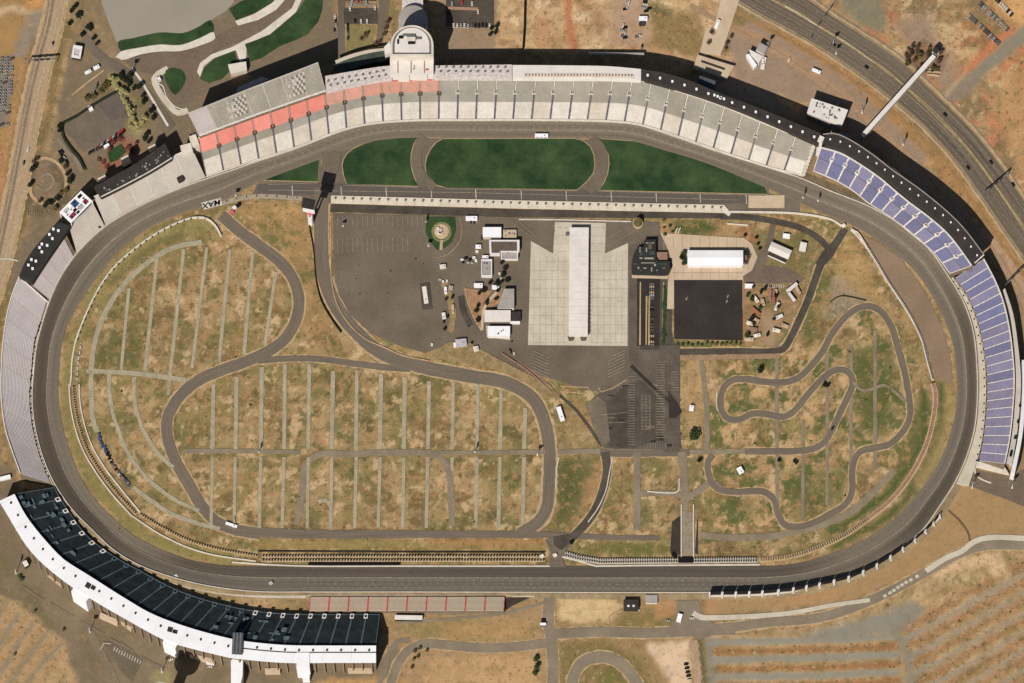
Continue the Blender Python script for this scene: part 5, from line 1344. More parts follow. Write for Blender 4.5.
def barrier(name, label, cat, pts, w, h, m, smooth=True, group=None, posts=None, pm=None, ph=1.6, pw_=1.0, poff=0.0, pa=None):
    q = catmull(pts, False, 3.5) if smooth else pts
    q, nn = normals2d(q); mid = P(*q[len(q) // 2], 0)
    th = thing(name, label, cat, mid, group)
    mb = MB()
    l = q + nn * w / 2; r = q - nn * w / 2
    for i in range(len(q) - 1):
        a0, a1, b0, b1 = P(*l[i], h), P(*l[i + 1], h), P(*r[i], h), P(*r[i + 1], h); g = lambda p: Vector((p.x, p.y, 0))
        mb.face([b0, b1, a1, a0]); mb.face([g(a1), g(a0), a0, a1]); mb.face([g(b0), g(b1), b1, b0])
    for i in (0, len(q) - 1):
        a0, b0 = P(*l[i], h), P(*r[i], h); mb.face([Vector((a0.x, a0.y, 0)), a0, b0, Vector((b0.x, b0.y, 0))])
    link('wall', mb, m, th)
    if posts:
        cv = Curve([tuple(v) for v in (q + nn * poff)], False); n = min(98, int(cv.L / posts)); proto = None
        for k in range(n):
            x, y = cv.at((k + .5) / n); p = P(x, y, 0); tg = cv.tangent((k + .5) / n)
            if proto is None:
                mb = MB(); mb.box((p.x, p.y, ph / 2), (pw_ * .85, pa or pw_, ph)); proto = link('post', mb, pm or M['black'], th); base = p.copy()
                # origin at the post itself so that copies only need a location
                proto.data.transform(Matrix.Translation(-(p - th.location))); proto.location = p - th.location; proto.rotation_euler = (0, 0, math.atan2(tg.y, tg.x))
            else:
                c_ = proto.copy(); COL.objects.link(c_); c_.parent = th; c_.location = p - th.location; c_.rotation_euler = (0, 0, math.atan2(tg.y, tg.x))
    return th
CW = M['concrete_white']
barrier('barrier_wall', 'white concrete barrier curving round the top left of the infield', 'barrier', [(75,343),(81,326),(92,301),(104,280),(120,261),(155,234),(188,218.5),(200,217),(209,219)], 1.5, 1.2, CW, posts=7, ph=2.4, poff=-1.6, pm=M['tunnel'])
barrier('barrier_wall', 'short curved white barrier with a black shadow beside the road course entry', 'barrier', [(193,217.5),(203,217.3),(211,221),(217,228),(221,236)], 1.6, 2.2, CW)
barrier('barrier_wall', 'pale double barrier running down the left edge of the infield', 'barrier', [(75,343),(72,360),(71,378),(70,386)], 1.4, 1.2, CW)
barrier('barrier_wall', 'short pale barrier right beside the left infield edge with dark posts', 'barrier', [(81,343),(78.5,360),(77,380)], 1.1, 1.2, M['bench_pale'], posts=5)
for (pts, lab) in [([(69,384),(70,402),(74,424),(82,448),(95,471),(112,494),(131,515)], 'barrier of pale blocks and dark posts round the lower left of the infield, outer row'), ([(79,384),(80,402),(84,423),(92,446),(105,468),(121,489),(140,512)], 'barrier of pale blocks and dark posts round the lower left of the infield, inner row')]:
    barrier('barrier_wall', lab, 'barrier', pts, 1.2, 1.2, CW)
barrier('tyre_barrier', 'row of dark tyres between the two barriers at lower left infield', 'tyre barrier', [(73.5,386),(75,404),(79,425),(87,449),(100,471),(117,493),(136,514)], 2.6, .8, M['sand'], posts=2.6, pm=M['rubber'], ph=1.7, pw_=1.4)
barrier('barrier_wall', 'pale outer barrier following the bottom left bend to the straight', 'barrier', [(131,515),(160,534),(190,548),(215,555),(256,561)], 1.0, 1.2, CW)
barrier('tyre_barrier', 'row of dark tyres following the bottom left bend to the straight', 'tyre barrier', [(140,514),(163,528),(190,541),(218,549),(258,556)], 2.4, .9, M['sand'], posts=2.6, pm=M['rubber'], ph=1.7, pw_=1.5)
barrier('fence', 'dark rail fence along the bottom straight infield edge', 'fence', [(258,551),(400,551.8),(545,552)], .6, 1.6, M['tunnel'], False)
for k, (y_, lab) in enumerate([(556.2, 'upper row of beaded tyres along the bottom straight'), (560.4, 'lower row of beaded tyres along the bottom straight')]):
    barrier('tyre_barrier', lab, 'tyre barrier', [(262, y_),(400, y_),(545, y_)], 2.2, .9, M['tan'], False, posts=2.9, pm=M['rubber'] if k == 0 else M['leaf_dark'], ph=1.8, pw_=1.7)
barrier('barrier_wall', 'white concrete wall along the bottom straight, left half', 'barrier', [(232,562),(270,564.6),(307,566),(400,566),(550,566)], 1.2, 1.1, CW)
barrier('barrier_wall', 'dark covered wall section beside the bottom straight', 'barrier', [(308,563.8),(400,563.8)], 1.4, 2.6, M['black'], False)
barrier('barrier_wall', 'white concrete wall slanting onto the bottom straight, right half', 'barrier', [(562,556.5),(580,561),(596,566),(640,565.4),(760,564.4)], 1.3, 1.1, CW, False)
for k, (d, lab) in enumerate([(0, 'upper line of grey tyres right of the track crossing'), (3.6, 'lower line of grey tyres right of the track crossing')]):
    barrier('tyre_barrier', lab, 'tyre barrier', [(565, 552 + d),(580, 556.5 + d * .8),(600, 559.4 + d * .9),(680, 559 + d * .8),(757, 558.2 + d * .8)], 2.4, .9, M['bench_pale'], False, posts=2.4, pm=M['rubber'], ph=1.8, pw_=1.5)
barrier('tyre_barrier', 'pale tyre rows round the bottom right of the infield', 'tyre barrier', [(760,560),(790,556.5),(812,550),(845,535),(868,519)], 5.2, .9, M['sand'], posts=2.4, pm=M['roof_brown'], ph=1.5, pw_=1.2, pa=3)
barrier('tyre_barrier', 'orange and tan tyre band round the right of the infield', 'tyre barrier', [(868,519),(888,503),(904,485),(918,463),(928,440),(934,414),(935.5,395),(933,383)], 5.4, .9, M['tan'], posts=1.5, pa=3.4, pm=mat('tyre_red', C(160, 106, 76), C(140, 92, 68)), ph=1.4, pw_=.75)
barrier('tyre_barrier', 'white and red beaded barrier beside the brown runoff paving', 'tyre barrier', [(853,230),(860,238),(868,248),(878,264),(888,281),(898,296),(909,313),(917,328),(923,342),(928,362),(933,380)], 2.6, 1.2, M['concrete_white'], posts=1.9, pm=M['rubber'], ph=1.9, pw_=1.2)
barrier('barrier_wall', 'white wall beside the pit exit at the upper right', 'barrier', [(730,211.5),(768,212),(795,213),(818,216),(833,220),(842,226)], 1.6, 1.3, CW)
barrier('barrier_wall', 'dark faced short wall curving past the infield tunnel mouth', 'barrier', [(851,229),(857,232),(862,239),(867,247.5)], 1.8, 2.4, CW)
barrier('barrier_wall', 'white line of wall between garage paving and pit road', 'barrier', [(519,219.2),(560,219.6),(631,221.3)], .9, .9, CW, False)
barrier('barrier_wall', 'pale concrete wall left of the pit road entrance', 'barrier', [(222,203.5),(236,199),(258,196.2),(302,198.5)], 4.5, .6, mat('pale_wall', C(174, 158, 134), C(150, 136, 114)), posts=9, pm=M['tunnel'])
barrier('barrier_wall', 'low white wall piece beside the garage road end', 'barrier', [(727,223.4),(748,225)], 1.0, 1.0, CW, False)
barrier('fence', 'dark wire fence along the left side of the main access road', 'fence', [(309,225),(313,248),(316,280),(321,300),(331,318),(341,332)], .6, 2.4, M['black'])
barrier('barrier_wall', 'pale wall along the right side of the main access road', 'barrier', [(331,216),(331,250),(331.5,280),(337,304),(350,325),(366,339),(384,347),(402,355),(430,361)], .9, 1.2, M['sand'])
barrier('fence', 'red brick edged fence from the garages down to the crossing', 'fence', [(502,353),(530,372),(552,392)], .8, 1.6, M['brick'])
barrier('fence', 'low pale fence with dark gaps at the east road mouth', 'fence', [(866,300),(840,296),(830,302)], .5, 1.2, M['tunnel'])
for pts, lab in (([(560,386),(588,387.5),(590,391),(586,393.5),(560,391)], 'left pale kerb island south of the concrete apron'), ([(598,387),(601,392),(612,388.5),(627,379.5)], 'right pale kerb island south of the concrete apron')):
    barrier('kerb_island', lab, 'kerb', pts, .8, .3, M['sand'], False)
barrier('barrier_wall', 'white barrier line beside the long dark infield service road', 'barrier', [(612.5,457),(609,475),(606,490),(598,508),(588,522)], .9, .9, CW)
barrier('barrier_wall', 'short white barrier row along the small gravel crossroad', 'barrier', [(647,491),(662,492.5),(678,491),(679,478)], 1.0, 1.0, CW)
barrier('barrier_wall', 'short white barrier beside the right leg of the road course', 'barrier', [(556,487),(556.5,470),(559,457)], .9, .9, CW)
barrier('barrier_wall', 'white kerb on the outside of the kart hairpin', 'barrier', [(716.5,392),(716.5,402),(717,410)], .7, .6, CW)
barrier('fence', 'straight black hedge like fence along the top of the angled parking lot', 'fence', [(62,123),(76,116),(90,106.5),(103,98.5),(117,91)], 1.3, 3, M['leaf_dark'], False)
barrier('fence', 'dotted black fence along the bottom of the angled parking lot', 'fence', [(88,154),(104,146),(118,138),(125,131)], 1.0, 1.6, M['tunnel'], False, posts=2.6, pm=M['black'], ph=2.6, pw_=1.4)
barrier('hedge', 'dark trimmed hedge down the left side of the angled parking lot', 'hedge', [(62,126),(63,136),(70,147),(79,158),(84,168)], 2.2, 2.4, M['leaf_dark'])
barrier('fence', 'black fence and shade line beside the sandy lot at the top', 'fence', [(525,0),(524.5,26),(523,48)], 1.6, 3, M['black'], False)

# tunnel under the bottom straight
tn = thing('tunnel_ramp', 'sunken concrete ramp leading to a dark tunnel under the bottom straight', 'tunnel', P(688, 535, 0))
mb = MB(); mb.prism([P(680.5, 512), P(694.5, 512), P(695, 558), P(681, 558)], .0, .5); link('road_deck', mb, mat('ramp', C(158, 142, 118), C(136, 122, 100)), tn)
for x0, x1 in ((681, 681.6), (693.2, 693.8)):
    mb = MB(); a_ = P(x0, 505); b_ = P(x1, 558); mb.box(((a_.x + b_.x) / 2, (a_.y + b_.y) / 2, .8), (1.1, a_.y - b_.y, 1.6)); link('side_wall', mb, M['concrete_white'], tn)
for x0, x1 in ((670, 680.4), (695, 698)):
    mb = MB(); mb.prism([P(x0 + 2, 522), P(x1, 516), P(x1, 555), P(x0, 553)], .0, .42); link('side_bank', mb, M['tunnel'], tn)
mb = MB(); a_ = P(685.5, 561); mb.box((a_.x, a_.y, 1.5), (15, 4.5, 3)); link('tunnel_mouth', mb, M['black'], tn)
mb = MB(); a_ = P(668, 556); mb.box((a_.x + 6, a_.y, 1), (3, 6, 2), R(40)); link('wing_wall', mb, M['black'], tn)

# ================================================================== BUILDINGS
def building(name, label, cat, q, h, roof='roof_pale', wall='wall_tan', parapet=None, inner=None, units=0, group=None, gable=False):
    """q: roof outline in survey pixels seen at height h"""
    w = [P(x, y, h) for x, y in q]; c_ = sum(w, Vector()) / len(w)
    th = thing(name, label, cat, (c_.x, c_.y, 0), group)
    mb = MB(); mb.prism(w, 0, h - .3); link('wall', mb, M[wall], th)
    big = [c_ + (p - c_) * 1.03 for p in w]
    if gable and len(w) == 4:
        mb = MB(); e1, e2 = (w[0] - w[1]).length, (w[1] - w[2]).length
        r = [p.copy() for p in big]
        if e1 > e2: m1, m2 = (r[1] + r[2]) / 2, (r[3] + r[0]) / 2; order = [(r[0], r[1], m1, m2), (r[2], r[3], m2, m1)]; ends = [(r[1], r[2], m1), (r[3], r[0], m2)]
        else: m1, m2 = (r[0] + r[1]) / 2, (r[2] + r[3]) / 2; order = [(r[1], r[2], m2, m1), (r[3], r[0], m1, m2)]; ends = [(r[0], r[1], m1), (r[2], r[3], m2)]
        up_ = Vector((0, 0, h * .16))
        for a_, b_, cc, dd in order: mb.face([a_, b_, cc + up_, dd + up_])
        for a_, b_, cc in ends: mb.face([a_, b_, cc + up_])
        link('roof', mb, M[roof], th)
    else:
        mb = MB(); mb.prism(big, h - .32, h)
        e1, e2 = (w[0] - w[1]).length, (w[1] - w[2]).length
        if len(w) == 4 and max(e1, e2) > 14:
            a_, b_, cc, dd = (w[0], w[1], w[3], w[2]) if e1 >= e2 else (w[1], w[2], w[0], w[3])
            n_ = int(max(e1, e2) / 7)
            for k in range(1, n_):
                p0 = a_.lerp(b_, k / n_); p1 = cc.lerp(dd, k / n_); d_ = p1 - p0
                mb.box(((p0.x + p1.x) / 2, (p0.y + p1.y) / 2, h + .12), (d_.length, .22, .14), math.atan2(d_.y, d_.x))
        link('roof', mb, M[roof], th)
        if parapet:
            mb = MB(); ins = [c_ + (p - c_) * (parapet) for p in w]
            for k in range(len(w)):
                k2 = (k + 1) % len(w); z = lambda p, dz: Vector((p.x, p.y, h + dz))
                mb.face([z(big[k], 0), z(big[k2], 0), z(big[k2], .9), z(big[k], .9)]); mb.face([z(big[k], .9), z(big[k2], .9), z(ins[k2], .9), z(ins[k], .9)]); mb.face([z(ins[k], .9), z(ins[k2], .9), z(ins[k2], .02), z(ins[k], .02)])
            link('parapet', mb, M['metal_white'], th)
    for k in range(units):
        u, v = random.uniform(-.35, .35), random.uniform(-.35, .35); p = c_ + (w[1] - w[0]) * u + (w[2] - w[1]) * v
        mb = MB(); s_ = random.uniform(.8, 1.8); mb.box((p.x, p.y, h + s_ * .3), (s_, s_ * .8, s_ * .6), R(random.uniform(0, 40))); link('roof_unit', mb, M['metal_grey'] if inner is None else M[inner], th)
    return th
def rect(cx, cy, w, d, ang=0):
    ca, sa = math.cos(R(ang)), math.sin(R(ang))
    return [(cx + x * ca - y * sa, cy + x * sa + y * ca) for x, y in ((-w / 2, -d / 2), (w / 2, -d / 2), (w / 2, d / 2), (-w / 2, d / 2))]
b_ = building('garage', 'very long narrow white roofed garage in the middle of the concrete apron', 'garage', [(570, 229), (588.5, 229), (587.5, 335), (569, 335)], 6, 'roof_pale', 'concrete')
for k in range(2):
    x0, x1 = (567.5, 574.5) if k == 0 else (580, 587); mb = MB(); a_ = P(x0, 336.5, 2); c2 = P(x1, 340, 2); mb.prism([a_, P(x1, 336.5, 2), P(x1 - 1, 340, 2), P(x0 + 1.5, 340.5, 2)], 0, 2); link('end_porch', mb, M['roof_brown'], b_)
mb = MB()
for k in range(2):
    p = P(567.5, 233, 1.5); mb.box((p.x, p.y - 1.5 * k, .8), (3.5, 1.4, 1.6))
link('loading_ramp', mb, M['metal_grey'], b_)
for k in range(24):
    p = P(588.6, 240 + 4 * k, 3); mb = MB(); mb.box((p.x + .6, p.y, 1.6), (.8, 2.6, 3.2)); link('garage_door', mb, M['roof_brown'], b_)
building('garage', 'bright white gabled shed on the pinkish plaza', 'garage', rect(715.3, 258, 54, 15), 6, 'roof_white', 'metal_white', gable=True)
building('building', 'white flat roofed hall just below the pit boxes', 'building', rect(492, 232, 18, 9.6), 6, 'roof_white', 'concrete')
building('building', 'low tan annex right of the white flat roofed hall', 'building', rect(509.8, 233.8, 13, 8), 3, 'concrete_pink', 'wall_tan', units=5)
building('building', 'brown roofed office block with a white parapet frame', 'building', [(489.5, 240.5), (519, 240.5), (519, 251.5), (500, 251.5), (500, 253.8), (490, 253.8)], 6, 'roof_brown', 'roof_pale', parapet=.88)
building('building', 'pale lower annex below the brown framed office block', 'building', rect(509.5, 255.5, 16.5, 7.5), 4, 'roof_grey', 'roof_pale', parapet=.9, units=2)
building('building', 'grey square shop with white edges between the parked trailers', 'building', rect(486.7, 268, 10.5, 16.5), 4, 'roof_grey', 'metal_white', parapet=.86, units=3)
building('building', 'pale grey workshop beside the brown garden wedge', 'building', [(504, 289), (514, 289), (514, 308), (497.5, 308)], 6, 'roof_grey', 'roof_pale')
building('building', 'wide pale workshop roof in the middle of the office cluster', 'building', rect(497.5, 316, 25.5, 11.5), 6, 'roof_pale', 'wall_tan')
building('building', 'small dark roofed annex at the right end of the wide pale workshop', 'building', rect(515.5, 316.2, 10, 9), 4, 'roof_dark', 'roof_brown')
building('kiosk', 'thin white canopy strip below the small dark annex', 'canopy', rect(515, 322.2, 10, 2), 3.4, 'roof_white', 'metal_white')
pl = building('building', 'bright white roofed shop on a pale platform at the foot of the cluster', 'building', rect(499, 331, 21.5, 9.6), 6, 'roof_white', 'metal_white', units=3)
mb = MB(); mb.prism([P(486, 326), P(510, 326), P(510, 340), P(487, 337.5)], 0, .9); link('platform', mb, M['concrete'], pl)
dkb = building('building', 'black roofed stepped building cluster beside the concrete apron', 'building', [(644.5, 240), (655.8, 240), (655.8, 258), (658, 261), (669.5, 261), (669.5, 270), (666, 274), (632.5, 273), (632, 264), (634, 254), (637.5, 248), (644, 247)], 6, 'roof_charcoal', 'roof_charcoal')
mb = MB(); q = rect(662, 256.5, 11, 9); mb.prism([P(x, y, 3.5) for x, y in q], 0, 3.5); link('annex', mb, M['brick'], dkb)
for x, y, w_, d_ in ((646.5, 250, 1.2, 4), (649, 258.5, 9, 1.4), (641, 258.3, 3, 1.2), (638.5, 268, 1.5, 2), (645, 268.3, 3, 1), (651.7, 269.5, 1.2, 4), (657, 270.5, 1, 1), (650, 246, 4, 6)):
    mb = MB(); p = P(x, y, 6); mb.box((p.x, p.y, 6.4), (w_, d_, .8)); link('roof_unit', mb, M['bench_grey'] if w_ != 4 else M['roof_brown'], dkb)
building('house', 'tilted white roofed house with a dark striped porch', 'house', rect(780, 250.5, 21.5, 9.5, 24), 5, 'roof_pale', 'wall_tan', gable=True)
building('porch', 'dark striped porch roof in front of the tilted white house', 'porch', rect(777.4, 257, 19, 3.6, 24), 3, 'roof_dark', 'metal_white')
building('shed', 'small cream shed right of the tilted house', 'shed', rect(803, 246.8, 6.5, 9, 12), 4, 'roof_pale', 'wall_tan')
building('shed', 'tiny white shed above the tilted house', 'shed', rect(786.5, 235.6, 7, 3.8, 8), 3, 'roof_white', 'metal_white')
building('canopy', 'angled white canopy above the camp ground', 'canopy', [(786, 290), (796, 282), (798, 284.5), (788, 293)], 4, 'roof_pale', 'wall_tan')
building('canopy', 'small angled pale canopy below the white canopy at the camp', 'canopy', [(787, 292.5), (789.5, 291.5), (796, 300), (793.5, 302)], 4, 'roof_pale', 'wall_tan')
building('kiosk', 'small white flat kiosk at the corner of the black lot', 'kiosk', rect(749, 285.5, 8, 3.6), 3, 'roof_white', 'metal_white')
building('building', 'white roofed hall with dark vents behind the dark stand roof', 'building', [(812, 98.5), (847.5, 110), (841, 126.5), (807.5, 113)], 15, 'roof_pale', 'roof_grey', units=26)
building('building', 'square grey roofed wing of the angular white building', 'building', rect(762, 48.3, 9, 8.5, 28), 9, 'roof_grey', 'metal_white')
building('building', 'pale slanted middle wing of the angular white building', 'building', [(749.5, 49.5), (763, 56), (759, 62), (751, 54)], 8, 'roof_pale', 'metal_white')
building('building', 'long white slanted wing of the angular white building', 'building', [(746, 55), (749, 53.8), (757, 65), (753.5, 68)], 6, 'roof_white', 'metal_white')
building('hut', 'white cluttered hut at the foot of the angular white building', 'hut', rect(763.5, 62.5, 4, 11, 12), 3, 'roof_pale', 'metal_white', units=4)
pz = building('entrance_hall', 'pinkish stepped entrance hall at the end of the paved promenade', 'building', [(698, 55), (734, 66), (726, 79), (694, 67)], 5, 'concrete_pink', 'concrete_pink')
mb = MB(); a_ = P(713, 65.3, 5.1); mb.box((a_.x, a_.y, 5.35), (25, 1.8, .5), R(-19)); link('roof_slot', mb, M['roof_dark'], pz)
for k in range(3):
    mb = MB(); a_ = P(709 - .8 * k, 68.5 + 2 * k, 4.5 - k); mb.box((a_.x, a_.y, (4.6 - k) / 2), (30, 1.6, 4.6 - k), R(-20)); link('step', mb, M['concrete_white'], pz)
building('scorer_hut', 'dark roofed two storey hut with white lights south of the straight', 'hut', rect(631, 604.5, 14.5, 9.5), 6, 'roof_dark', 'roof_charcoal')
building('hut', 'pale square hut right of the dark roofed hut', 'hut', rect(651.5, 599, 11.5, 8), 3, 'roof_grey', 'roof_pale')
building('gate_hut', 'white angled gate hut by the south junction', 'hut', rect(679.5, 617.5, 4.5, 7.5, 15), 4, 'roof_white', 'metal_white')
building('platform', 'white edged platform deck by the dark grandstand end', 'platform', rect(408.5, 617.5, 27, 4.4, 1), 5, 'roof_pale', 'roof_charcoal')
building('hut', 'square dark hut with a white front near the left road', 'hut', rect(77, 52, 9, 12, 10), 5, 'roof_lilac', 'roof_dark', parapet=.6)
building('fountain_hut', 'tiny white hut by the small round lawn', 'hut', rect(158.5, 79.5, 4.5, 4, -25), 3, 'roof_pale', 'roof_grey', parapet=.7)
building('hut', 'white flat hut on the hedge line of the angled lot', 'hut', rect(90.5, 108, 4, 5, -28), 3, 'roof_white', 'metal_white')
building('hut', 'white flat hut at the dotted fence near the red shrubs', 'hut', rect(106.5, 145.5, 5.5, 2.6, -30), 3, 'roof_white', 'metal_white')
building('hut', 'small white hut on posts at the far left paving', 'hut', rect(5, 477.5, 11, 3.6, -14), 3, 'roof_white', 'metal_white')
building('gate_hut', 'small white gate house with black porch on the south road', 'hut', rect(543, 624, 6, 2.6), 3.4, 'roof_white', 'roof_dark')

# ================================================================== SCOREBOARD, BRIDGES, FOUNTAIN, POLES, GANTRIES
sb = thing('scoreboard', 'tall dark square scoreboard pylon on white legs at the pit entrance', 'scoreboard', P(311, 226, 0))
base = P(311, 224, 0); hB = 44
mb = MB(); mb.box((base.x - .2, base.y, hB + 1), (11.5, 8.5, 4), R(-12), bottom=True); link('display_ring', mb, M['black'], sb)
mb = MB(); mb.box((base.x - .2, base.y, hB + 3.2), (12.5, 9.5, .5), R(-12), bottom=True); mb.box((base.x - .2, base.y, hB + 3.6), (8.5, 6, .5), R(-12)); link('roof_frame', mb, M['roof_charcoal'], sb)
mb = MB(); mb.box((base.x - .2, base.y - 5.2, hB - 2), (12, .8, 7), R(-12), bottom=True); link('screen', mb, M['metal_white'], sb)
mb = MB(); mb.box((base.x, base.y - 4.4, hB - 9), (7, .7, 7), R(-12), bottom=True); link('sign_face', mb, M['pink'], sb)
for dx in (-1.8, 1.8):
    mb = MB(); mb.tube((base.x + dx, base.y, 0), (base.x + dx * .8, base.y, hB), .9, .8); link('leg', mb, M['metal_white'], sb)
mb = MB(); mb.box((base.x, base.y - 1, 8), (3, 2, 16)); link('cabinet', mb, M['metal_white'], sb)

def footbridge(name, label, a_, b_, w, h, m, rails=True):
    A, B_ = P(*a_, h), P(*b_, h); d = B_ - A; c_ = (A + B_) / 2; ang = math.atan2(d.y, d.x)
    th = thing(name, label, 'footbridge', (c_.x, c_.y, 0))
    mb = MB(); mb.box((c_.x, c_.y, h - .6), (d.length, w, 1.2), ang, bottom=True); link('deck', mb, M['concrete'], th)
    mb = MB(); n = Vector((-d.y, d.x, 0)).normalized()
    mb.box((c_.x, c_.y, h + 3), (d.length, w * .92, .35), ang, bottom=True); link('roof', mb, m, th)
    for s in (-1, 1):
        mb = MB(); q = c_ + n * s * w * .46; mb.box((q.x, q.y, h + 1.5), (d.length, .3, 2.8), ang, bottom=True); link('side_panel', mb, M['metal_grey'], th)
    for k in range(5):
        q = A + d * (k + .35) / 5; mb = MB(); mb.box((q.x, q.y, h / 2 - .6), (1.6, w * .6, h - 1), ang); link('pier', mb, M['concrete'], th)
    return th
footbridge('footbridge', 'long slim white roofed footbridge crossing the highway diagonally', (862, 137.5), (934, 57), 4.8, 8, M['roof_pale'])
mb_ = thing('stair_tower', 'small dark stair tower at the far end of the highway footbridge', 'stair tower', P(936, 54, 0))
mb = MB(); p = P(936, 51, 10); mb.box((p.x, p.y, 5), (5, 5, 10), R(45)); link('wall', mb, M['roof_pale'], mb_); mb = MB(); mb.box((p.x, p.y, 10.4), (5.4, 5.4, .8), R(45)); link('roof', mb, M['roof_dark'], mb_)
for k, (x0, y0, x1, y1) in enumerate([(924, 68.5, 937, 69), (926, 71, 941, 72), (927, 74, 940, 75.5)]):
    barrier('ramp_wall', ['upper', 'middle', 'lowest'][k] + ' pale ramp wall beside the footbridge foot', 'wall', [(x0, y0), (x1, y1)], 1, 1.4, M['cream'] if k == 0 else M['tan'], False)
ft = thing('fountain', 'white fountain sculpture in the middle of the round green garden', 'fountain', P(441.5, 232.5, 0))
mb = MB(); mb.prism(circ(441.5, 232, 7.5, 0, 24), 0, .9); link('basin', mb, M['tan'], ft)
mb = MB()
for k in range(9):
    p = P(441.5 + random.uniform(-3.5, 3.5), 231.5 + random.uniform(-3.5, 3.5), 0); mb.box((p.x, p.y, 1.6), (random.uniform(1, 3), random.uniform(1, 2.4), 2), R(random.uniform(0, 90)))
link('sculpture', mb, M['cream'], ft)
mb = MB(); mb.tube(P(441.5, 231.5, 0), P(441.5, 231.5, 4.5), .5, .2); link('spout', mb, M['cream'], ft)
area('grass_field', [(426, 217), (455, 217), (456, 230), (452, 242), (445, 248), (437, 250), (430, 242), (425.5, 232)], M['lawn'], layer='over', smooth=False)
strip('garden_path', circ2 := [(441.5 + 9 * math.cos(2 * math.pi * k / 24), 232 + 9 * math.sin(2 * math.pi * k / 24)) for k in range(25)], 2, mat('garden_ring', C(112, 116, 66), C(150, 140, 96)), 'mark', smooth=False)
strip('garden_path', [(441.5, 240), (441, 250)], 3, M['sand'], 'mark', smooth=False)
strip('kerb', [(460,217),(462,232),(458,244),(448,254),(436,258)], .5, M['sand'], 'mark')
tank = thing('planter', 'round green planter casting a dark shadow by the concrete apron', 'planter', P(638, 222, 0))
mb = MB(); mb.prism(circ(638, 222.5, 5.2, 3), 0, 3); link('rim', mb, M['tan'], tank); mb = MB(); mb.prism(circ(638, 222.5, 4.5, 3), 2.9, 3.15); link('turf', mb, M['leaf_olive'], tank)
mb = MB(); p = P(639, 221.5, 3); mb.prism(circ(638.6, 220.8, 3.2, 7.5), 3, 7.5); link('drum', mb, M['leaf_olive'], tank)

def pole(x, y, h, label, group, arm=0):
    b_ = P(x, y, 0); th = thing('light_pole', label, 'light pole', b_, group)
    mb = MB(); mb.tube(b_, b_ + Vector((0, 0, h)), .45, .28); link('mast', mb, M['metal_white'], th)
    mb = MB(); mb.box((b_.x, b_.y, h + .3), (4.2, 1.0, 1.4), R(arm), bottom=True); mb.box((b_.x, b_.y, h - 1.6), (3.6, .9, 1.2), R(arm), bottom=True); link('lamp_head', mb, M['metal_grey'], th)
    mb = MB(); mb.box((b_.x, b_.y, .6), (1.6, 1.6, 1.2)); link('base', mb, M['concrete_white'], th)
for x, y, h, lab in [(16, 573, 16, 'tall pole left of the white roof end'), (90, 632, 16, 'tall pole behind the middle of the white roof'), (162, 672, 15, 'tall pole in the paving near the blue lift shaft'), (133, 71, 11, 'pole at the top of the white walk'),
                     (833, 45, 12, 'pole on the highway verge left of the gantry'), (836, 54, 9, 'pole beside the highway near the pale field'), (768, 48, 12, 'pole beside the dirt lot right of the angular building'), (862, 113, 13, 'pole near the foot of the highway footbridge'),
                     (903, 145, 10, 'pole below the highway footbridge ramps'), (972, 488, 14, 'pole on the brown paving at the lilac stand end'), (1012, 488, 13, 'pole at the right picture edge below the lilac stand'), (705, 663, 0, ''), (833, 24, 0, ''),
                     (426, 222, 6, 'lamp left of the round garden'), (428.5, 246, 6, 'lamp at the lower left of the round garden'), (343, 226, 5, 'lamp in the upper left of the infield paving'), (537.5, 455, 9, 'pole at the right end of the lot crossroad'), (475, 452, 8, 'pole in the right part of the lot crossroad'),
                     (259, 452, 8, 'pole in the left part of the lot crossroad'), (94, 94, 10, 'pole by the gravel line above the angled lot'), (803, 198, 9, 'pole beside the track at the concrete pad'), (818, 201, 8, 'pole beside the track right of the concrete pad'), (236, 196, 7, 'pole by the pit entry wall')]:
    if h: pole(x, y, h, lab[0].upper() * 0 + lab, 'light poles', random.choice([0, 20, 90]))
def gantry(a_, b_, h, label):
    A, B_ = P(*a_, 0), P(*b_, 0); d = B_ - A; c_ = (A + B_) / 2; ang = math.atan2(d.y, d.x)
    th = thing('sign_gantry', label, 'gantry', c_, 'gantries over the roads')
    mb = MB(); mb.box((c_.x, c_.y, h), (d.length, 1.0, 1.4), ang, bottom=True); link('beam', mb, M['metal_grey'], th)
    for q in (A, B_):
        mb = MB(); mb.tube(q, q + Vector((0, 0, h)), .45); link('post', mb, M['metal_grey'], th)
    for u in (.3, .5, .7):
        q = A + d * u; mb = MB(); mb.box((q.x, q.y - .5, h + .4), (4, .5, 2.6), ang, bottom=True); link('sign_board', mb, M['roof_charcoal'], th)
gantry((811, 39), (840, -2), 9, 'thin gantry over the highway near the top edge')
gantry((983, 197), (1008, 176), 8, 'thin gantry over the highway near the right edge')
gantry((29, 64), (57, 62), 8, 'pale gantry with dark boards over the tan road')
gantry((1005, 288), (1030, 262), 7, 'small gantry over the lane behind the lilac stand')

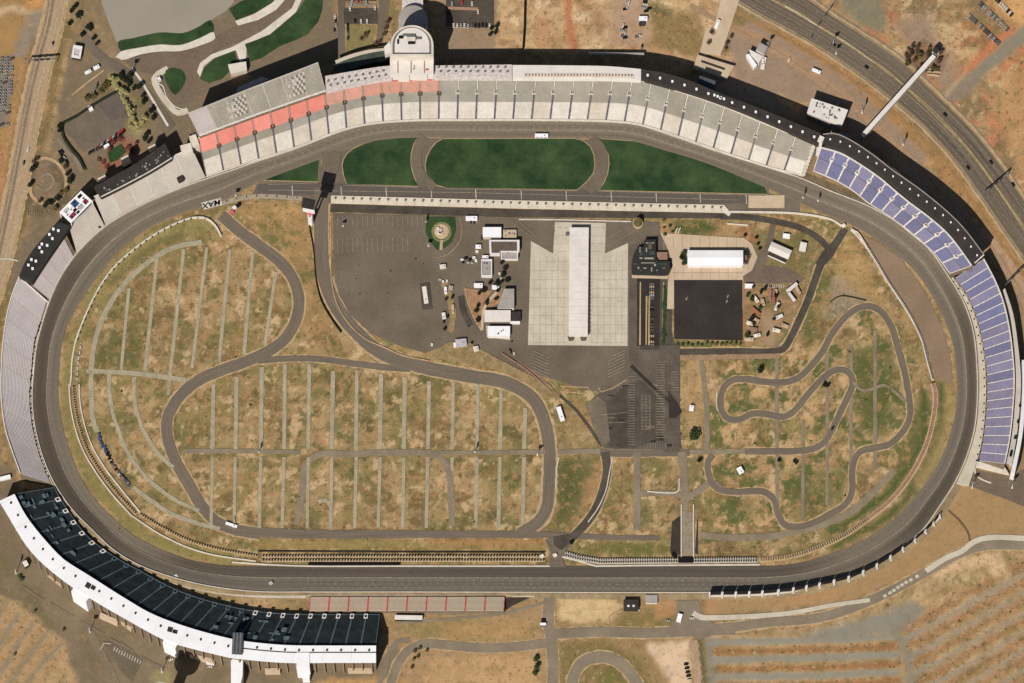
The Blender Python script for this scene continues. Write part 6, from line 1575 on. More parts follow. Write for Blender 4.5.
# ================================================================== TREES
def leaf_blob(n, r, h, seed, leaf, squash=.8):
    rr = random.Random(seed); mb = MB()
    lobes = [(Vector((rr.uniform(-.45, .45) * r, rr.uniform(-.45, .45) * r, h * rr.uniform(.5, .85))), r * rr.uniform(.4, .7)) for _ in range(6)]
    for k in range(n):
        c_, q = rr.choice(lobes)
        v = Vector((rr.gauss(0, 1), rr.gauss(0, 1), rr.gauss(0, 1))).normalized() * q * rr.uniform(.55, 1.1); v.z *= squash
        p = c_ + v; s_ = leaf * rr.uniform(.6, 1.4)
        a_ = Vector((rr.gauss(0, 1), rr.gauss(0, 1), rr.gauss(0, .6))).normalized(); b_ = a_.orthogonal().normalized()
        b_.rotate(Matrix.Rotation(rr.uniform(0, 6.28), 3, a_))
        mb.face([p - a_ * s_ - b_ * s_ * .6, p + a_ * s_ - b_ * s_ * .6, p + a_ * s_ + b_ * s_ * .6, p - a_ * s_ + b_ * s_ * .6])
    return mb
PROTO = {}
def tree_proto(kind, leafm, n, leaf, h=7):
    name = {'bare': 'bare_tree', 'shrub': 'shrub', 'red': 'red_shrub'}.get(kind, 'tree')
    res = []
    for sd in range(3):
        root = thing(name, 'x', 'tree' if name in ('tree', 'bare_tree') else 'shrub', (0, 0, 0))
        mb = MB(); mb.tube((0, 0, 0), (0, 0, h * .55), .35, .18, 6)
        for k in range(4):
            a_ = 1.57 * k + sd; mb.tube((0, 0, h * .4), (math.cos(a_) * 1.8, math.sin(a_) * 1.8, h * .75), .16, .06, 5)
        link('trunk', mb, M['trunk'], root)
        link('crown', leaf_blob(n, 3.6, h, sd + 17 * len(kind), leaf), M[leafm], root)
        res.append([root, False])
    PROTO[kind] = res
tree_proto('dark', 'leaf_dark', 420, .55, 8); tree_proto('green', 'leaf_green', 380, .55, 7); tree_proto('olive', 'leaf_olive', 300, .5, 6)
tree_proto('yellow', 'leaf_yellow', 330, .5, 6); tree_proto('bare', 'twigs', 170, .4, 7); tree_proto('red', 'red_shrub', 220, .4, 3); tree_proto('shrub', 'leaf_green', 220, .4, 2.5)
def tree(kind, x, y, r, label, group):
    pr = random.choice(PROTO[kind])
    if not pr[1]: o = pr[0]; pr[1] = True
    else: o = copy_tree(pr[0])
    o.location = P(x, y, 0); o.rotation_euler = (0, 0, random.uniform(0, 6.28)); s_ = r / 3.6; o.scale = (s_ * random.uniform(.9, 1.1), s_ * random.uniform(.9, 1.1), s_ * random.uniform(.85, 1.15))
    o['label'] = label; o['group'] = group
G1 = 'yellow green trees beside the angled lot'
for x, y in [(112,80),(115,85),(118,89),(121,94),(123,99),(126,104),(128,109),(131,114),(133,119),(135,124),(137,130),(141,125),(145,120),(131,128),(126,95),(117,82)]:
    tree('yellow', x, y, random.uniform(2.8, 4), 'pale yellow green tree in the row right of the angled lot', G1)
G2 = 'dark trees along the white walk'
for x, y in [(121,79),(126,82),(130,78),(129,86),(134,90),(143,97),(144,103),(152,113),(154,119),(139,88)]:
    tree('dark', x, y, random.uniform(2.2, 3.6), 'dark tree between the yellow trees and the white walk', G2)
for x, y, k in [(105,88,'olive'),(101,92,'olive'),(108,85,'olive'),(94,97,'olive'),(88,100,'olive')]: tree(k, x, y, 3.4, 'olive tree on the upper rim of the angled lot', 'olive trees above the angled lot')
for x, y in [(61,128),(60.5,132)]: tree('dark', x, y, 3, 'dark tree at the left corner of the angled lot', 'dark corner trees')
for x, y, r in [(75,9,3),(79,17,3.4),(72,12,2.4),(88,28,3),(91,31,2.4),(83,36,2.6),(94,40,2.4),(97,45,2.2),(70,25,2.6)]: tree('dark', x, y, r, 'dark pine on the verge left of the muddy pond', 'pines left of the pond')
for x, y in [(110,150),(114,142),(120,140),(128,148),(132,152),(104,163),(107,168),(100,160),(137,144)]: tree('red', x, y, random.uniform(2.6, 4), 'reddish shrub round the small square lawn', 'reddish shrubs by the square lawn')
area('grass_field', [(107, 152), (121, 144), (126, 152), (118, 160), (110, 163)], M['lawn_pale'], layer='over')
for x, y in [(34,165),(38,160),(33,171),(47,206),(52,205),(58,200),(62,194),(40,203),(61,163),(66,168),(69,175),(70,183),(66,192),(56,210),(30,186)]: tree(random.choice(['dark', 'olive', 'bare']), x, y, random.uniform(2.4, 3.6), 'dark winter tree round the paved circle at upper left', 'trees round the paved circle')
for x, y in [(145,140),(147,136),(150,143)]: tree('dark', x, y, 2.8, 'dark tree close behind the dark roofed left stand', 'trees behind the left stand')
for x, y in [(386,30),(384,36),(388,24),(381,42),(377,45),(365,38),(368,34),(362,41)]: tree('bare', x, y, random.uniform(2.2, 3.2), 'bare brown tree left of the tower forecourt', 'bare trees by the tower')
for x, y in [(492,30),(495,34),(497,28),(490,36)]: tree('dark', x, y, 2.2, 'small dark tree on the sandy edge right of the tower', 'trees right of the tower')
for x, y, r in [(709,44,3.2),(712,35,3),(726,50,2.6),(727,45,3),(731,38,2.4)]: tree('bare', x, y, r, 'brown tree in the beds of the paved promenade', 'promenade trees')
for k in range(44):
    a_ = random.uniform(0, 6.28); q = random.uniform(5, 19)
    tree(random.choice(['bare', 'bare', 'bare', 'olive']), 924 + q * math.cos(a_), 60 + q * .95 * math.sin(a_), random.uniform(2, 3.2), 'bare brown shrub of the round thicket at the footbridge end', 'thicket at the footbridge end')
for x, y in [(480,294),(487,304),(496,300),(478,307),(478,322),(498,292),(476,312),(484,292)]: tree('dark', x, y, random.uniform(1.8, 2.8), 'dark tree in the brown garden wedge by the offices', 'garden wedge trees')
for x, y in [(503,263),(505,269),(503,277),(507,281),(501,283),(497,286),(490,284),(504,258)]: tree('dark', x, y, random.uniform(1.8, 2.8), 'dark tree in the narrow gap behind the square shop', 'trees behind the square shop')
for x, y in [(446,300),(447,318),(445,330),(452,298)]: tree('dark', x, y, 1.7, 'small dark shrub on the strip left of the office lane', 'strip shrubs')
for x, y, k in [(683.5,255,'green'),(682.5,260,'dark'),(684.5,264,'green'),(746,255,'dark'),(747.5,259.5,'bare'),(746,264,'bare')]: tree(k, x, y, 3, 'tree in the half round bed at an end of the white shed', 'trees at the white shed ends')
for x, y in [(753,288),(765,290),(748,296),(751,320),(747,337),(776,297),(760,309),(754,324),(767,336),(778,308),(774,320),(752,300),(761,293)]: tree(random.choice(['dark', 'dark', 'green']), x, y, random.uniform(1.8, 2.8), 'dark tree between the camper pitches', 'camp ground trees')
for x, y in [(745,236),(756,238),(758,245),(760,250)]: tree('dark', x, y, 1.7, 'round dark shrub above the pinkish plaza end', 'plaza end shrubs')
for x, y in [(664,220.5),(664,228)]: tree('red', x, y, 1.8, 'small reddish shrub by the plaza entrance', 'plaza entrance shrubs')
tree('green', 694, 438, 5, 'bright green bush at the corner of the dark parking lot', 'single bushes')
tree('dark', 700, 462, 2.6, 'dark tree on the gravel crossroad right of the parking lot', 'single bushes')
for x, y in [(824,386),(828,387)]: tree('dark', x, y, 2.4, 'dark shrub inside the kart track loop', 'kart loop shrubs')
for x, y in [(779,462),(794,462),(796,464)]: tree('dark', x, y, 1.8, 'dark shrub below the kart track straight', 'kart straight shrubs')
tree('dark', 760, 373, 3.2, 'dark tree above the left end of the kart track', 'single bushes')
for x, y in [(536,660),(537,668),(535,674)]: tree('green', x, y, 3, 'green tree left of the south junction road', 'junction trees')
for x, y in [(415,652),(420,649),(427,651),(414,660),(412,668),(418,657)]: tree('olive', x, y, 2.0, 'olive shrub inside the south road bend', 'south bend shrubs')
for x, y in [(665,235),(676,229),(670,226),(673,232)]: tree('shrub', x, y, 2.2, 'green shrub round the pale sculpture above the plaza', 'plaza shrubs')
st_ = thing('sculpture', 'pale angular sculpture on the green bank above the plaza', 'sculpture', P(678, 231, 0))
for dx in (-1.4, 1.4):
    mb = MB(); p = P(678 + dx, 231, 0); mb.box((p.x, p.y, 1.5), (.8, 5, 3), R(-25)); link('fin', mb, M['cream'], st_)
for k in range(10): tree('shrub', random.uniform(664, 668) - 2 * (k % 2), 287 + 6 * k, 1.4, 'small green shrub in the hedge strip left of the black lot', 'hedge strip shrubs')
for k in range(14): tree(random.choice(['olive', 'shrub']), 678 + 4.8 * k, 344.5 + random.uniform(-1, 1), 1.8, 'small shrub in the green strip below the black lot', 'green strip shrubs')
for x, y in [(15,655),(35,612),(64,630)]: tree('olive', x, y, 1.8, 'olive shrub on the striped dirt lot', 'dirt lot shrubs')
for x, y in [(20,577),(22,580)]: tree('green', x, y, 2, 'green shrub by the left end of the white roof', 'white roof end shrubs')
for k in range(40):
    x, y = random.uniform(100, 900), random.uniform(260, 530)
    if (300 < x < 690 and y < 455) or (560 < x < 690): continue
    tree('shrub', x, y, random.uniform(.8, 1.5), 'small green weed clump in the infield turf', 'infield weed clumps')

# ================================================================== VEHICLES
def car_mesh(body, L_=4.6, W_=1.9):
    mb = MB()
    sec = [(-L_ / 2, .55, .8), (-L_ / 2 + .1, .3, .95), (-.8, .3, 1.0), (1.0, .3, 1.0), (L_ / 2 - .1, .3, .85), (L_ / 2, .5, .7)]
    for (x0, a0, b0), (x1, a1, b1) in zip(sec[:-1], sec[1:]):
        y = W_ / 2
        mb.face([(x0, -y, b0), (x1, -y, b1), (x1, y, b1), (x0, y, b0)], 0); mb.face([(x0, -y, a0), (x1, -y, a1), (x1, -y, b1), (x0, -y, b0)], 0); mb.face([(x1, y, a1), (x0, y, a0), (x0, y, b0), (x1, y, b1)], 0)
    c_ = [(-1.7, .98, .85), (-1.1, 1.45, .7), (.5, 1.45, .7), (1.2, 1.0, .85)]
    for k, ((x0, z0, y0), (x1, z1, y1)) in enumerate(zip(c_[:-1], c_[1:])):
        mb.face([(x0, -y0, z0), (x1, -y1, z1), (x1, y1, z1), (x0, y0, z0)], 0 if k == 1 else 1)
        for s in (-1, 1): mb.face([(x0, s * y0, z0), (x1, s * y1, z1), (x1, s * .85, .98), (x0, s * .85, .98)], 1)
    for x in (-1.45, 1.45):
        for s in (-1, 1): mb.box((x, s * .85, .32), (.64, .25, .64), mi=2)
    return mb
CARM = {}
def car(x, y, ang, colour, label, group=None):
    if colour not in CARM:
        o = link('car', car_mesh(None), [M[colour], M['glass_dark'], M['rubber']]); CARM[colour] = o
    else:
        o = CARM[colour].copy(); COL.objects.link(o)
    o.location = P(x, y, .8); o.rotation_euler = (0, 0, R(ang)); o['label'] = label; o['category'] = 'car'
    if group: o['group'] = group
    elif 'group' in o: del o['group']
for x, y, a_, c_, l_ in [(53, 44, 78, 'car_black', 'lone black car on the upper part of the tan road'), (28, 150, 76, 'cream', 'pale car on the tan road beside the paved circle'), (24, 163, 76, 'car_black', 'dark car on the lower part of the tan road'),
                        (833.5, 45, -35, 'car_black', 'black car on the highway below the first gantry'), (866.5, 67.5, -38, 'car_black', 'black car on the highway left of the footbridge'), (945, 115, -48, 'car_black', 'black car on the far highway lanes right of the footbridge'),
                        (991, 162.5, -52, 'car_black', 'black car on the far highway lanes near the right gantry'), (968, 168, -50, 'car_black', 'lone dark car on the near highway lanes'), (1013, 185, -54, 'car_black', 'black car at the right picture edge on the highway'),
                        (789, 60, 70, 'cream', 'white van parked alone on the brown dirt lot'), (543.5, 620, 0, 'car_black', 'black car beside the gate house on the south road'), (832.5, 428.5, 60, 'car_black', 'black car on the inner kart track leg'),
                        (668, 621, 5, 'silver', 'silver car on the road by the south junction'), (692, 618.5, 0, 'cream', 'white car at the start of the pale sidewalk'), (171, 660, 20, 'cream', 'white car by the ramp south of the white roof'), (210, 667, -8, 'cream', 'white car in the paved yard left of the blue lift shaft'), (75, 600.5, -30, 'silver', 'silver car behind the white roof stair block')]:
    car(x, y, a_, c_, l_)
for k, (y, c_) in enumerate(zip((664.5, 668.5, 672.5, 676.2, 680.5), ('car_black', 'car_black', 'car_black', 'car_black', 'cream'))):
    car(686 + .8 * k, y, 8, c_, ['black car topmost of the short column on the pink lot', 'second black car of the column on the pink lot', 'third black car of the column on the pink lot', 'fourth black car of the column on the pink lot', 'white car lowest of the short column on the pink lot'][k], 'column of cars on the pink lot')
for k in range(24):
    for c_ in range(3):
        if random.random() < .42: continue
        car(12 - 5.4 * c_ - k * .22, 59 + 3.0 * k, 22 + random.uniform(-3, 3), random.choice(['bench_grey', 'roof_grey', 'bench_grey', 'tan', 'roof_brown']), 'parked car in the dense rows at the far left edge', 'cars in the far left lot')
for k in range(19):
    if random.random() < .25: continue
    car(969 + 1.75 * k, 16.5 + 1.6 * k, 48, random.choice(['roof_brown', 'tan', 'silver', 'metal_grey']), 'parked car in the inner diagonal row at the top right', 'inner diagonal car row')
for k in range(17):
    if random.random() < .25: continue
    car(980 + 1.7 * k, 4 + 1.62 * k, 48, random.choice(['roof_brown', 'tan', 'silver', 'metal_grey']), 'parked car in the middle diagonal row at the top right', 'middle diagonal car row')
for k in range(9):
    car(997 + 1.8 * k, 0 + 1.9 * k, 48, random.choice(['car_black', 'cream']), 'parked car in the outer diagonal row at the top right', 'outer diagonal car row')
for x, y, c_ in [(335,17,'cream'),(335.5,21,'car_black'),(336,26,'silver'),(334.5,30,'car_black'),(347.6,26,'car_black'),(347.8,30,'car_black'),(348,34,'metal_grey'),(348,38,'car_black')]: car(x, y, 88, c_, 'car parked along the lanes left of the tower', 'cars in the lanes left of the tower')
for x, y, c_ in [(350,9,'cream'),(375,8,'cream'),(361,21.5,'cream'),(367,21.5,'cream'),(355,21.5,'car_black'),(352,1,'silver'),(358,1,'red'),(366,2,'silver'),(351.5,5,'silver')]: car(x, y, 92, c_, 'car in the small lot left of the tower', 'cars in the small lot left of the tower')
for k in range(12):
    car(450 + 3.6 * k, 26 + random.uniform(-.4, .4), 90, random.choice(['silver', 'car_black', 'cream', 'metal_grey']), 'car in the row below the dark lot right of the tower', 'cars right of the tower')
for x, y, c_ in [(452,4,'silver'),(462,3,'red'),(472,4,'cream'),(478,12,'cream'),(449,12,'car_black')]: car(x, y, 90, c_, 'car beside the bed in the dark lot right of the tower', 'cars in the dark lot')
for k in range(10): car(96 + 2.9 * k, 150 - 2.0 * k - 1, 58, random.choice(['silver', 'car_black', 'red', 'metal_grey']), 'car parked on the lower side of the angled lot', 'cars in the angled lot')
for x, y in [(60,153),(62,156),(64.5,158),(66,161),(62,152)]: car(x, y, -50, random.choice(['silver', 'car_black', 'red']), 'car parked beside the paved circle lane', 'cars by the paved circle')
for x, y, c_ in [(628,1,'silver'),(628.5,4,'cream'),(627,7,'silver'),(625,9.5,'car_black'),(645,2,'car_black'),(645.5,5,'cream'),(643,8,'silver'),(646,11.5,'car_black'),(649,9,'car_black'),(623,26,'cream'),(625,28,'car_black'),(622,31,'silver'),(625,33,'silver'),(623,36,'metal_grey'),(625,38,'car_black'),(637,37,'metal_grey'),(640,36,'cream'),(642,47,'car_black')]:
    car(x, y, random.choice([0, 10, 80]), c_, 'vehicle parked on the sandy yard above the stand', 'vehicles on the sandy yard')
def trailer(x, y, ang, L_, W_, h, roofm, label, group=None, name='trailer', cat='trailer', sidem=None, units=1):
    b_ = P(x, y, h); b_.z = 0; th = thing(name, label, cat, b_, group); a_ = R(ang); ca, sa = math.cos(a_), math.sin(a_)
    t_ = lambda u, v: (b_.x + u * ca - v * sa, b_.y + u * sa + v * ca)
    mb = MB(); mb.box((*t_(0, 0), (h + .7) / 2), (L_, W_, h - .7), a_, bottom=True); link('body', mb, M[sidem or roofm], th)
    mb = MB(); mb.box((*t_(0, 0), h + .06), (L_ * 1.01, W_ * 1.02, .14), a_); link('roof', mb, M[roofm], th)
    for k in range(units):
        mb = MB(); mb.box((*t_(L_ * (.25 - .4 * k), 0), h + .25), (1.2, .9, .4), a_); link('roof_unit', mb, M['metal_grey'], th)
    for u in (-.3, .3):
        mb = MB(); mb.box((*t_(L_ * u, 0), .4), (.9, W_ * .98, .8), a_); link('wheel_pair', mb, M['rubber'], th)
    mb = MB(); mb.box((*t_(L_ / 2 + .5, 0), .6), (1.0, .5, .3), a_, bottom=True); link('hitch', mb, M['black'], th)
    return th
for x, y, a_, L_, W_, h, m_, l_ in [(471.5, 218, 0, 11.5, 3.8, 3.2, 'roof_white', 'long white trailer right below the pit boxes'), (478.3, 246.3, 0, 5.5, 3.2, 3, 'roof_white', 'white trailer left of the brown framed office'), (485.3, 257, 0, 6.2, 3.2, 3, 'roof_white', 'white trailer above the grey square shop'),
        (442.8, 266.2, 8, 6, 3.6, 3, 'roof_pale', 'white box trailer left of the office lane top'), (478.3, 285, 0, 8.6, 3.6, 3.4, 'roof_white', 'white trailer at the top of the brown garden wedge'), (495.5, 287, -5, 7, 3.4, 3.2, 'roof_white', 'white trailer next to the pale grey workshop'),
        (425.2, 295, -82, 17, 4.2, 1.2, 'roof_pale', 'long pale flat trailer alone on the infield paving'), (445.6, 290, -86, 6.5, 2.6, 3, 'roof_white', 'upright white trailer on the strip left of the office lane'), (453, 309, -88, 9, 2.4, 2.4, 'tan', 'tan flat trailer on the strip left of the office lane'),
        (443.8, 315.5, -80, 6, 3.6, 2.8, 'roof_pale', 'dusty white trailer low on the office lane strip'), (461, 342.5, 6, 11, 7, 3.2, 'roof_lilac', 'lilac roofed wide trailer at the foot of the office lane'), (455.5, 344.5, 5, 4, 4, 2.6, 'roof_white', 'small white trailer beside the lilac wide trailer'),
        (476, 348.5, 10, 5, 4.4, 2.6, 'cream', 'cream trailer on the dirt below the office lane'), (451, 287.5, 80, 4, 4, 2.6, 'roof_grey', 'grey box trailer at the top of the strip by the lane'), (560.5, 413.5, -72, 14, 4.4, 3.6, 'roof_white', 'white bus like trailer beside the road course corner'),
        (691.7, 407.7, 80, 5, 4.4, 3, 'roof_white', 'white camper alone left of the kart track'), (740.3, 470, -60, 6.5, 5, 3.4, 'roof_white', 'white camper with dark side below the kart track'), (643.2, 18, 0, 8.4, 3.6, 3.4, 'roof_white', 'white box trailer on the sandy yard above the stand'), (642, 23.5, 5, 6, 3.4, 2.6, 'roof_dark', 'dark trailer below the white one on the sandy yard'),
        (717.5, 23.5, 66, 8, 3, 3, 'roof_white', 'white truck on the promenade entrance'), (816.5, 70.5, -22, 9, 2.4, 3, 'roof_white', 'white truck parked on the dirt lot near the highway'), (231.5, 524.5, -18, 12, 2.2, 2.6, 'roof_white', 'white flat truck beside the lower left road bend'), (234.5, 520, 90, 6, 1.6, 1.6, 'sand', 'sand coloured flat rack above the white truck at lower left'),
        (96.5, 67, 30, 6, 3, 3, 'roof_white', 'white truck right in the pair below the dark hut'), (88, 71.5, 30, 6.5, 2.6, 2.8, 'roof_white', 'white truck left in the pair below the dark hut'), (838, 103, 70, 5, 2.6, 3, 'roof_grey', 'small grey cabin behind the vented white hall'), (539.5, 134.5, 0, 0, 0, 0, '', '')]:
    if h: trailer(x, y, a_, L_, W_, h, m_, l_)
bus = trailer(541.5, 135.3, 0, 13, 3.4, 3.4, 'roof_white', 'white bus driving on the top straight', name='bus', cat='bus')
for k in range(3):
    mb = MB(); b0 = bus.location; mb.box((b0.x - 4 + 4 * k, b0.y - 1.75, 2.2), (2.8, .1, 1.1)); link('window', mb, M['glass_dark'], bus)
# camper pitches fanning round the small camp ground
for k, (x, y, a_, m_, L_) in enumerate([(756, 299, 52, 'cream', 7), (763, 302, 75, 'tan', 6.5), (774, 297, 92, 'orange', 13), (777, 306, 115, 'roof_pale', 8), (779, 316.5, 158, 'roof_pale', 8), (785, 325.5, -156, 'tan', 7), (776.5, 330, -165, 'cream', 8), (755, 319, 30, 'tan', 9), (756, 311, 40, 'orange', 10), (750, 323, 20, 'cream', 7), (757, 335, -14, 'cream', 7), (749, 339, 2, 'concrete_pink', 9), (753, 328.5, 12, 'brick', 9), (798, 290, 62, 'tan', 8), (770, 293, 92, 'brick', 13), (776, 292, 88, 'tan', 6)]):
    lab = {'cream': 'cream camper', 'tan': 'tan camper', 'orange': 'orange camper deck', 'roof_pale': 'white camper', 'brick': 'brick red camper deck', 'concrete_pink': 'pinkish camper'}[m_]
    pos_ = ['upper left', 'upper left inner', 'top', 'upper right', 'right', 'far right', 'lower right', 'left', 'left upper', 'far left', 'lower left inner', 'lowest left', 'left lower', 'outer right top', 'top left', 'top right'][k]
    trailer(x, y, -a_, L_, 2.8, 2.8, m_, f'{lab} on the {pos_} pitch of the camp ground fan', 'campers on the camp ground', 'camper', 'camper')
# clutter of carts between trailers
for k, (x, y, w_, d_) in enumerate([(462,260,3,1.4),(466,258.5,3.5,2),(470,260,3,1.6),(474,258,3,2.2),(476,261,2.4,2.6),(468,263,2.6,1.2),(463,263,2.4,1),(472,263.5,2,1),(440,280,3,1.4),(443,282,2,2),(500,274,3.4,1.6),(501,278.5,1.6,1.6),(447,281.5,1.4,2.4),(477,252,3,2.4),(471,222.5,1.2,2.6),(474,223,1.2,2.6),(444,322,2,2.4),(432,345,2,2.6),(472,343,2.4,1.6),(469,326.5,1.2,1.2),(482,238,1.6,4),(511,352,1.2,3.4),(509.5,350,1.2,1.2),(514,354,1.2,2.4)]):
    mcol = random.choice(['cream', 'silver', 'metal_white', 'car_black']) if k not in (14, 15, 16) else 'car_black'
    th = thing('cart', {True: 'dark', False: 'pale'}[mcol == 'car_black'] + ' equipment cart standing about the office cluster', 'cart', P(x, y, 0), 'equipment carts'); c_ = P(x, y, 0)
    mb = MB(); mb.box((c_.x, c_.y, 1), (w_, d_, 1.4), 0, bottom=True); link('box', mb, M[mcol], th); mb = MB(); mb.box((c_.x, c_.y, .3), (w_ * .9, d_ * .8, .6)); link('chassis', mb, M['rubber'], th)
# blue and dark bundle row inside turn three
cv = Curve([(98.5,434),(103,446),(109,458),(116,470),(123,479),(130,486)])
for k in range(30):
    t = (k + .5) / 30; x, y = cv.at(t); tg = cv.tangent(t); m_ = random.choice(['blue', 'car_black', 'car_black', 'silver', 'roof_slate', 'brick', 'blue'])
    lab = {'blue': 'blue', 'car_black': 'black', 'silver': 'silver grey', 'roof_slate': 'slate grey', 'brick': 'reddish'}[m_]
    c_ = P(x + random.uniform(-1, 1), y + random.uniform(-1, 1), 0); mb = MB()
    mb.prism([(c_.x + 1.5 * math.cos(a_), c_.y + 1.3 * math.sin(a_)) for a_ in np.linspace(0, 6.28, 9)[:-1]], 0, random.uniform(1.4, 2.4))
    o = link('tyre_bundle', mb, M[m_], at=c_, label=lab + ' wrapped tyre bundle in the curved stack row at left', cat='tyre bundle', group='tyre bundles')
# track side marshal boxes and portable signs
for x, y, m_, l_ in [(234.5, 208.5, 'metal_white', 'white marshal tent by the pit entry wall'), (238.5, 206, 'car_black', 'black marshal box by the pit entry wall'), (232, 213, 'pink', 'pink marshal box by the pit entry wall'), (843.5, 226.5, 'cream', 'cream gate block at the infield tunnel mouth'), (555, 556, 'cream', 'white gate block at the track crossing left'), (542, 557, 'cream', 'pale marker sign left of the track crossing'), (571.5, 543, 'car_black', 'dark gate cabin beside the service road end'), (175.8, 577.5, 'metal_white', 'white marker box beside the bottom left wall'), (271, 584, 'silver', 'grey marker box on the bottom straight wall')]:
    th = thing('marshal_box', l_, 'box', P(x, y, 0)); c_ = P(x, y, 0)
    mb = MB(); mb.box((c_.x, c_.y, 1.2), (3.4, 2.8, 2.4), R(30)); link('wall', mb, M[m_], th)
    mb = MB(); mb.box((c_.x, c_.y, 2.6), (3.8, 3.2, .4), R(30)); link('roof', mb, M[m_], th)
# lot markings
marks('road_marking', [(530 + 4.0 * k * .0 + 2, 350 + 3.2 * k, 549, 358 + 3.2 * k) for k in range(7)] + [(608, 358 + 3.2 * k, 625, 350 + 3.2 * k) for k in range(7)], .7, M['paint_faint'])
marks('road_marking', [(x, 216, x, 226) for x in range(338, 424, 5)] + [(x, 238, x, 252) for x in range(338, 410, 5)], .6, M['paint_faint'])
marks('road_marking', [(656, 362 + 2.6 * k, 665, 362 + 2.6 * k) for k in range(30)] + [(628, 374 + 2.6 * k, 635, 374 + 2.6 * k) for k in range(28)] + [(641, 396 + 3 * k, 651, 396 + 3 * k) for k in range(12)] + [(x, 394, x, 430) for x in (642, 646, 650)] + [(601, 415, 628, 412), (601, 423, 628, 422)], .5, M['paint_faint'])
marks('road_marking', [(671 + 0 * k, 372 + 2.6 * k, 679, 372 + 2.6 * k) for k in range(8)] + [(648 + 2.5 * k, 443, 648 + 2.5 * k, 449) for k in range(8)], .5, M['paint_faint'])
marks('road_marking', [(555, 232, 553, 222), (607, 238, 628, 226), (607, 246, 640, 228), (531, 236, 512, 222), (540, 240, 520, 222)], .5, M['paint_faint'])
marks('road_marking', [(766 + 2.2 * k, 284, 766 + 2.2 * k, 288) for k in range(9)], .6, M['paint_white'])
marks('road_marking', [(115 + 2.6 * k, 647 + 1.3 * k, 113.6 + 2.6 * k, 651 + 1.3 * k) for k in range(11)] + [(104, 643, 100, 650), (104, 643, 111, 644)], .7, M['paint_white'])
for pr in PROTO.values():
    for root, used in pr:
        if not used:
            for ch in list(root.children): bpy.data.objects.remove(ch)
            bpy.data.objects.remove(root)

# garden beds and darker patches inside the paving
soil_brown = mat('bed_soil', C(178, 138, 102), C(150, 114, 80), scale=.12, fine=.22)
soil_tan = mat('bed_tan', C(166, 138, 98), C(128, 112, 72), scale=.1, fine=.25)
area('garden_bed', [(464.5, 287.5), (482, 291), (493, 290), (483.5, 303), (481.5, 331), (473, 318)], soil_brown, layer='over')
area('garden_bed', [(503, 290), (499, 303), (490, 309), (484, 309), (488, 300), (497, 292)], soil_brown, layer='over')
strip('garden_path', [(464, 287), (468, 303), (474, 318), (481.5, 331)], 1, M['sand'], 'mark')
strip('garden_path', [(502, 288), (492, 297), (484, 309), (482, 330)], 2.6, M['concrete_pink'], 'mark')
strip('garden_bed', [(444, 282), (450, 300), (453, 318), (450, 332)], 6.5, soil_tan, 'over', ragged=.8)
area('garden_bed', [(432, 357), (446, 343), (456, 341), (470, 343), (486, 352), (512, 366), (548, 384), (556, 392), (548, 394), (530, 384), (505, 372), (470, 364), (446, 360)], soil_tan, layer='over')
area('worn_patch', [(420, 283.5), (429.5, 282.5), (432.5, 309), (422, 310)], M['asphalt_dark'], layer='over')
strip('worn_patch', [(461, 296), (463, 310), (470, 326)], 6, M['asphalt_dark'], 'over')
area('pit_crossing', [(545, 540), (566, 534), (574, 540), (566, 552), (562, 557), (566, 567), (548, 567), (551, 556), (549, 548)], mat('crossing', C(126, 110, 94), C(104, 92, 78), scale=.08), layer='over')
area('pit_crossing', [(553, 537), (568, 534), (572, 541), (562, 550), (554, 546)], M['asphalt_dark'], layer='mark')
area('worn_patch', [(505.5, 597.5), (530, 597.5), (512, 606), (505.5, 611)], M['tunnel'], layer='over')  # plain dark triangle beside the right end of the low bleacher
area('verge', [(512, 593), (536, 593), (534, 597), (512, 597)], M['concrete'], layer='over')
strip('gravel_path', [(400, 623), (460, 618), (506, 613), (546, 602)], 3, M['gravel_road'], 'lot', ragged=.4)
strip('gravel_path', [(608, 624), (609, 617), (622, 610.5)], 1.6, M['sand'], 'over')
# water tower that stands just south of the picture and throws its shade into it
wt = thing('water_tower', 'tall water tower with a wide tank south of the white roofed stand', 'water tower', P(166, 715, 0))
b0 = P(166, 715, 0)
mb = MB(); mb.tube(b0, b0 + Vector((0, 0, 46)), 5.5, 5, 20); link('column', mb, M['roof_pale'], wt)
mb = MB(); mb.tube(b0 + Vector((0, 0, 46)), b0 + Vector((0, 0, 52)), 5, 12.5, 28); mb.tube(b0 + Vector((0, 0, 52)), b0 + Vector((0, 0, 60)), 12.5, 12.5, 28); mb.tube(b0 + Vector((0, 0, 60)), b0 + Vector((0, 0, 64)), 12.5, 4, 28); link('tank', mb, M['roof_white'], wt)

# slab joints of the concrete apron, tyre marks and oil on the black lots
joint = mat('slab_joint', C(202, 188, 164), C(188, 174, 150))
marks('slab_joint', [(x, 256, x - .6, 345) for x in range(534, 568, 6)] + [(x, 256, x - .4, 345) for x in range(592, 627, 6)] + [(530, y, 567, y) for y in range(262, 344, 9)] + [(590, y, 627, y) for y in range(262, 344, 9)] + [(557, y, 568, y) for y in range(228, 256, 8)] + [(590, y, 604, y) for y in range(228, 256, 8)], .16, joint)
marks('slab_joint', [(x, 236, x, 249) for x in range(664, 745, 9)] + [(x, 267, x, 279) for x in range(674, 742, 9)] + [(672, 273, 743, 273)], .35, mat('plaza_joint', C(196, 174, 145), C(188, 166, 138)))
for k in range(9):
    x, y = random.uniform(342, 430), random.uniform(252, 340); q = random.uniform(.4, .9)
    area('oil_stain', [(x + q * math.cos(t) * random.uniform(.7, 1.3), y + q * math.sin(t)) for t in np.linspace(0, 6.28, 9)[:-1]], M['asphalt_black'], layer='mark')
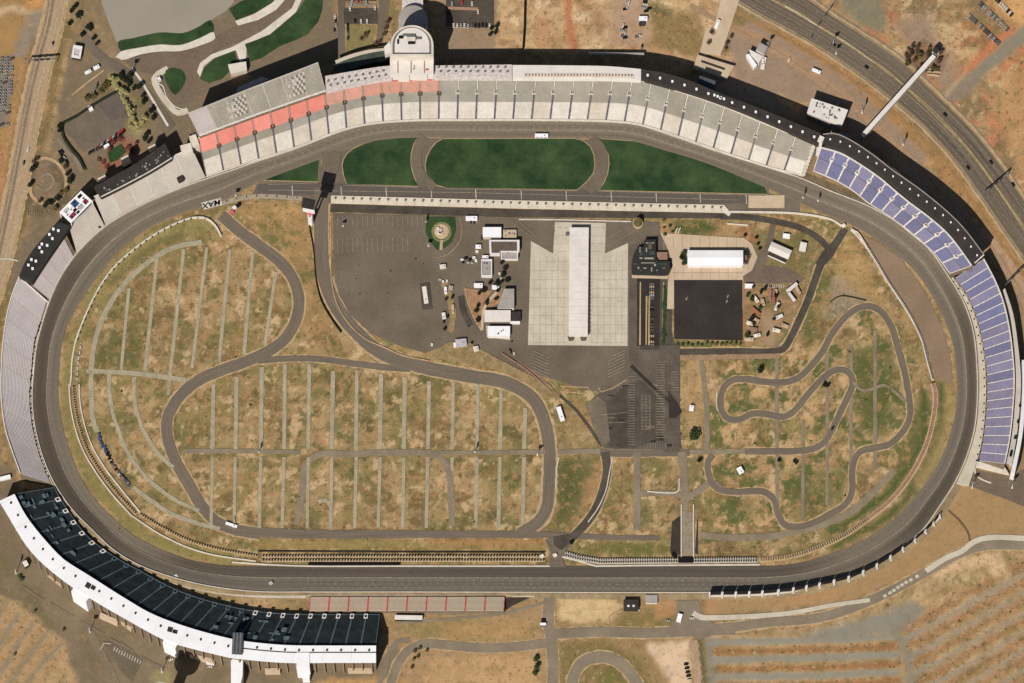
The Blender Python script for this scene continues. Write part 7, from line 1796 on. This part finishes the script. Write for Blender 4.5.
for x, y in ((686, 300), (726, 303), (727, 298)):
    strip('paint_spill', [(x, y), (x + 1.5, y - 3)], 1.2, M['paint_faint'], 'mark', smooth=False, ragged=.3)
seam_m = mat('seam_white', C(226, 222, 218), C(214, 210, 206))
for k in range(60):
    t = (k + .5) / 60; a_ = P(*between(RS_, OS, t, .03), hW); b_ = P(*between(RS_, OS, t, .97), hW); d = b_ - a_
    if k % 4 == 0:
        mb = MB(); mb.box(((a_.x + b_.x) / 2, (a_.y + b_.y) / 2, hW + .12), (d.length, .35, .24), math.atan2(d.y, d.x)); link('roof_seam', mb, seam_m, dk_)

# small buildings and paving behind the white roofed stand
building('hut', 'small white hut with a black shadow behind the left part of the white roof', 'hut', rect(25.5, 563.5, 4.5, 5.5, -30), 6, 'roof_pale', 'roof_dark')
building('canopy', 'long tan canopy behind the left part of the white roof', 'canopy', rect(55, 580.5, 18, 3, 38), 4, 'tan', 'wall_tan')
building('hut', 'tan hut with a white edge beside the triangular yard', 'hut', rect(174, 649, 6, 5, 20), 4, 'concrete_pink', 'roof_dark')
building('hut', 'pale double hut in the yard left of the ramp tower', 'hut', rect(210.5, 662, 8, 6, 8), 4, 'roof_pale', 'roof_dark')
strip('access_road', [(90, 632), (98, 648), (108, 666), (118, 690)], 8, mat('yard_road', C(140, 122, 98), C(122, 106, 84), scale=.05), 'lot', ragged=.4)
area('worn_patch', [(103, 641), (124, 643), (143, 660), (132, 682), (122, 672)], mat('yard_dark', C(116, 102, 82), C(104, 92, 74), scale=.05), layer='lot')
for k in range(5):
    strip('worn_patch', [(20 + 30 * k, 585 + 18 * k), (44 + 30 * k, 600 + 17 * k)], 2.2, M['wall_tan'], 'road', ragged=.5)
hb_ = [o for o in bpy.data.objects if o.name.startswith('scorer_hut')][0]
for dx in (-2.6, 2.6):
    mb = MB(); p = P(631 + dx, 606, 6); mb.box((p.x, p.y, 6.4), (2, 1.6, .8)); link('roof_lamp', mb, M['roof_white'], hb_)
mb = MB(); p = P(632, 610, 1.5); mb.box((p.x, p.y, 1), (15, 1.6, 2)); link('porch', mb, M['concrete'], hb_)
# stake lights and marker cones along the bottom straight apron
for k in range(9):
    p = P(537 + 28.6 * k, 573.2, .9); mb = MB(); mb.box((0, 0, .25), (2.2, 1.0, .5)); mb.box((0, 0, .7), (.7, .7, .9))
    link('drain_grate', mb, M['rubber'], at=p, label='dark drain cover in the evenly spaced line on the bottom straight', cat='drain cover', group='drain covers on the bottom straight')

# plant, skylights and pale walks on and around the black roofed cluster, parked rows on the narrow lot
for x, y, w_, d_, m_ in ((650, 243, 8, .8, 'roof_grey'), (640, 251, .8, 8, 'roof_grey'), (635, 264, 6, .7, 'roof_slate'), (662, 264, 9, .7, 'roof_slate'), (652, 253, 5, 3, 'roof_slate'), (641, 254, 3, 2, 'roof_slate'), (648, 263, 14, .6, 'bench_grey'), (664, 268, 3, 2, 'roof_brown'), (655, 265, 2, 2, 'roof_grey'), (641, 270.5, 2, 1.4, 'roof_slate')):
    mb = MB(); p = P(x, y, 6); mb.box((p.x, p.y, 6.3), (w_, d_, .6)); link('roof_unit', mb, M[m_], dkb)
area('plaza', [(632, 274.5), (668, 275.5), (668, 279), (632, 278)], M['concrete_pink'], layer='mark')
for k in range(22):
    car(651.8, 284 + 2.9 * k, random.uniform(-4, 4), random.choice(['roof_brown', 'metal_grey', 'silver', 'car_black', 'tan']), 'car parked along the narrow dark lot below the black roofed cluster', 'cars in the narrow dark lot') if random.random() < .55 else None
for k in range(26):
    x, y = random.uniform(600, 676), random.uniform(380, 448)
    strip('patch', [(x, y), (x + random.uniform(3, 9), y + random.uniform(-1, 1))], random.uniform(1, 3), random.choice([M['asphalt_dark'], M['asphalt_lot'], M['asphalt_black']]), 'over', ragged=.4)
for k in range(20):
    x = random.uniform(300, 750); v = random.uniform(568, 588)
    strip('patch', [(x, v), (x + random.uniform(10, 30), v)], random.uniform(.5, 1.1), M['asphalt_dark'], 'mark', smooth=False) if False else None

area('paved_lot', [(966, 484), (972, 470), (1010, 476), (1030, 466), (1030, 509), (1000, 497), (985, 492)], mat('east_lot', C(124, 106, 86), C(108, 93, 76), scale=.05), layer='lot')
area('paved_lot', [(585, 404), (598, 396), (606, 402), (610, 440), (602, 446), (596, 434)], mat('lot_brown', C(130, 116, 96), C(108, 96, 80), scale=.06, fine=.15), layer='over')
